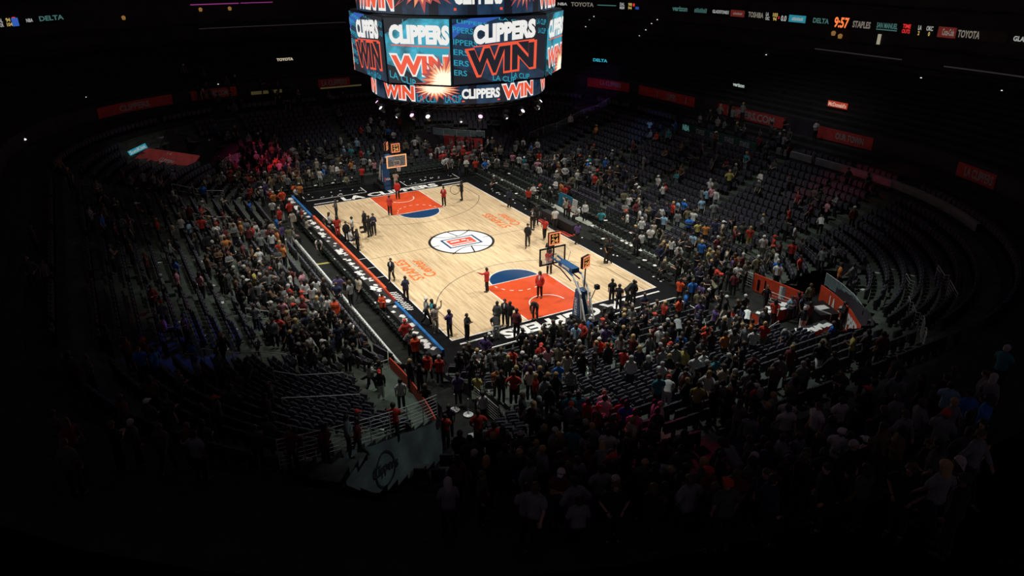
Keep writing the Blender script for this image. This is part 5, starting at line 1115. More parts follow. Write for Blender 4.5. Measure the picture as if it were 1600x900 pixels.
# light version for the mass
lv = MB()
lv.box(-.09, -.23, .36, -.03, .23, .84, SEATM); lv.box(.0, -.22, .40, .09, .22, .76, SEATP); lv.box(-.1, -.26, .0, .12, -.235, .6, METB)
stuff('stadium_seats', ST, seats[NST:], 'rows of empty dark tip-up seats filling the stands', 'seats', keep=(lv.v, lv.f, [lv.mats[i] for i in lv.m]))

# ================================================================== TABLES
def table(name, x0, y0, x1, y1, h, cloth, label, top=None, z=0, grp=None, panel=None):
    cx_, cy_ = (x0 + x1) / 2, (y0 + y1) / 2; w, d = (x1 - x0) / 2, (y1 - y0) / 2
    g = empty(name, (cx_, cy_, z)); tag(g, label, 'table', grp)
    mb = MB(); mb.box(-w, -d, h - .04, w, d, h, top or CLOTHK); t = mb.build('tabletop', g)
    mb = MB() # skirt with pleats
    per = [(-w, -d), (w, -d), (w, d), (-w, d)]
    for i in range(4):
        a, b = Vector((*per[i], 0)), Vector((*per[(i + 1) % 4], 0)); n = max(4, int((b - a).length / .12)); nn = (b - a).normalized().cross(Vector((0, 0, 1)))
        for j in range(n):
            p = a.lerp(b, j / n); q = a.lerp(b, (j + 1) / n); o1 = nn * (.02 if j % 2 else .0); o2 = nn * (.0 if j % 2 else .02)
            mb.face([(p.x, p.y, h - .03), (q.x, q.y, h - .03), (q.x + o2.x, q.y + o2.y, .02), (p.x + o1.x, p.y + o1.y, .02)], cloth)
    mb.build('skirt', g)
    mb = MB()
    for sx in (-1, 1):
        for sy in (-1, 1): mb.tube([(sx * (w - .1), sy * (d - .08), 0), (sx * (w - .1), sy * (d - .08), h - .04)], .02, METB, 6)
    mb.build('legs', g)
    return g
SC = table('scoring_table', -9.0, -9.75, 9.4, -9.1, .76, CLOTHK, 'very long black scoring table with an orange lit edge along the left sideline')
mb = MB(); mb.box(-9.2, .30, .55, 7.2, .46, 1.0, mat('orange_led_rail', (.72, .10, .03), .5, var=.25, scale=2)); mb.build('orange_rail', SC)
mb = MB(); mb.face([(7.2, .30, 1.0), (9.2, .30, 1.0), (9.2, .75, .2), (7.2, .75, .2)], RED); mb.box(7.2, .28, .3, 9.2, .32, 1.0, RED); mb.build('orange_end_panel', SC)
SB = table('press_table', 9.6, -9.85, 16.6, -9.25, .76, CLOTHK, 'long black press table with a blue rail continuing toward the near left corner')
mb = MB(); mb.box(-3.5, .26, .5, 3.5, .42, .95, mat('blue_led_rail', (.02, .15, .42), .45, var=.4, scale=2)); mb.build('blue_rail', SB)
SF = table('press_table', -15.6, -9.75, -9.3, -9.15, .76, CLOTHK, 'black press table with a blue rail toward the far left corner')
mb = MB(); mb.box(-3.1, .26, .5, 3.1, .42, .95, mat('blue_led_rail', (.02, .15, .42))); mb.build('blue_rail', SF)
OT = table('officials_table', -1.6, 8.35, 3.0, 8.95, .76, CLOTHK, 'black officials table at midcourt on the right sideline above red chevrons')
table('press_table', 21.3, 9.2, 22.0, 12.6, .76, RED, 'press table with papers and red skirt left of the corner railing', z=0)
table('press_table', 24.2, 8.0, 24.9, 12.2, .76, RED, 'press table with papers and red skirt nearest the near right corner')
tt = MB(); tt.box(-.9, -.6, 0, .9, .6, .95, METB); tt.box(-.95, -.65, .95, .95, .65, .99, METB)
pc = tt.build('equipment_cabinet', None, (23.3, 13.0, 0)); pc.rotation_euler = (0, 0, -.35); bevel(pc, .02); tag(pc, 'black equipment cabinet with a paper on top in front of the corner red wall', 'cabinet')
for i, (x, y, w) in enumerate([(-22.6, 9.2, 2.2), (-22.3, 11.8, 2.0), (-24.3, 10.5, 2.4)]):
    table('press_table', x - .35, y - w / 2, x + .35, y + w / 2, .76, REDDIM, ['red skirted press table at the far right corner, left one', 'red skirted press table at the far right corner, right one', 'red skirted press table at the far right corner, back one'][i], top=REDDIM)
# front desk counters of the left stand
mb = MB(); mb.box(-15, -12.05, 0, 14.8, -11.75, .03, BLACK)
ledge = MB()
ledge.box(-7, -11.86, .60, 15.0, -11.66, .63, BLACK)
for i in range(23): ledge.box(-6.9 + i, -11.80, 0, -6.85 + i, -11.75, .60, METB)
tag(ledge.build('front_counter'), 'narrow black counter along the front of the left stand strewn with cups', 'counter')

# papers, cups and programs
def paper(x, y, z, label, grp):
    mb = MB(); a = R.uniform(0, PI); c, s = math.cos(a), math.sin(a)
    for j in range(1):
        w, h = .15, .11
        P = [(-w, -h), (w, -h), (w, h), (-w, h)]
        Q_ = [(c * u - s * v, s * u + c * v) for u, v in P]
        mb.face([(u, v, .012 if i % 2 else .004) for i, (u, v) in enumerate(Q_)], PAPER)
        mb.face([(u, v, 0) for u, v in reversed(Q_)], PAPER)
        for i in range(4):
            (u0, v0), (u1, v1) = Q_[i], Q_[(i + 1) % 4]; mb.face([(u0, v0, 0), (u1, v1, 0), (u1, v1, .012 if (i + 1) % 4 % 2 else .004), (u0, v0, .012 if i % 2 else .004)], PAPER)
    return tag(mb.build('sheet_of_paper', None, (x, y, z)), label, 'paper', grp)
cup_mb = MB(); cup_mb.lathe([(.030, 0), (.042, .12), (.044, .125), (.040, .12), (.034, .03), (.0, .02)], PAPER, 10)
CUP = cup_mb.build('paper_cup')
PAPERS = [paper(0, 0, 0, '', None) for _ in range(5)]
used0 = [False]
def put(protos, x, y, z, label, cat, grp, sc=1.0):
    p = protos[R.randrange(len(protos))]
    o = p.copy(); COL.objects.link(o); o.location = (x, y, z); o.rotation_euler = (0, 0, R.uniform(0, 6.28)); o.scale = (sc, sc, sc)
    tag(o, label, cat, grp); return o
for i in range(90):
    x = R.uniform(-8.7, 9.2); put(PAPERS, x, R.uniform(-9.65, -9.25), .762, 'white sheet of paper lying on the long scoring table', 'paper', 'papers on the scoring table', R.uniform(.6, 1.1))
for i in range(16): put(PAPERS, R.uniform(9.8, 16.4), R.uniform(-9.75, -9.35), .762, 'white sheet of paper on the blue railed press table', 'paper', 'papers on the near press table', R.uniform(.9, 1.5))
for i in range(14): put(PAPERS, R.uniform(-15.4, -9.5), R.uniform(-9.65, -9.25), .762, 'white sheet of paper on the far left press table', 'paper', 'papers on the far left press table', R.uniform(.9, 1.5))
for i in range(9): put(PAPERS, R.uniform(21.4, 21.9), 9.5 + i * .34, .762, 'white sheet of paper on the corner press table by the railing', 'paper', 'papers on the railing side press table', 1.4)
for i in range(10): put(PAPERS, R.uniform(24.35, 24.75), 8.2 + i * .4, .762, 'white sheet of paper in the row on the near right corner table', 'paper', 'papers on the corner table', 1.6)
put(PAPERS, 23.3, 13.0, .992, 'white paper on top of the black equipment cabinet', 'paper', None, 2.4)
for i in range(60): put([CUP], -6.8 + i * .36 + R.uniform(-.1, .1), -11.76, .632, 'white cup on the front counter of the left stand', 'cup', 'cups on the left front counter', 1.35)
for i in range(26): put(PAPERS, R.uniform(-15, 15.5), R.uniform(8.45, 8.85), .006, 'white litter sheet on the black apron by the right chairs', 'paper', 'litter along the right chairs', .55)
for i in range(30):
    s = R.choice((1, -1)); put(PAPERS, -R.uniform(16.5, 18.2), s * R.uniform(2.2, 7.4), .006, 'white litter sheet on the far black apron behind the baseline', 'paper', 'litter on the far apron', .55)
for i in range(46):
    x, y, z, a, zn = places[R.randrange(NCH)]
    put(PAPERS, x, y, z + .50, 'white programme left lying on an empty black chair', 'paper', 'programmes left on chairs', 1.0)
nseat = [s for s in seats if bdist(s[0], s[1]) < 11][:1400]
for i in range(90):
    x, y, z, a = nseat[R.randrange(len(nseat))]
    put(PAPERS, x + .3 * math.cos(a), y + .3 * math.sin(a), z + .01, 'white litter on the terrace between the dark seats', 'paper', 'litter between the stand seats', R.uniform(.6, 1.1))
bpy.data.objects.remove(CUP); [bpy.data.objects.remove(p) for p in PAPERS]
# rally sticks
def stick(x, y, z, rx, rz, label):
    mb = MB(); mb.tube([(0, 0, 0), (0, 0, .04), (0, 0, .56), (0, 0, .6)], .035, PAPER, 8)
    o = mb.build('rally_stick', None, (x, y, z)); o.rotation_euler = (rx, 0, rz); tag(o, label, 'rally stick', 'white inflatable rally sticks in the near stand')

# ================================================================== BANNERS AND RAILS
def wall_banner(name, pts, z0, z1, m, label, texts, cat='banner', th=.06):
    """upright banner following a plan polyline; texts: (string, s0, s1, t0, t1, material)"""
    cum = [0]
    for a, b in zip(pts, pts[1:]): cum.append(cum[-1] + math.dist(a, b))
    def at_(s):
        s = min(max(s, 0), cum[-1]); i = max(0, min(len(pts) - 2, bisect.bisect_right(cum, s) - 1)); t = (s - cum[i]) / (cum[i + 1] - cum[i])
        a, b = pts[i], pts[i + 1]; d = Vector((b[0] - a[0], b[1] - a[1])).normalized()
        return a[0] + (b[0] - a[0]) * t, a[1] + (b[1] - a[1]) * t, d.y, -d.x
    def fn(s, v, off=0):
        x, y, nx, ny = at_(s); return (x + nx * off, y + ny * off, z0 + (z1 - z0) * v)
    mb = MB(); N = max(8, int(cum[-1] * 2))
    for i in range(N):
        a, b = cum[-1] * i / N, cum[-1] * (i + 1) / N
        mb.poly([(a, 0), (b, 0), (b, 1), (a, 1)], m, fn); mb.poly([(a, 0), (b, 0), (b, 1), (a, 1)], m, lambda u, v: fn(u, v, -th))
        mb.face([fn(a, 1), fn(b, 1), fn(b, 1, -th), fn(a, 1, -th)], m)
    o = mb.build(name); tag(o, label, cat)
    if texts:
        mb = MB()
        for (s, s0, s1, t0, t1, tm) in texts:
            if s == '#': mb.poly([(s0, t0), (s1, t0), (s1, t1), (s0, t1)], tm, lambda u, v: fn(u, v, .02))
            else: mb.text(s, lambda u, v: fn(u, v, .035), s0, t0, s1, t1, tm, .04)
        mb.build('print', o)
    return o
def arc_pts(p, q, bulge, n=10):
    out = []
    for i in range(n + 1):
        t = i / n; d = Vector((q[0] - p[0], q[1] - p[1])); nn = Vector((d.y, -d.x)).normalized() * bulge * 4 * t * (1 - t)
        out.append((p[0] + d.x * t + nn.x, p[1] + d.y * t + nn.y))
    return out
def rail(pts, zb, h, label, bars=2, glass=False, posts=1.6, grp='steel guard rails', zs=None, m=None):
    mb = MB(); m = m or STEEL
    cum = [0]
    for a, b in zip(pts, pts[1:]): cum.append(cum[-1] + math.dist(a, b))
    zf = zs or (lambda x, y: zb)
    P = []
    n = max(1, int(cum[-1] / posts + .5)); 
    def at_(s):
        i = max(0, min(len(pts) - 2, bisect.bisect_right(cum, s) - 1)); t = (s - cum[i]) / (cum[i + 1] - cum[i]); a, b = pts[i], pts[i + 1]
        return a[0] + (b[0] - a[0]) * t, a[1] + (b[1] - a[1]) * t
    P = [at_(cum[-1] * i / n) for i in range(n + 1)]
    for (x, y) in P: mb.tube([(x, y, zf(x, y)), (x, y, zf(x, y) + h)], .022, m, 6)
    for j in range(bars):
        zz = h * (1 - j / max(1, bars)) if bars > 1 else h
        mb.tube([(x, y, zf(x, y) + zz) for x, y in P], .02 if j == 0 else .012, m, 6)
    o = mb.build('guard_rail'); tag(o, label, 'railing', grp)
    if glass:
        mb = MB()
        for a, b in zip(P, P[1:]):
            mb.face([(a[0], a[1], zf(*a) + .05), (b[0], b[1], zf(*b) + .05), (b[0], b[1], zf(*b) + h - .04), (a[0], a[1], zf(*a) + h - .04)], RAILGLASS)
        mb.build('glass_panel', o)
    return o
# near right corner
wall_banner('red_banner', [(17.9, 12.9), (21.6, 13.25)], .05, 1.25, RED, 'bright orange-red banner with white player emblem on the wall below the right stand',
            [('#', 2.05, 2.5, .12, .9, WHITE), ('#', 2.27, 2.5, .12, .9, PADB), ('#', 2.18, 2.35, .2, .8, WHITE), ('#', .35, .55, .1, .75, BLACK), ('#', .9, 1.0, .3, .85, BLACK)])
LA = arc_pts((21.8, 14.6), (27.3, 11.3), -.45)
wall_banner('red_banner', LA, .0, 1.55, RED, 'curved bright red wall banner with white LA lettering at the near right corner', [('LA', 1.1, 1.8, .14, .86, WHITE), ('CLIPPERS', 2.2, 5.7, .14, .84, WHITE)])
rail([(p[0] + .15, p[1] + .12) for p in LA], 1.55, .85, 'glass fronted curved rail above the red corner wall banner', 1, True)
rail([(19.9, 12.0), (24.2, 12.7)], 0, 1.0, 'steel barrier of horizontal bars behind the corner press tables', 5, posts=1.0)
rail([(23.2, 9.4), (23.6, 7.9)], 0, .95, 'low two bar steel rail at the foot of the red skirted corner table', 2)
rail([(25.6, 9.0), (26.0, 7.2)], 0, .95, 'two bar steel rail below the nearer corner press table', 2)
rail([(16.9, 13.0), (17.7, 13.05)], 0, 1.1, 'short barred gate at the left end of the bright orange banner', 6, posts=.4)
# near left corner: tunnel rails, curved orange board, cloth banner
wall_banner('orange_board', arc_pts((16.3, -12.2), (23.3, -12.5), -.22), .55, 1.15, RED, 'slim curved bright orange rail board along the near left corner', [])
rail([(23.9, -12.8), (24.85, -14.2), (25.85, -15.9), (26.95, -17.9), (28.4, -20.3)], 1.9, 1.15, 'barred steel rail running above the grey cloth banner by the near tunnel', 7, zs=lambda x, y: prof(bdist(x, y) + .7) + .1, posts=1.1)
BN = MB()
bp = [(23.95, -12.75), (24.9, -14.2), (25.9, -15.9), (27.0, -17.9)]
cumb = [0]
for a, b in zip(bp, bp[1:]): cumb.append(cumb[-1] + math.dist(a, b))
def bfn(s, v, off=0):
    i = max(0, min(2, bisect.bisect_right(cumb, s) - 1)); t = (s - cumb[i]) / (cumb[i + 1] - cumb[i]); a, b = bp[i], bp[i + 1]
    x, y = a[0] + (b[0] - a[0]) * t, a[1] + (b[1] - a[1]) * t; d = Vector((b[0] - a[0], b[1] - a[1])).normalized()
    top = prof(bdist(x, y) + .68) + .1; ww = .05 * math.sin(s * 2.2 + v * 5) + .03 * math.sin(s * 5.1 - v * 3)
    return (x - d.y * -.0 + (-d.y) * (.08 + ww + off), y + d.x * (.08 + ww + off), .05 + v * (top - .05))
for i in range(50):
    for j in range(8):
        a, b = cumb[-1] * i / 50, cumb[-1] * (i + 1) / 50
        BN.poly([(a, j / 8), (b, j / 8), (b, (j + 1) / 8), (a, (j + 1) / 8)], BANN, bfn)
bo = BN.build('cloth_banner', smooth=True); tag(bo, 'grey wrinkled cloth banner with a round dark emblem hanging beside the near tunnel', 'banner')
mb = MB(); cs = 3.9
for i in range(32):
    t0, t1 = 2 * PI * i / 32, 2 * PI * (i + 1) / 32
    mb.poly([(cs + .62 * math.cos(t0), .6 + .27 * math.sin(t0)), (cs + .62 * math.cos(t1), .6 + .27 * math.sin(t1)), (cs + .56 * math.cos(t1), .6 + .235 * math.sin(t1)), (cs + .56 * math.cos(t0), .6 + .235 * math.sin(t0))], BANNL, lambda u, v: bfn(u, v, .02))
mb.text('Clippers', lambda u, v: bfn(u, v, .03), cs + .75, .50, cs - .75, .72, BANNL, .02)
mb.build('print', bo)
rail([(20.9, -9.5), (24.4, -9.3), (27.6, -9.6)], 0, 1.05, 'bright barred steel rail between the tunnel and the near end seats', 7, posts=1.2)
rail([(15.3, -11.9), (16.2, -12.2), (16.3, -13.2)], 0, 1.0, 'barred steel gate at the front of the left stand by the corner', 5, posts=.9)
# stair rails going up the left stand
for i, (x, ya, yb) in enumerate([(18.2, -15.2, -18.4), (15.5, -17.2, -21.0), (9.6, -15.6, -18.0), (-9.2, -15.4, -18.0), (-17.5, -14.5, -18.5), (20.2, -14.2, -16.0), (21.6, -15.5, -18.8)]):
    if isflat(x, ya) or isflat(x, yb): continue
    rail([(x, ya), (x, (ya + yb) / 2), (x, yb)], 0, 1.0, ['aisle handrail climbing the left stand nearest the tunnel', 'aisle handrail in the left stand second from the tunnel', 'aisle handrail halfway along the left stand', 'aisle handrail in the left stand level with the far lane', 'double bar handrail in the far part of the left stand', 'short handrail above the orange corner board', 'handrail by the corner of the cloth banner'][i], 2, zs=lambda a, b: ground(a, b), posts=1.2)
for i, (xa, ya, xb, yb) in enumerate([(28.6, 12.6, 29.6, 11.4), (29.8, 11.1, 30.9, 9.9), (31.1, 9.7, 32.1, 8.3), (32.3, 8.0, 33.2, 6.6), (27.6, 14.6, 26.2, 16.0), (28.8, 15.6, 27.2, 17.2), (30.5, 13.6, 29.2, 15.0)]):
    rail([(xa, ya), (xb, yb)], 0, .95, f'dim barred rail in the near right corner stand, ' + ['closest to the red wall', 'second along', 'third along', 'farthest along', 'just above the glass rail', 'highest by the aisle', 'on the upper step'][i], 5, zs=lambda a, b: ground(a, b), posts=.9)
# far right corner
FR = arc_pts((-29.4, 11.8), (-24.4, 14.6), .45)
FRr = list(reversed(FR))
wall_banner('red_banner', FR, .05, 1.5, REDDIM, 'curved dark red wall banner with pale lettering at the far right corner', [('LA', 1.5, 2.0, .3, .75, GREYPR), ('CLIPPERS', 2.2, 4.2, .3, .72, GREYPR)])
rail([(p[0] - .2, p[1] + .2) for p in arc_pts((-30.5, 9.5), (-24.4, 14.8), .5)], 1.5, .8, 'glass rail curving above the far right red wall', 1, True)
# stair glass rails on the right far aisle
rail([(-20.5, 18.5), (-19.0, 28.0)], 0, .9, 'pale glass stair rail climbing the far right stand', 1, True, zs=lambda a, b: ground(a, b))
# far left tunnel canopy
mb = MB()
cn = [(-26.4, -19.3, 4.15), (-25.9, -14.95, 3.0), (-25.1, -15.9, 2.3), (-25.5, -20.9, 3.3)]
mb.face(cn, REDDIM); mb.face([(x, y, z - .12) for x, y, z in reversed(cn)], REDDIM)
for i in range(4):
    a, b = cn[i], cn[(i + 1) % 4]; mb.face([a, b, (b[0], b[1], b[2] - .12), (a[0], a[1], a[2] - .12)], REDDIM)
for p in cn: mb.tube([(p[0], p[1], ground(p[0], p[1])), (p[0], p[1], p[2] - .1)], .06, METB, 6)
can = mb.build('tunnel_canopy'); tag(can, 'dark red printed canopy over the far left tunnel mouth', 'canopy')
def cfn(u, v):
    a = Vector(cn[3]).lerp(Vector(cn[2]), u); b = Vector(cn[0]).lerp(Vector(cn[1]), u); p = a.lerp(b, v); return (p.x, p.y, p.z + .02)
mb = MB(); mb.text('LA', cfn, .42, .55, .52, .9, GREYPR, .03); mb.text('CLIPPERS', cfn, .40, .1, .66, .5, GREYPR, .03); mb.build('print', can)
rail([(-29.5, -10.0), (-27.5, -12.6), (-25.0, -13.4)], 1.2, .9, 'glass rail curving around the far left corner by the red lit crowd', 1, True)
# upright padding of white round floor stands in the near tunnel
for i, (x, y) in enumerate([(20.9, -10.6), (21.6, -10.2)]):
    mb = MB(); mb.lathe([(.0, 0), (.24, 0), (.24, .03), (.08, .07), (.03, .1), (.03, .95), (.0, .97)], STEEL, 18)
    o = mb.build('barrier_post', None, (x, y, 0)); tag(o, ['floor barrier post with a white round base nearer the court', 'floor barrier post with a white round base nearer the railing'][i], 'barrier post', 'barrier posts in the tunnel')
    mb = MB(); mb.lathe([(.0, .035), (.25, .035), (.25, .045), (.0, .05)], PAPER, 18); mb.build('round_base', o)

# ================================================================== SIGNS ROUND THE BOWL
def usolve(x, y, d):
    best = min(range(0, 4000), key=lambda i: math.dist(path(ULEN * i / 4000, d)[:2], (x, y))); return ULEN * best / 4000
def spline_fn(d, z0, z1, off=.05):
    def fn(u, v):
        x, y, nx, ny = path(u, d); return (x - nx * off, y - ny * off, z0 + (z1 - z0) * v)
    return fn
def arc_sign(name, p, q, d, z0, z1, m, label, texts, cat='sign', grp=None, dep=.08):
    u0, u1 = usolve(*p, d), usolve(*q, d)
    if u1 < u0: u1 += ULEN
    f_ = spline_fn(d, z0, z1, dep); b_ = spline_fn(d, z0, z1, 0)
    mb = MB(); N = max(24, int((u1 - u0) / .12))
    for i in range(N):
        a, b = u0 + (u1 - u0) * i / N, u0 + (u1 - u0) * (i + 1) / N
        mb.poly([(a, 0), (b, 0), (b, 1), (a, 1)], m, f_); mb.face([f_(a, 1), f_(b, 1), b_(b, 1), b_(a, 1)], m); mb.face([f_(a, 0), f_(b, 0), b_(b, 0), b_(a, 0)], m)
    for a in (u0, u1): mb.face([f_(a, 0), f_(a, 1), b_(a, 1), b_(a, 0)], m)
    o = mb.build(name); tag(o, label, cat, grp)
    if texts:
        mb = MB(); tf = spline_fn(d, z0, z1, dep + .03); tf2 = spline_fn(d, z0, z1, dep + .015)
        for (s, a, b, v0, v1, tm) in texts:
            A, B = u0 + (u1 - u0) * a, u0 + (u1 - u0) * b
            if s == '#': mb.poly([(A, v0), (B, v0), (B, v1), (A, v1)], tm, tf2)
            elif s == '~':
                for j in range(9): t = A + (B - A) * j / 9; mb.poly([(t, v0), (t + (B - A) * .07, v0), (t + (B - A) * .09, v1 if j % 3 else v0 + (v1 - v0) * .6), (t + (B - A) * .03, v1 * .9)], tm, tf)
            else: mb.text(s, tf, A, v0, B, v1, tm, .03)
        mb.build('lettering', o)
    return o
RA = lambda name, x0, y0, x1, y1, label, texts, m=E_BOARD: arc_sign(name, (x0, y0), (x1, y1), 28, 14.05, 14.9, m, label, texts, 'ribbon sign', 'ribbon board signs along the upper tier')
RA('ribbon_sign', -39.0, 32.0, -28.0, 38.7, 'dim ribbon board segment with car maker lettering right of the scoreboard', [('TOYOTA', .26, .50, .2, .8, E_RIBW), ('#', .54, .74, .42, .55, E_RIBT), ('NBA', .12, .22, .3, .7, E_RIB), ('DAL', .78, .83, .52, .95, E_RIB), ('MEM', .78, .83, .05, .45, E_RIB), ('98', .87, .91, .52, .95, E_RIBY), ('94', .87, .91, .05, .45, E_RIBY), ('#', .92, .94, .5, .9, E_RIBRED), ('NBA', .95, .99, .1, .5, E_BLUE)])
RA('ribbon_sign', -24.2, 40.1, -15.2, 41.2, 'ribbon board segment with phone company and pale headline lettering', [('verizon', .05, .26, .2, .85, E_RIBT), ('~', .36, .54, .2, .8, E_RIBT), ('GLADSTONE VS KITE', .62, .97, .3, .72, E_RIB)])
RA('ribbon_sign', -15.0, 41.2, -7.0, 41.2, 'ribbon board segment with dim red panel, maker lettering and city score', [('#', .0, .26, .1, .9, E_RIBR), ('~', .05, .22, .35, .65, E_RIBW), ('TOSHIBA', .33, .60, .2, .85, E_RIBW), ('LA', .64, .69, .52, .95, E_RIB), ('OKC', .64, .71, .05, .45, E_RIB), ('103', .76, .84, .52, .95, E_RIBY), ('94', .77, .83, .05, .45, E_RIBY), ('#', .855, .87, .3, .6, E_RIBRED), ('0.0', .9, .99, .1, .75, E_RIB)])
RA('ribbon_sign', -6.8, 41.2, -1.7, 41.2, 'ribbon board segment with cyan panel and airline lettering', [('#', .0, .42, .1, .9, E_RIBC), ('~', .08, .36, .3, .7, E_RIB), ('DELTA', .6, .97, .25, .8, E_RIBT)])
arc_sign('ribbon_clock', (-1.3, 41.2), (.5, 41.2), 28, 13.9, 15.1, E_BOARD, 'ribbon board clock with glowing orange digits 9:57', [('9:57', .05, .95, .1, .9, E_ORNG)], 'clock')
RA('ribbon_sign', .7, 41.2, 5.6, 41.2, 'ribbon board segment with pale office shop lettering and casino lettering', [('STAPLES', .03, .42, .15, .85, E_RIBW), ('SAN MANUEL', .55, .98, .35, .9, E_RIBT), ('#', .55, .98, .15, .25, E_RIBT)])
RA('ribbon_sign', 5.8, 41.2, 9.0, 41.2, 'ribbon board segment showing red time outs and team tallies', [('TIME', .06, .30, .55, .95, E_RIBRED), ('OUTS', .06, .30, .05, .45, E_RIBRED), ('LA', .52, .62, .5, .95, E_RIB), ('2', .54, .59, .0, .4, E_RIBY), ('OKC', .76, .95, .5, .95, E_RIB), ('0', .84, .89, .0, .4, E_RIBY)])
RA('ribbon_sign', 9.3, 41.2, 15.2, 41.2, 'ribbon board segment with dim red drinks panel and car maker lettering', [('#', .0, .40, .0, 1.0, E_RIBR), ('Coca-Cola', .10, .36, .2, .85, E_RIBW), ('TOYOTA', .44, .9, .15, .85, E_RIBW)])
RA('ribbon_sign', 15.5, 41.1, 19.5, 40.0, 'ribbon board segment with bright GLADSTONE headline at the right edge', [('GLADSTONE K', .03, .8, .3, .75, E_RIB)])
RA('ribbon_sign', -39.0, -30.0, -45.6, -20.5, 'ribbon board segment with scores and airline lettering at the upper left', [('DAL', .12, .17, .52, .95, E_RIB), ('TOR', .12, .17, .05, .45, E_RIB), ('94', .2, .24, .52, .95, E_RIBY), ('104', .2, .25, .05, .45, E_RIBY), ('#', .25, .31, .0, .9, E_BLUE), ('#', .26, .29, .6, 1.0, E_RIBRED), ('NBA', .38, .44, .3, .7, E_RIB), ('DELTA', .5, .72, .3, .85, E_RIBT)])
# vomitory head signs
def head_sign(x, y, z, w, h, s, tm, m, label, off=.0):
    a = math.atan2(CY - y, CX - x)
    x0, y0, nx, ny = path(usolve(x, y, bdist(x, y)), bdist(x, y)); a = math.atan2(-ny, -nx)
    mb = MB(); mb.box(-.06, -w / 2, 0, .0, w / 2, h, m); mb.tube([(-.05, -w * .4, 0), (-.05, -w * .4, -.9)], .03, METB, 6); mb.tube([(-.05, w * .4, 0), (-.05, w * .4, -.9)], .03, METB, 6)
    o = mb.build('head_sign', None, (x, y, z)); o.rotation_euler = (0, 0, a); tag(o, label, 'sign')
    mb = MB(); mb.text(s, lambda u, v: (.02, u, v), -w * .45, h * .15, w * .45, h * .85, tm, .03); mb.build('lettering', o)
head_sign(-5.4, 33.7, 8.3, 1.7, .5, 'verizon', em('sign_white', (.40, .48, .44), 1.0), E_BOARD, 'small lit phone company sign standing over an upper aisle on the right')
head_sign(-26.0, 31.6, 8.5, 2.2, .5, 'DELTA', em('sign_cyan', (.03, .38, .50), 1.0), E_BOARD, 'small cyan lit airline sign right of the scoreboard')
head_sign(6.3, 33.7, 8.25, 2.0, .5, 'McDonald\'s', em('sign_warm', (.55, .35, .28), 1.0), em('sign_red_panel', (.32, .035, .015), 1.0), 'small lit orange red restaurant sign over an upper right aisle')
head_sign(-42.0, -2.1, 9.0, 2.1, .45, 'TOYOTA', em('sign_cream', (.62, .52, .38), 1.0), E_BOARD, 'small cream lit car maker sign left of the scoreboard')
mb = MB(); mb.box(-.05, -.85, 0, 0, .85, .45, E_RIBC); o = mb.build('lit_sign', None, (-25.85, -20.05, 4.0)); o.rotation_euler = (math.radians(22), 0, math.radians(-8)); tag(o, 'small glowing blue sign at the left end of the far left canopy', 'sign')
mb = MB(); mb.text('SunKist', lambda u, v: (.02, u, v), -.75, .08, .75, .4, E_RIB, .02); mb.build('lettering', o)
# red fascia banners
FA = lambda x0, y0, x1, y1, label, texts, m=REDDIM: arc_sign('fascia_banner', (x0, y0), (x1, y1), 17.9, 6.05, 7.05, m, label, texts, 'banner', 'red fascia banners along the first tier')
REDM = mat('fascia_red', (.60, .035, .035), .7, var=.2, scale=2)
FA(-25.0, 29.4, -19.1, 31.0, 'red fascia banner lit violet near the airline sign', [('LA CLIPPERS', .3, .8, .35, .85, GREYPR)], REDM)
FA(-17.6, 31.1, -8.6, 31.1, 'red fascia banner with small centred lettering right of the violet one', [('CLIPPERS', .42, .62, .15, .85, GREYPR), ('#', .2, .22, .2, .8, GREYPR), ('#', .82, .84, .15, .85, GREYPR)], REDM)
FA(-5.2, 31.1, 3.3, 31.1, 'red fascia banner with wide web address lettering above the green boards', [('CLIPPERS.COM', .15, .85, .15, .85, GREYPR)])
FA(6.8, 31.1, 12.2, 31.1, 'dim red fascia banner above the grey parapet on the right', [('OUR TOWN', .35, .85, .25, .8, GREYPR)])
FA(19.9, 30.1, 23.5, 28.9, 'dim red fascia banner at the right edge of the picture', [('LA CLIPPERS', .2, .95, .2, .85, GREYPR)])
FA(-32.6, -22.7, -37.5, -15.5, 'very dim red fascia banner in the upper left corner stand', [('CLIPPERS', .3, .7, .2, .8, GREYPR)])
FA(-38.3, -13.5, -39.4, -8.5, 'dim red fascia banner with pale lettering on the far left', [('CLIPPERS.COM', .2, .8, .2, .8, GREYPR)])
FA(-39.5, .8, -39.5, 4.6, 'dim red fascia banner left of the scoreboard foot', [('LA CLIPPERS', .1, .9, .2, .85, GREYPR)])
arc_sign('lit_counter', (-39.5, -7.0), (-39.5, -3.5), 17.9, 5.9, 6.3, em('strip_olive', (.035, .03, .012), 1.0), 'faint yellow lit counter front under the far fascia, left one', [], 'lit counter')
arc_sign('lit_counter', (-39.5, 1.0), (-39.5, 6.0), 17.9, 5.6, 6.1, em('strip_olive2', (.055, .045, .018), 1.0), 'faint yellow lit counter front by the scoreboard foot', [], 'lit counter')
# green boards on the parapet
GB = mat('green_board', (.02, .09, .07), .6, var=.2)
arc_sign('board', (-6.2, 27.8), (3.4, 27.8), 14.44, 4.45, 5.25, GB, 'row of dark green sponsor boards on the right parapet', [('NBA', .0, .1, .2, .9, E_RIBT)] + [('STAPLES', .2 + i * .2, .32 + i * .2, .2, .8, GREYPR) for i in range(4)], 'board')
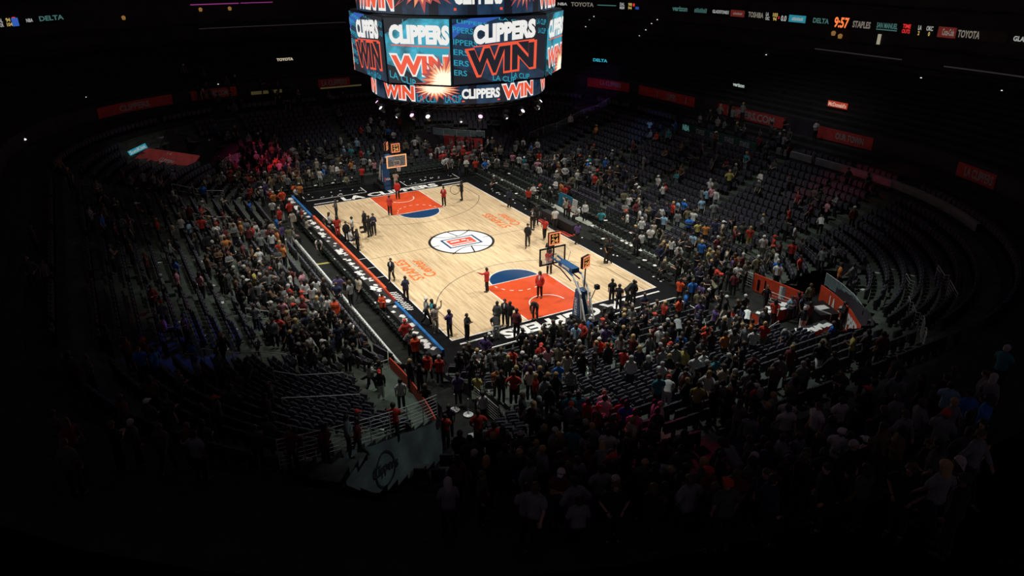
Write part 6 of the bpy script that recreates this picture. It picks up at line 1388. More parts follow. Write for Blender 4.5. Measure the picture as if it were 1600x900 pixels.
# suite details
arc_sign('light_strip', (-49.5, -10.5), (-49.5, -5.0), 28, 15.0, 15.1, E_PINKS, 'thin pink light strip on the upper left suite ledge', [], 'light strip')
arc_sign('light_strip', (-49.5, -4.8), (-49.5, -1.0), 28, 15.02, 15.1, E_PINKS, 'shorter pink light strip next to the scoreboard on the upper ledge', [], 'light strip')
arc_sign('light_strip', (-49.5, -10), (-49.5, 8), 28, 12.35, 12.42, E_STRIP, 'thin grey lit ledge line left of the scoreboard', [], 'light strip')
for i, (x0, x1, z) in enumerate([(-3.0, 6.5, 11.8), (3.5, 12.5, 9.7), (10.5, 18.0, 11.7)]):
    arc_sign('light_strip', (x0, 41.2), (x1, 41.2), 28, z, z + .10, E_STRIP, ['dim grey ledge line below the ribbon clock', 'dim lower ledge line over the right stand', 'dim ledge line at the right edge under the ribbon'][i], [], 'light strip')
arc_sign('lit_doorway', (3.7, 41.2), (4.0, 41.2), 28, 12.9, 13.8, em('door_glow', (.30, .28, .2), 1.0), 'small bright lit suite doorway below the ribbon board', [], 'lit doorway')
for i, (x, y, z) in enumerate([(-46.6, -17.9, 13.9), (-49.3, -9.5, 14.3), (-49.4, -6.2, 14.3), (-.8, 41.1, 13.3), (.0, 41.1, 13.1)]):
    mb = MB(); mb.lathe([(.0, 0), (.16, .02), (.22, .3), (.12, .42), (.0, .45)], E_WARM, 10); mb.build('wall_lamp', None, (x + (.4 if x < -40 else 0), y - (.4 if y > 40 else 0), z)); tag(COL.objects[-1], ['warm wall lamp beside the upper left ribbon', 'warm suite lamp under the pink strip, left one', 'warm suite lamp under the pink strip, right one', 'warm lamp just below the ribbon clock, left one', 'warm lamp just below the ribbon clock, right one'][i], 'wall lamp', 'warm wall lamps in the suites')
# little white aisle lights
AL = [(904, 49), (915, 42), (921, 31), (928, 26), (999, 56), (1009, 47), (1018, 37), (1027, 31), (1197, 86), (341, 132), (134, 152), (39, 219), (1439, 122), (1565, 142), (915, 125), (1000, 170)]
small = MB(); small.lathe([(.0, 0), (.07, .02), (.07, .06), (.0, .1)], em('aisle_light', (.75, .75, .70), 1.6), 8)
SLO = small.build('aisle_light')
def hitbowl(px, py):
    d = (fw + rt * ((px - 800) / FPX) - up * ((py - 450) / FPX)).normalized(); t = 30.0
    while t < 150:
        p = CAMV + d * t; dd = bdist(p.x, p.y)
        if dd >= 27.9: return p
        z = prof(int(max(dd, 0) / TR) * TR + TR * .6) if dd < 17.9 else 7.3 + int((dd - 17.91) / .92) * .33
        if p.z <= z: return p
        t += .1
    return p
for i, (px, py) in enumerate(AL):
    p = hitbowl(px, py); o = SLO if i == 0 else SLO.copy()
    if i: COL.objects.link(o)
    o.location = (p.x, p.y, p.z - .02)
    w = 'left of the scoreboard' if px < 500 else ('on the first aisle right of the scoreboard' if px < 940 else ('on the second aisle right of the scoreboard' if px < 1040 else 'high in the right stand'))
    tag(o, f'tiny white step light {w}', 'step light', 'tiny white step lights')
    if i in (11,): o.scale = (1.8, 1.8, 1.8)
# upper screen at the right edge
arc_sign('video_board', (11.8, 41.2), (19.0, 40.6), 28, 17.3, 20.0, E_NAVY, 'video screen corner with red and white shapes at the top right edge', [('WIN', .1, .9, .04, .6, E_WHITE), ('WIN', .12, .88, .07, .5, E_CORAL)], 'screen')
# blue sponsor board behind the right chairs
mb = MB(); mb.box(-1.0, -.03, 0, 1.0, .03, 1.15, mat('board_blue', (.02, .19, .32), .6, var=.1)); o = mb.build('sponsor_board', None, (-3.0, 11.6, .05)); o.rotation_euler = (math.radians(-8), 0, 0); tag(o, 'upright blue sponsor board behind the right sideline chairs', 'board')
mb = MB(); mb.face([(-.4, -.04, .72), (-.1, -.04, .62), (.45, -.04, .5), (.45, -.04, .64), (.1, -.04, .76), (-.4, -.04, .86)], WHITE); mb.build('white_mark', o)
mb = MB(); mb.box(-.35, -.03, 0, .35, .03, 1.1, PAPER); o = mb.build('white_board', None, (-1.5, 11.6, .05)); o.rotation_euler = (math.radians(-6), 0, 0); tag(o, 'narrow upright white board next to the blue sponsor board', 'board')
for i, (xa, xb) in enumerate([(-.8, 1.4), (6.6, 10.8)]):
    mb = MB(); mb.box(0, -.02, 0, xb - xa, .02, .3, BLACK); o = mb.build('lettered_board', None, (xa, 12.35, .05)); o.rotation_euler = (.5, 0, 0)
    tag(o, ['low board with pale lettering behind the midcourt chairs', 'low board with white lettering nearer the orange banner'][i], 'board')
    mb = MB()
    for j in range(int((xb - xa) / .32)): mb.box(.1 + j * .32, -.04, .06, .3 + j * .32, -.02, .24, WHITE if i else mat('pale_pink', (.5, .3, .32), .7))
    mb.build('white_print', o)
mb = MB(); mb.box(-.75, -.12, 0, .75, .12, .012, mat('yellow_tape', (.42, .38, .10), .7)); o = mb.build('cable_ramp', None, (-1.0, -10.75, -.018)); o.rotation_euler = (0, 0, 1.45); tag(o, 'short yellow cable ramp lying across the walkway behind the scoring table', 'cable ramp')
for x, y, l in ((23.2, -10.6, 'white paper lying on the tunnel floor near the red jackets'),):
    mb = MB(); mb.box(-.22, -.3, 0, .22, .3, .01, PAPER); o = mb.build('sheet_of_paper', None, (x, y, -.018)); tag(o, l, 'paper')
# tall stools of the filming group on court
def stool(x, y, label):
    g = empty('tall_chair', (x, y, .012)); tag(g, label, 'chair')
    mb = MB(); mb.box(-.2, -.2, .72, .2, .2, .76, METB); mb.build('seat', g)
    for sx in (-1, 1):
        for sy in (-1, 1):
            mb = MB(); mb.tube([(sx * .24, sy * .24, 0), (sx * .17, sy * .17, .72)], .014, mat('brass_tube', (.45, .36, .12), .4, .5), 6); mb.build('leg', g)
    mb = MB(); mb.tube([(-.2, -.2, .76), (-.22, -.2, 1.15), (-.22, .2, 1.15), (-.2, .2, .76)], .014, METB, 6); mb.box(-.235, -.2, .95, -.21, .2, 1.15, METB); mb.build('backrest', g)
stool(-3.9, -6.6, 'tall chair with thin pale legs in the middle of the filming group')
stool(-3.1, -7.4, 'tall chair with thin pale legs at the edge of the filming group')
# camera on tripod in the press area + broom
mb = MB()
for a in (0, 2.1, 4.2): mb.tube([(0, 0, 1.2), (.35 * math.cos(a), .35 * math.sin(a), 0)], .018, METB, 6)
g = mb.build('camera_tripod', None, (-12.8, -8.6, 0)); tag(g, 'black camera tripod on the apron at the left sideline far end', 'tripod')
mb = MB(); mb.box(-.18, -.09, 1.2, .2, .09, 1.42, METB); mb.tube([(.2, 0, 1.31), (.36, 0, 1.31)], .06, METB, 10); mb.build('video_camera', g)
mb = MB(); mb.tube([(0, 0, 0), (0, .5, 1.2)], .014, METB, 6); mb.box(-.35, -.06, 0, .35, .06, .06, METB); o = mb.build('floor_mop', None, (.3, 6.2, .012)); tag(o, 'wide dark floor mop resting on the court by the right sideline', 'mop')
mb = MB(); mb.tube([(.42 * math.cos(2 * PI * i / 28), 0, .42 * math.sin(2 * PI * i / 28)) for i in range(29)], .02, METB, 6, caps=False)
HOOP = mb.build('hand_hoop'); tag(HOOP, 'thin black hoop held upright by the person in the black suit', 'hoop')

# ================================================================== PEOPLE
SKINS = [mat('skin_light', (.50, .30, .21), .55), mat('skin_tan', (.36, .20, .13), .55), mat('skin_brown', (.16, .08, .05), .55), mat('skin_dark', (.08, .042, .03), .55)]
EYEM = mat('eye_dark', (.02, .015, .012), .3)
CLR = {'w': ('white', (.60, .61, .59)), 'g': ('grey', (.20, .22, .22)), 'G': ('dark grey', (.065, .072, .07)), 'k': ('black', (.012, .012, .014)), 'n': ('navy', (.018, .026, .065)),
       'b': ('bright blue', (.015, .14, .50)), 't': ('teal', (.03, .24, .28)), 'l': ('light blue', (.25, .42, .56)), 'r': ('red', (.50, .035, .022)), 'o': ('orange red', (.72, .085, .025)),
       'p': ('purple', (.085, .055, .18)), 'P': ('pink', (.55, .25, .30)), 'm': ('maroon', (.13, .02, .025)), 'y': ('yellow', (.48, .42, .12)), 'O': ('orange', (.55, .20, .05)),
       'c': ('cream', (.48, .42, .33)), 'e': ('olive', (.16, .15, .09)), 'B': ('brown', (.14, .08, .045))}
CM = {k: mat('cloth_' + v[0].replace(' ', '_'), v[1], .85, var=.18, scale=14) for k, v in CLR.items()}
REDJ = mat('cloth_staff_red', (.55, .035, .03), .75, var=.15, scale=10)
HAIRS = {'dark': mat('hair_dark', (.018, .013, .010), .6), 'brown': mat('hair_brown', (.075, .042, .022), .6), 'blond': mat('hair_blond', (.42, .28, .12), .6), 'grey': mat('hair_grey', (.42, .41, .39), .7)}
CAPR = mat('cap_red', (.60, .05, .03), .8); CAPW = mat('cap_white', (.65, .65, .62), .8); CAPK = mat('cap_black', (.02, .02, .03), .8)
SHOEM = mat('shoe_dark', (.03, .03, .03), .6)

def skinned(J, E, sub, name):
    me = bpy.data.meshes.new(name); me.from_pydata([j[:3] for j in J], E, []); o = bpy.data.objects.new(name, me); COL.objects.link(o)
    m = o.modifiers.new('s', 'SKIN'); m.use_smooth_shade = True; m.branch_smoothing = .3
    sv = me.skin_vertices[0].data
    for i, j in enumerate(J):
        r = j[3]; sv[i].radius = (r, r) if not isinstance(r, tuple) else r; sv[i].use_root = (i == 0)
    if sub:
        s = o.modifiers.new('u', 'SUBSURF'); s.levels = sub; s.render_levels = sub
    dg = bpy.context.evaluated_depsgraph_get(); dg.update()
    out = bpy.data.meshes.new_from_object(o.evaluated_get(dg)); bpy.data.objects.remove(o); out.name = name
    out.polygons.foreach_set('use_smooth', [True] * len(out.polygons))
    return out

def joints(pose):
    """pelvis-rooted figure facing +x, metres"""
    lean, ph, hx = 0.0, .96, 0.0
    if pose == 'bend': lean = .95
    if pose == 'sit': ph = .56
    def T(x, z, y=0): # torso frame point
        c, s = math.cos(lean), math.sin(lean); dz = z - .96
        return (x * c + dz * s + (-.1 if lean else 0), y, ph + dz * c - x * s - (.06 if lean else 0))
    D = {}
    D['pel'] = T(0, .96); D['sp'] = T(.0, 1.14); D['ch'] = T(.01, 1.32); D['nb'] = T(-.005, 1.46); D['nk'] = T(.01, 1.515)
    D['h0'] = T(.02, 1.575); D['h1'] = T(.015, 1.645); D['h2'] = T(.0, 1.715); D['nose'] = T(.120, 1.63); D['chin'] = T(.065, 1.585)
    for s, k in ((1, 'L'), (-1, 'R')):
        D['sh' + k] = T(-.005, 1.43, s * .185)
        if pose == 'stand': e, w = (-.03, 1.16, .235), (.05, .92, .225)
        elif pose == 'walk': e, w = ((.10 * s, 1.17, .225), (.24 * s + .03, .97, .20))
        elif pose == 'phone': e, w = (.04, 1.16, .23), (.26, 1.22, .09)
        elif pose == 'cross': e, w = (.06, 1.15, .235), (.20, 1.19, -.06 if s > 0 else -.05)
        elif pose == 'hips': e, w = (-.06, 1.18, .34), (.06, .99, .19)
        elif pose == 'raise': e, w = ((.06, 1.55, .36), (.12, 1.82, .34)) if s > 0 else ((-.03, 1.16, .235), (.05, .92, .225))
        elif pose == 'both': e, w = (.05, 1.58, .33), (.10, 1.84, .30)
        elif pose == 'point': e, w = ((.22, 1.36, .28), (.47, 1.40, .26)) if s > 0 else ((-.03, 1.16, .235), (.05, .92, .225))
        elif pose == 'sit': e, w = (.05, 1.16, .23), (.26, 1.08, .13)
        elif pose == 'bend': e, w = (.22, 1.26, .22), (.45, 1.24, .16)
        D['el' + k] = T(e[0], e[1], s * e[2]) ; D['wr' + k] = T(w[0], w[1], s * w[2])
        we = Vector(D['wr' + k]); ee = Vector(D['el' + k]); d = (we - ee).normalized()
        D['pm' + k] = tuple(we + d * .075)
        side = Vector((0, -s, 0)) if abs(d.y) < .8 else Vector((0, 0, 1)); side = (side - d * side.dot(d)).normalized(); nrm = d.cross(side).normalized()
        if pose == 'stand': side, nrm = Vector((1, 0, 0)), Vector((0, -s, 0))
        D['f' + k] = [(tuple(we + d * .085 + side * (o * .020)), tuple(we + d * (.085 + L * .55) + side * (o * .025) + nrm * .004), tuple(we + d * (.085 + L * .9) + side * (o * .026) + nrm * .026)) for o, L in ((1.5, .072), (.5, .084), (-.5, .080), (-1.5, .064))]
        D['t' + k] = (tuple(we + d * .035 + side * .03), tuple(we + d * .065 + side * .062), tuple(we + d * .092 + side * .068))
        if pose == 'sit': hp, kn, an, to = (0, s * .09, .52), (.42, s * .12, .50), (.44, s * .13, .09), (.60, s * .14, .035)
        elif pose == 'walk': q = -s * .26; hp, kn, an, to = (0, s * .09, .91), (q * .45 + .06, s * .10, .50), (q - (.05 if q < 0 else 0), s * .10, .10 if q > 0 else .15), (q + .15, s * .11, .035 if q > 0 else .05)
        elif pose == 'bend': hp, kn, an, to = (-.11, s * .09, .86), (.04, s * .12, .47), (-.04, s * .12, .09), (.13, s * .14, .035)
        else: hp, kn, an, to = (0, s * .09, .91), (.015, s * .105, .49), (-.03, s * .115, .09), (.13, s * .135, .035)
        D['hp' + k], D['kn' + k], D['an' + k], D['to' + k] = hp, kn, an, to
    D['frame'] = T
    D['lean'] = lean
    return D

def ringloft(m, mt, T, rings, n=12, yo=0):
    k = m.mi(mt); base = len(m.v)
    for (xo, z, rx, ry) in rings:
        for q in range(n):
            th = 2 * PI * q / n; c, s = math.cos(th), math.sin(th)
            sg = lambda v: math.copysign(abs(v) ** .8, v)
            m.v.append(tuple(T(xo + rx * sg(c), z, yo + ry * sg(s))))
    for i in range(len(rings) - 1):
        for q in range(n): m.f.append((base + i * n + q, base + i * n + (q + 1) % n, base + (i + 1) * n + (q + 1) % n, base + (i + 1) * n + q)); m.m.append(k)
    m.f.append(tuple(base + q for q in reversed(range(n)))); m.m.append(k)
    m.f.append(tuple(base + (len(rings) - 1) * n + q for q in range(n))); m.m.append(k)
def limb(m, mt, pts, rs, n=8):
    """tapered limb through joints, with a rounded bend ring each side of a joint"""
    P, Rr = [Vector(pts[0])], [rs[0]]
    for a, b, c, r in zip(pts, pts[1:], pts[2:], rs[1:]):
        a, b, c = Vector(a), Vector(b), Vector(c); d1 = (a - b).normalized(); d2 = (c - b).normalized()
        P += [b + d1 * r * .8, b, b + d2 * r * .8]; Rr += [r, r * 1.04, r]
    P.append(Vector(pts[-1])); Rr.append(rs[-1])
    k = m.mi(mt); base = len(m.v); L = len(P)
    t0 = (P[-1] - P[0]).normalized(); ref = Vector((1, 0, 0)) if abs(t0.x) < .75 else Vector((0, 1, 0))
    for i, p in enumerate(P):
        t = (P[min(i + 1, L - 1)] - P[max(i - 1, 0)]).normalized(); a = (ref - t * ref.dot(t)).normalized(); b = t.cross(a)
        for q in range(n):
            th = 2 * PI * q / n; m.v.append(tuple(p + a * (math.cos(th) * Rr[i]) + b * (math.sin(th) * Rr[i])))
    for i in range(L - 1):
        for q in range(n): m.f.append((base + i * n + q, base + i * n + (q + 1) % n, base + (i + 1) * n + (q + 1) % n, base + (i + 1) * n + q)); m.m.append(k)
    m.f.append(tuple(base + q for q in reversed(range(n)))); m.m.append(k)
    m.f.append(tuple(base + (L - 1) * n + q for q in range(n))); m.m.append(k)
def as_mesh(m, name):
    me = bpy.data.meshes.new(name); me.from_pydata(m.v, [], m.f)
    for t in m.mats: me.materials.append(t)
    me.polygons.foreach_set('material_index', m.m); me.polygons.foreach_set('use_smooth', [True] * len(me.polygons)); me.update(); return me
def figure(pose, garment, low):
    D = joints(pose); T = D['frame']; n = 6 if low else 12
    if low:
        m = MB()
        m.lathe([(0.001, -.11), (.06, -.085), (.088, -.01), (.08, .06), (.001, .105)], EYEM, 7, D['h1']); limb(m, EYEM, [D['nb'], D['h0']], [.055, .05], 5)
        for k in 'LR': limb(m, EYEM, [D['sh' + k], D['el' + k], D['wr' + k], tuple(Vector(D['pm' + k]) + (Vector(D['pm' + k]) - Vector(D['wr' + k])) * 1.0)], [.045, .04, .03, .03], 5)
        body = as_mesh(m, 'person_body')
    else:
        J, E = [], []
        def add(p, r, parent=None):
            J.append((*p, r)); i = len(J) - 1
            if parent is not None: E.append((parent, i))
            return i
        a = add(D['pel'], .105); b = add(D['sp'], .105, a); c = add(D['ch'], .095, b); n0 = add(D['nb'], .058, c); n1 = add(D['nk'], .055, n0); h0 = add(D['h0'], .068, n1); h1 = add(D['h1'], .098, h0); h2 = add(D['h2'], .072, h1)
        add(D['nose'], .016, h1)
        for k in 'LR':
            s = add(tuple(Vector(D['sh' + k]).lerp(Vector(D['ch']), .12)), .034, c); e = add(D['el' + k], .038, s); w = add(D['wr' + k], .031, e); p = add(D['pm' + k], .034, w)
            for f in D['f' + k]:
                q = add(f[0], .0105, p); q = add(f[1], .0095, q); add(f[2], .0085, q)
            q = add(D['t' + k][0], .0130, w); q = add(D['t' + k][1], .0110, q); add(D['t' + k][2], .0095, q)
            h = add(D['hp' + k], .083, a); kn = add(D['kn' + k], .054, h); an = add(D['an' + k], .036, kn); add(D['to' + k], .03, an)
        body = skinned(J, E, 1, 'person_body')
    # upper garment
    m = MB(); hem = {'tee': .90, 'long': .88, 'jacket': .80}[garment]; w = 1.17 if garment == 'jacket' else 1.03
    if pose == 'sit': hem = max(hem, .93)
    rings = [(0, hem, .130 * w, .178 * w), (0, .98, .124 * w, .170 * w), (0, 1.12, .122 * w, .162 * w), (.005, 1.26, .136 * w, .182 * w), (.0, 1.36, .130 * w, .200 * w), (-.005, 1.43, .105, .190), (-.005, 1.475, .080, .125), (.0, 1.515, .062, .066)]
    ringloft(m, EYEM, T, rings, n)
    for k in 'LR':
        S_, E_, W_k = Vector(D['sh' + k]), Vector(D['el' + k]), Vector(D['wr' + k]); S2 = S_.lerp(Vector(D['ch']), .25)
        if garment == 'tee': limb(m, EYEM, [S2, S_.lerp(E_, .35), S_.lerp(E_, .8)], [.082, .080, .074], n - 2 if not low else 5)
        else: limb(m, EYEM, [S2, E_, W_k.lerp(E_, .06)], [.084, .066, .048], n - 2 if not low else 5)
    if garment == 'jacket':
        k = m.mi(PAPER); b = len(m.v)
        m.v += [tuple(T(.150 * w, 1.20, 0)), tuple(T(.152, 1.40, .045)), tuple(T(.095, 1.50, .04)), tuple(T(.095, 1.50, -.04)), tuple(T(.152, 1.40, -.045))]; m.f.append((b, b + 1, b + 2, b + 3, b + 4)); m.m.append(k)
    shirt = as_mesh(m, 'shirt')
    m = MB()
    top = 1.0 if pose != 'sit' else .98
    if pose == 'sit': ringloft(m, EYEM, T, [(0, .87, .15, .175), (0, .94, .14, .172), (0, top, .12, .16)], n)
    else: ringloft(m, EYEM, T, [(0, .84, .118, .160), (0, .92, .128, .172), (0, top, .118, .162)], n)
    for k in 'LR':
        limb(m, EYEM, [tuple(Vector(D['hp' + k]) + Vector((0, 0, .03 if pose != 'sit' else 0))), D['kn' + k], tuple(Vector(D['an' + k]).lerp(Vector(D['kn' + k]), .06))], [.103, .078, .062], n - 2 if not low else 5)
    tr = as_mesh(m, 'trousers')
    m = MB()
    for k in 'LR':
        A, T_ = Vector(D['an' + k]), Vector(D['to' + k]); d = T_ - A
        m.tube([tuple(A + Vector((-.045, 0, -.03))), tuple(A + Vector((.0, 0, -.035))), tuple(A + d * .6 + Vector((0, 0, -.008))), tuple(T_ + Vector((.03, 0, 0)))], .052, SHOEM, 7, r2=.038)
    me = bpy.data.meshes.new('shoes'); me.from_pydata(m.v, [], m.f)
    return dict(body=body, shirt=shirt, trousers=tr, shoes=me, D=D)

def hair_mesh(kind):
    """head centred at the origin (centre of the skull), facing +x"""
    m = MB(); n = 10
    def shell(r, z0, z1, back, mt, sq=1.0):
        k = m.mi(mt); base = len(m.v); rings = 5
        for i in range(rings + 1):
            t = i / rings; ph = PI / 2 * t
            for j in range(n):
                th = 2 * PI * j / n
                front = max(0, math.cos(th)); bk = max(0, -math.cos(th))
                z = z1 * math.sin(ph) if i else z0 * (1 - front) + .055 * front - back * bk
                if i == 1: z = max(z, .062 * front)
                rr_ = r * math.cos(ph) * (1.0 + .08 * bk) if i else r * (1.0 + .05 * bk)
                m.v.append((rr_ * math.cos(th) * sq - .012, rr_ * math.sin(th) * .95, z))
        for i in range(rings):
            for j in range(n): m.f.append((base + i * n + j, base + i * n + (j + 1) % n, base + (i + 1) * n + (j + 1) % n, base + (i + 1) * n + j)); m.m.append(k)
    if kind == 'short': shell(.112, -.03, .125, .05, EYEM)
    if kind == 'long': shell(.118, -.07, .13, .21, EYEM)
    if kind == 'cap':
        shell(.116, .0, .12, .0, EYEM)
        k = m.mi(EYEM); b = len(m.v)
        m.v += [(.09, -.08, .015), (.09, .08, .015), (.19, .05, .0), (.19, -.05, .0), (.09, -.08, .027), (.09, .08, .027), (.19, .05, .012), (.19, -.05, .012)]
        for f in ((0, 1, 2, 3), (7, 6, 5, 4), (0, 4, 5, 1), (1, 5, 6, 2), (2, 6, 7, 3), (3, 7, 4, 0)): m.f.append(tuple(b + i for i in f)); m.m.append(k)
    me = bpy.data.meshes.new('hair_' + kind); me.from_pydata(m.v, [], m.f); me.polygons.foreach_set('use_smooth', [True] * len(me.polygons)); return me
HM = {k: hair_mesh(k) for k in ('short', 'long', 'cap')}
FIG = {}
def fig(pose, ls, low):
    k = (pose, ls, low)
    if k not in FIG:
        f = figure(pose, ls, low)
        if not low: # eyes and ears on the body mesh
            T = f['D']['frame']; bm_v = [tuple(v.co) for v in f['body'].vertices]; bm_f = [tuple(p.vertices) for p in f['body'].polygons]; nb = len(bm_f)
            m = MB()
            for s in (-1, 1):
                m.ico((0, 0, 0), .011, EYEM, 4); cnt = len(m.v) // (2 if s == 1 else 1)
            m = MB()
            for s in (-1, 1): m.ico(T(.082, 1.65, s * .033), .012, EYEM, 4)
            me_e = len(m.f)
            for s in (-1, 1): m.ico(T(.0, 1.63, s * .088), .022, EYEM, 4, 1.4)
            m.ico(T(.088, 1.587, 0), .016, EYEM, 4, .35)
            n = len(bm_v); me = bpy.data.meshes.new('person_body'); me.from_pydata(bm_v + m.v, [], bm_f + [tuple(n + i for i in q) for q in m.f])
            me.materials.append(SKINS[0]); me.materials.append(EYEM)
            nears = (len(m.f) - me_e) * 2 // 3
            idx = [0] * nb + [1] * me_e + [0] * nears + [1] * (len(m.f) - me_e - nears)
            me.polygons.foreach_set('material_index', idx); me.polygons.foreach_set('use_smooth', [True] * len(me.polygons)); f['body'] = me
        f['shoes'].materials.append(SHOEM)
        FIG[k] = f
    return FIG[k]
for k in HM: HM[k].materials.append(EYEM)
def slot(o, m, i=0):
    o.material_slots[i].link = 'OBJECT'; o.material_slots[i].material = m

POSES = ['stand', 'stand', 'walk', 'phone', 'cross', 'hips', 'stand', 'phone']
def decide(p, i):
    x, y, sh, pa, fl, lab = p
    r = random.Random(i * 7 + 3)
    pose = 'sit' if 's' in fl else 'bend' if 'd' in fl else 'both' if 'v' in fl else ('point' if (lab and 'pointing' in lab) else 'raise') if 'u' in fl else 'cross' if 'x' in fl else 'walk' if (lab and 'striding' in lab) else r.choice(POSES)
    if lab and pose not in ('sit', 'bend', 'raise', 'point', 'cross', 'walk'): pose = r.choice(['stand', 'stand', 'phone'])
    if 'h' in fl: pose = 'point'
    cam_a = math.atan2(CY - y, CX - x)
    if 'f' in fl: a = cam_a + r.uniform(-.4, .4)
    elif 'q' in fl: a = cam_a + PI + r.uniform(-.4, .4)
    elif 'h' in fl: a = math.radians(-110)
    elif lab and 'pointing' in lab: a = math.radians(-140)
    elif lab: a = r.uniform(-PI, PI)
    else:
        # mostly facing the court or walking along the row
        inw = math.atan2(-y, -x)
        a = inw + r.choice([0, 0, 0, PI / 2, -PI / 2, PI]) + r.uniform(-.5, .5)
    if pose == 'sit': a = math.atan2(-y, -x) if abs(x) > 15 else (math.atan2(-y, 0))
    ls = 'jacket' if 'j' in fl else 'long' if (sh in 'kGnwgpmeBc' and r.random() < .55) else 'tee'
    hk = 'long' if 'L' in fl else 'cap' if any(c in fl for c in 'CWK') else None if 'N' in fl else r.choices(['short', 'long', 'cap'], [6, 2, 1])[0]
    hc = HAIRS['blond'] if 'Y' in fl else HAIRS['grey'] if 'H' in fl else HAIRS['dark'] if lab else r.choices([HAIRS['dark'], HAIRS['brown'], HAIRS['blond'], HAIRS['grey']], [7, 4, 1.2, 1])[0]
    if lab and hk == 'cap' and not any(c in fl for c in 'CWK'): hk = 'short'
    if hk == 'cap': hc = CAPR if 'C' in fl else CAPW if 'W' in fl else CAPK if 'K' in fl else r.choice([CAPK, CAPK, CAPR, CAPW])
    skin = r.choices(SKINS, [5, 4, 3, 2])[0]
    return pose, a, ls, hk, hc, skin, r.uniform(.99, 1.09)
INFO = [decide(p, i) for i, p in enumerate(PEOPLE)]
def base_z(x, y):
    z = ground(x, y)
    if z == 0 and abs(x) < 14.3 and abs(y) < 7.6: z = .014
    elif z == 0: z = .006
    return z
vis = [i for i, p in enumerate(PEOPLE) if in_view(p[0], p[1], base_z(p[0], p[1]) + .9, 8)]
NCOURT = 43
rank = sorted(vis, key=lambda i: (0 if i < NCOURT else 1, depth(PEOPLE[i][0], PEOPLE[i][1], base_z(PEOPLE[i][0], PEOPLE[i][1]))))
IND = rank[:298]; REST = rank[298:]
POSEW = {'stand': 'standing', 'walk': 'mid step', 'phone': 'looking at a phone', 'cross': 'arms folded', 'hips': 'hands on hips', 'raise': 'one arm raised', 'both': 'both arms up', 'point': 'arm stretched out', 'sit': 'seated', 'bend': 'bending down'}
def where(x, y):
    d = bdist(x, y); lon = 'far' if x < -5 else 'near' if x > 6 else 'middle'
    if d <= 0.3:
        if y < -8.3 and x < 17: return f'by the {lon} part of the scoring tables'
        if y > 7.5 and x < 17: return f'among the {lon} right sideline chairs'
        if x < -14: return 'on the floor behind the far baseline'
        if x > 14: return 'on the floor behind the near baseline'
        return 'by the court'
    if inside(PRESS, x, y): return 'by the near right corner tables'
    if inside(TUN, x, y): return 'in the near tunnel'
    t = 'lowest' if d < 3 else 'low' if d < 6.5 else 'middle' if d < 11 else 'high'
    if x > 16 and y < -10: s = 'in the corner stand beside the tunnel'
    elif x > 16 and y > 9: s = 'in the near right corner stand'
    elif x > 18: s = f'in the near end stand, {"left" if y < -5 else "right" if y > 3 else "centre"} block'
    elif x < -20: s = 'in the far end stand'
    elif y > 0: s = f'in the right stand, {lon} block'
    else: s = f'in the left stand, {lon} block'
    return f'{s}, {t} rows'
used = {}
CAPNAME = {CAPR.name: 'red cap', CAPW.name: 'white cap', CAPK.name: 'dark cap'}
def label_for(i):
    p = PEOPLE[i]
    if p[5]: return p[5]
    pose, a, ls, hk, hc, skin, sc = INFO[i]
    s = CLR[p[2]][0]; t = CLR[p[3]][0]; w = where(p[0], p[1])
    top = 'jacket' if 'j' in p[4] else 'top'
    nb = sorted((math.hypot(PEOPLE[j][0] - p[0], PEOPLE[j][1] - p[1]), j) for j in vis if j != i)[:5]
    nc = [CLR[PEOPLE[j][2]][0] for _, j in nb]
    hd = ('long hair' if hk == 'long' else CAPNAME.get(hc.name, 'cap') if hk == 'cap' else 'short hair' if hk else 'bald head')
    V = [f'person in {s} {top} {w}', f'person in {s} {top}, {POSEW[pose]}, {w}', f'person in {s} {top}, {hd}, {w}',
         f'person in {s} {top} beside one in {nc[0]}, {w}', f'person, {s} {top}, {t} trousers, {hd}, {w}',
         f'person, {s}, {POSEW[pose]}, beside {nc[0]}, {w}', f'person in {s}, between {nc[0]} and {nc[1]}, {w}', f'person, {s}, {hd}, near {nc[0]} and {nc[1]}, {w}', f'person, {s}, {POSEW[pose]}, near {nc[1]} and {nc[2]}, {w}', f'person, {s} top, {hd}, near {nc[2]}, {w}', f'person, {s} top, close to one in {nc[3]}, {w}']
    V = [' '.join(v.split()[:16]) for v in V]
    for v in V:
        if v not in used: used[v] = 1; return v
    return V[0]
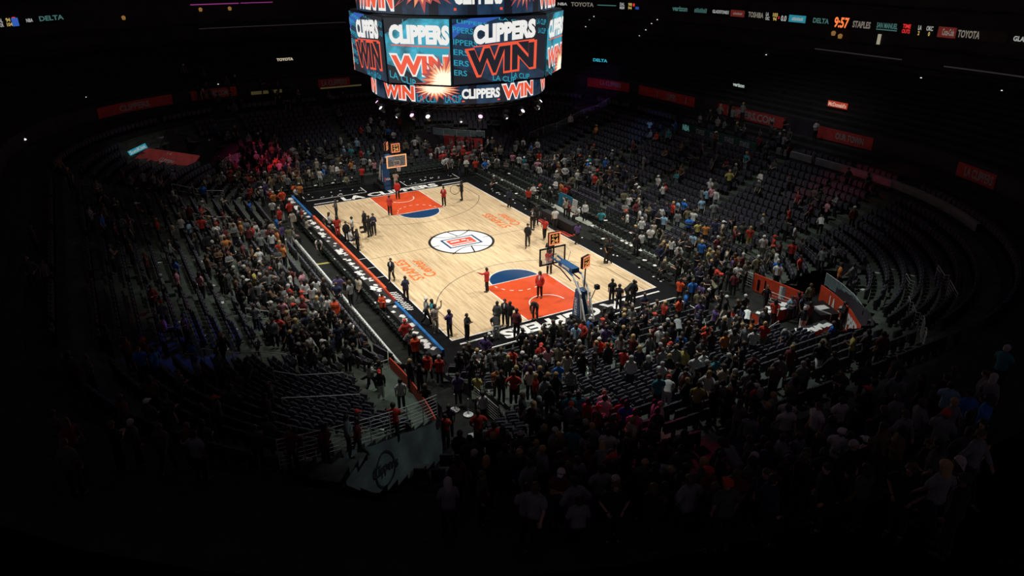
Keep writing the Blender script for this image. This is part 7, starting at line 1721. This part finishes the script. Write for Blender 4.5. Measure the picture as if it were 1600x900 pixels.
# a plain first variant must not be true of several: pre-claim ambiguous ones
cnt = {}
for i in IND:
    p = PEOPLE[i]
    if not p[5]:
        top = 'jacket' if 'j' in p[4] else 'top'; k = f'person in {CLR[p[2]][0]} {top} {where(p[0], p[1])}'; cnt[k] = cnt.get(k, 0) + 1
for k, v in cnt.items():
    if v > 1: used[k] = 1
HO = None
for i in IND:
    x, y, sh, pa, fl, lab = PEOPLE[i]; pose, a, ls, hk, hc, skin, sc = INFO[i]
    F = fig(pose, ls, False); z = base_z(x, y)
    o = bpy.data.objects.new('person', F['body']); o.location = (x, y, z); o.rotation_euler = (0, 0, a); o.scale = (sc, sc, sc); COL.objects.link(o); slot(o, skin)
    s = bpy.data.objects.new('jacket' if 'j' in fl else 'shirt', F['shirt']); s.parent = o; COL.objects.link(s); slot(s, REDJ if (sh == 'r' and 'j' in fl) else CM[sh])
    t = bpy.data.objects.new('trousers', F['trousers']); t.parent = o; COL.objects.link(t); slot(t, CM[pa] if not (lab and pa == 'w') else CM['w'])
    h = bpy.data.objects.new('shoes', F['shoes']); h.parent = o; COL.objects.link(h)
    if hk:
        q = bpy.data.objects.new('cap' if hk == 'cap' else 'hair', HM[hk]); q.parent = o; q.location = F['D']['h1']; q.rotation_euler = (0, F['D']['lean'], 0); q.scale = (.97, .97, .97); COL.objects.link(q); slot(q, hc)
    tag(o, label_for(i), 'person', 'people on the court' if i < NCOURT else 'people in the crowd round the court')
    if 'h' in fl:
        f = F['D']['fL'][1][1]; M = Matrix.Translation((x, y, z)) @ Matrix.Rotation(a, 4, 'Z') @ Matrix.Scale(sc, 4); p = M @ Vector(f)
        HOOP.location = (p.x, p.y, p.z - .42); HOOP.rotation_euler = (0, 0, a)
# the rest of the crowd as one body of people
def arr(me): return [tuple(v.co) for v in me.vertices], [tuple(p.vertices) for p in me.polygons]
LOWA = {}
def low(pose, ls):
    k = (pose, ls)
    if k not in LOWA:
        F = fig(pose, ls, True); LOWA[k] = ([arr(F['body']), arr(F['shirt']), arr(F['trousers'])], F['D']['h1'], F['D']['lean'])
    return LOWA[k]
HA = {k: arr(m) for k, m in HM.items()}
cv, cf, cm_, mats = [], [], [], []
def mi(m):
    if m not in mats: mats.append(m)
    return mats.index(m)
for i in REST:
    x, y, sh, pa, fl, lab = PEOPLE[i]; pose, a, ls, hk, hc, skin, sc = INFO[i]
    z = base_z(x, y); c, s = math.cos(a) * sc, math.sin(a) * sc
    L, h1, lean = low(pose, ls)
    for (V, F), m in zip(L, (skin, CM[sh], CM[pa])):
        n = len(cv); k = mi(m)
        cv.extend((x + c * v[0] - s * v[1], y + s * v[0] + c * v[1], z + v[2] * sc) for v in V); cf.extend(tuple(n + j for j in f) for f in F); cm_.extend([k] * len(F))
    if hk:
        V, F = HA[hk]; n = len(cv); k = mi(hc); cl, sl = math.cos(lean), math.sin(lean)
        V = [(h1[0] + v[0] * cl + v[2] * sl, h1[1] + v[1], h1[2] - v[0] * sl + v[2] * cl) for v in V]
        cv.extend((x + c * v[0] - s * v[1], y + s * v[0] + c * v[1], z + v[2] * sc) for v in V); cf.extend(tuple(n + j for j in f) for f in F); cm_.extend([k] * len(F))
me = bpy.data.meshes.new('crowd'); me.from_pydata(cv, [], cf)
for m in mats: me.materials.append(m)
me.polygons.foreach_set('material_index', cm_); me.update()
o = bpy.data.objects.new('crowd', me); COL.objects.link(o); tag(o, 'mass of small distant spectators standing and leaving in the dim stands', 'crowd', kind='stuff')
# rally sticks held or left in the near end stand
for i, (x, y, rx, rz) in enumerate([(22.5, 3.6, .4, .3), (22.9, 3.9, -.3, 1.2), (24.9, 1.6, .9, .5), (25.2, 1.2, -.5, 2.0), (27.9, 1.0, .5, .2), (28.1, .4, -.5, 1.0), (18.9, -2.6, .2, 0), (19.1, -2.5, -.25, .8)]):
    stick(x, y, ground(x, y) + .5, rx, rz, 'white inflatable rally stick sticking up among the near end seats')
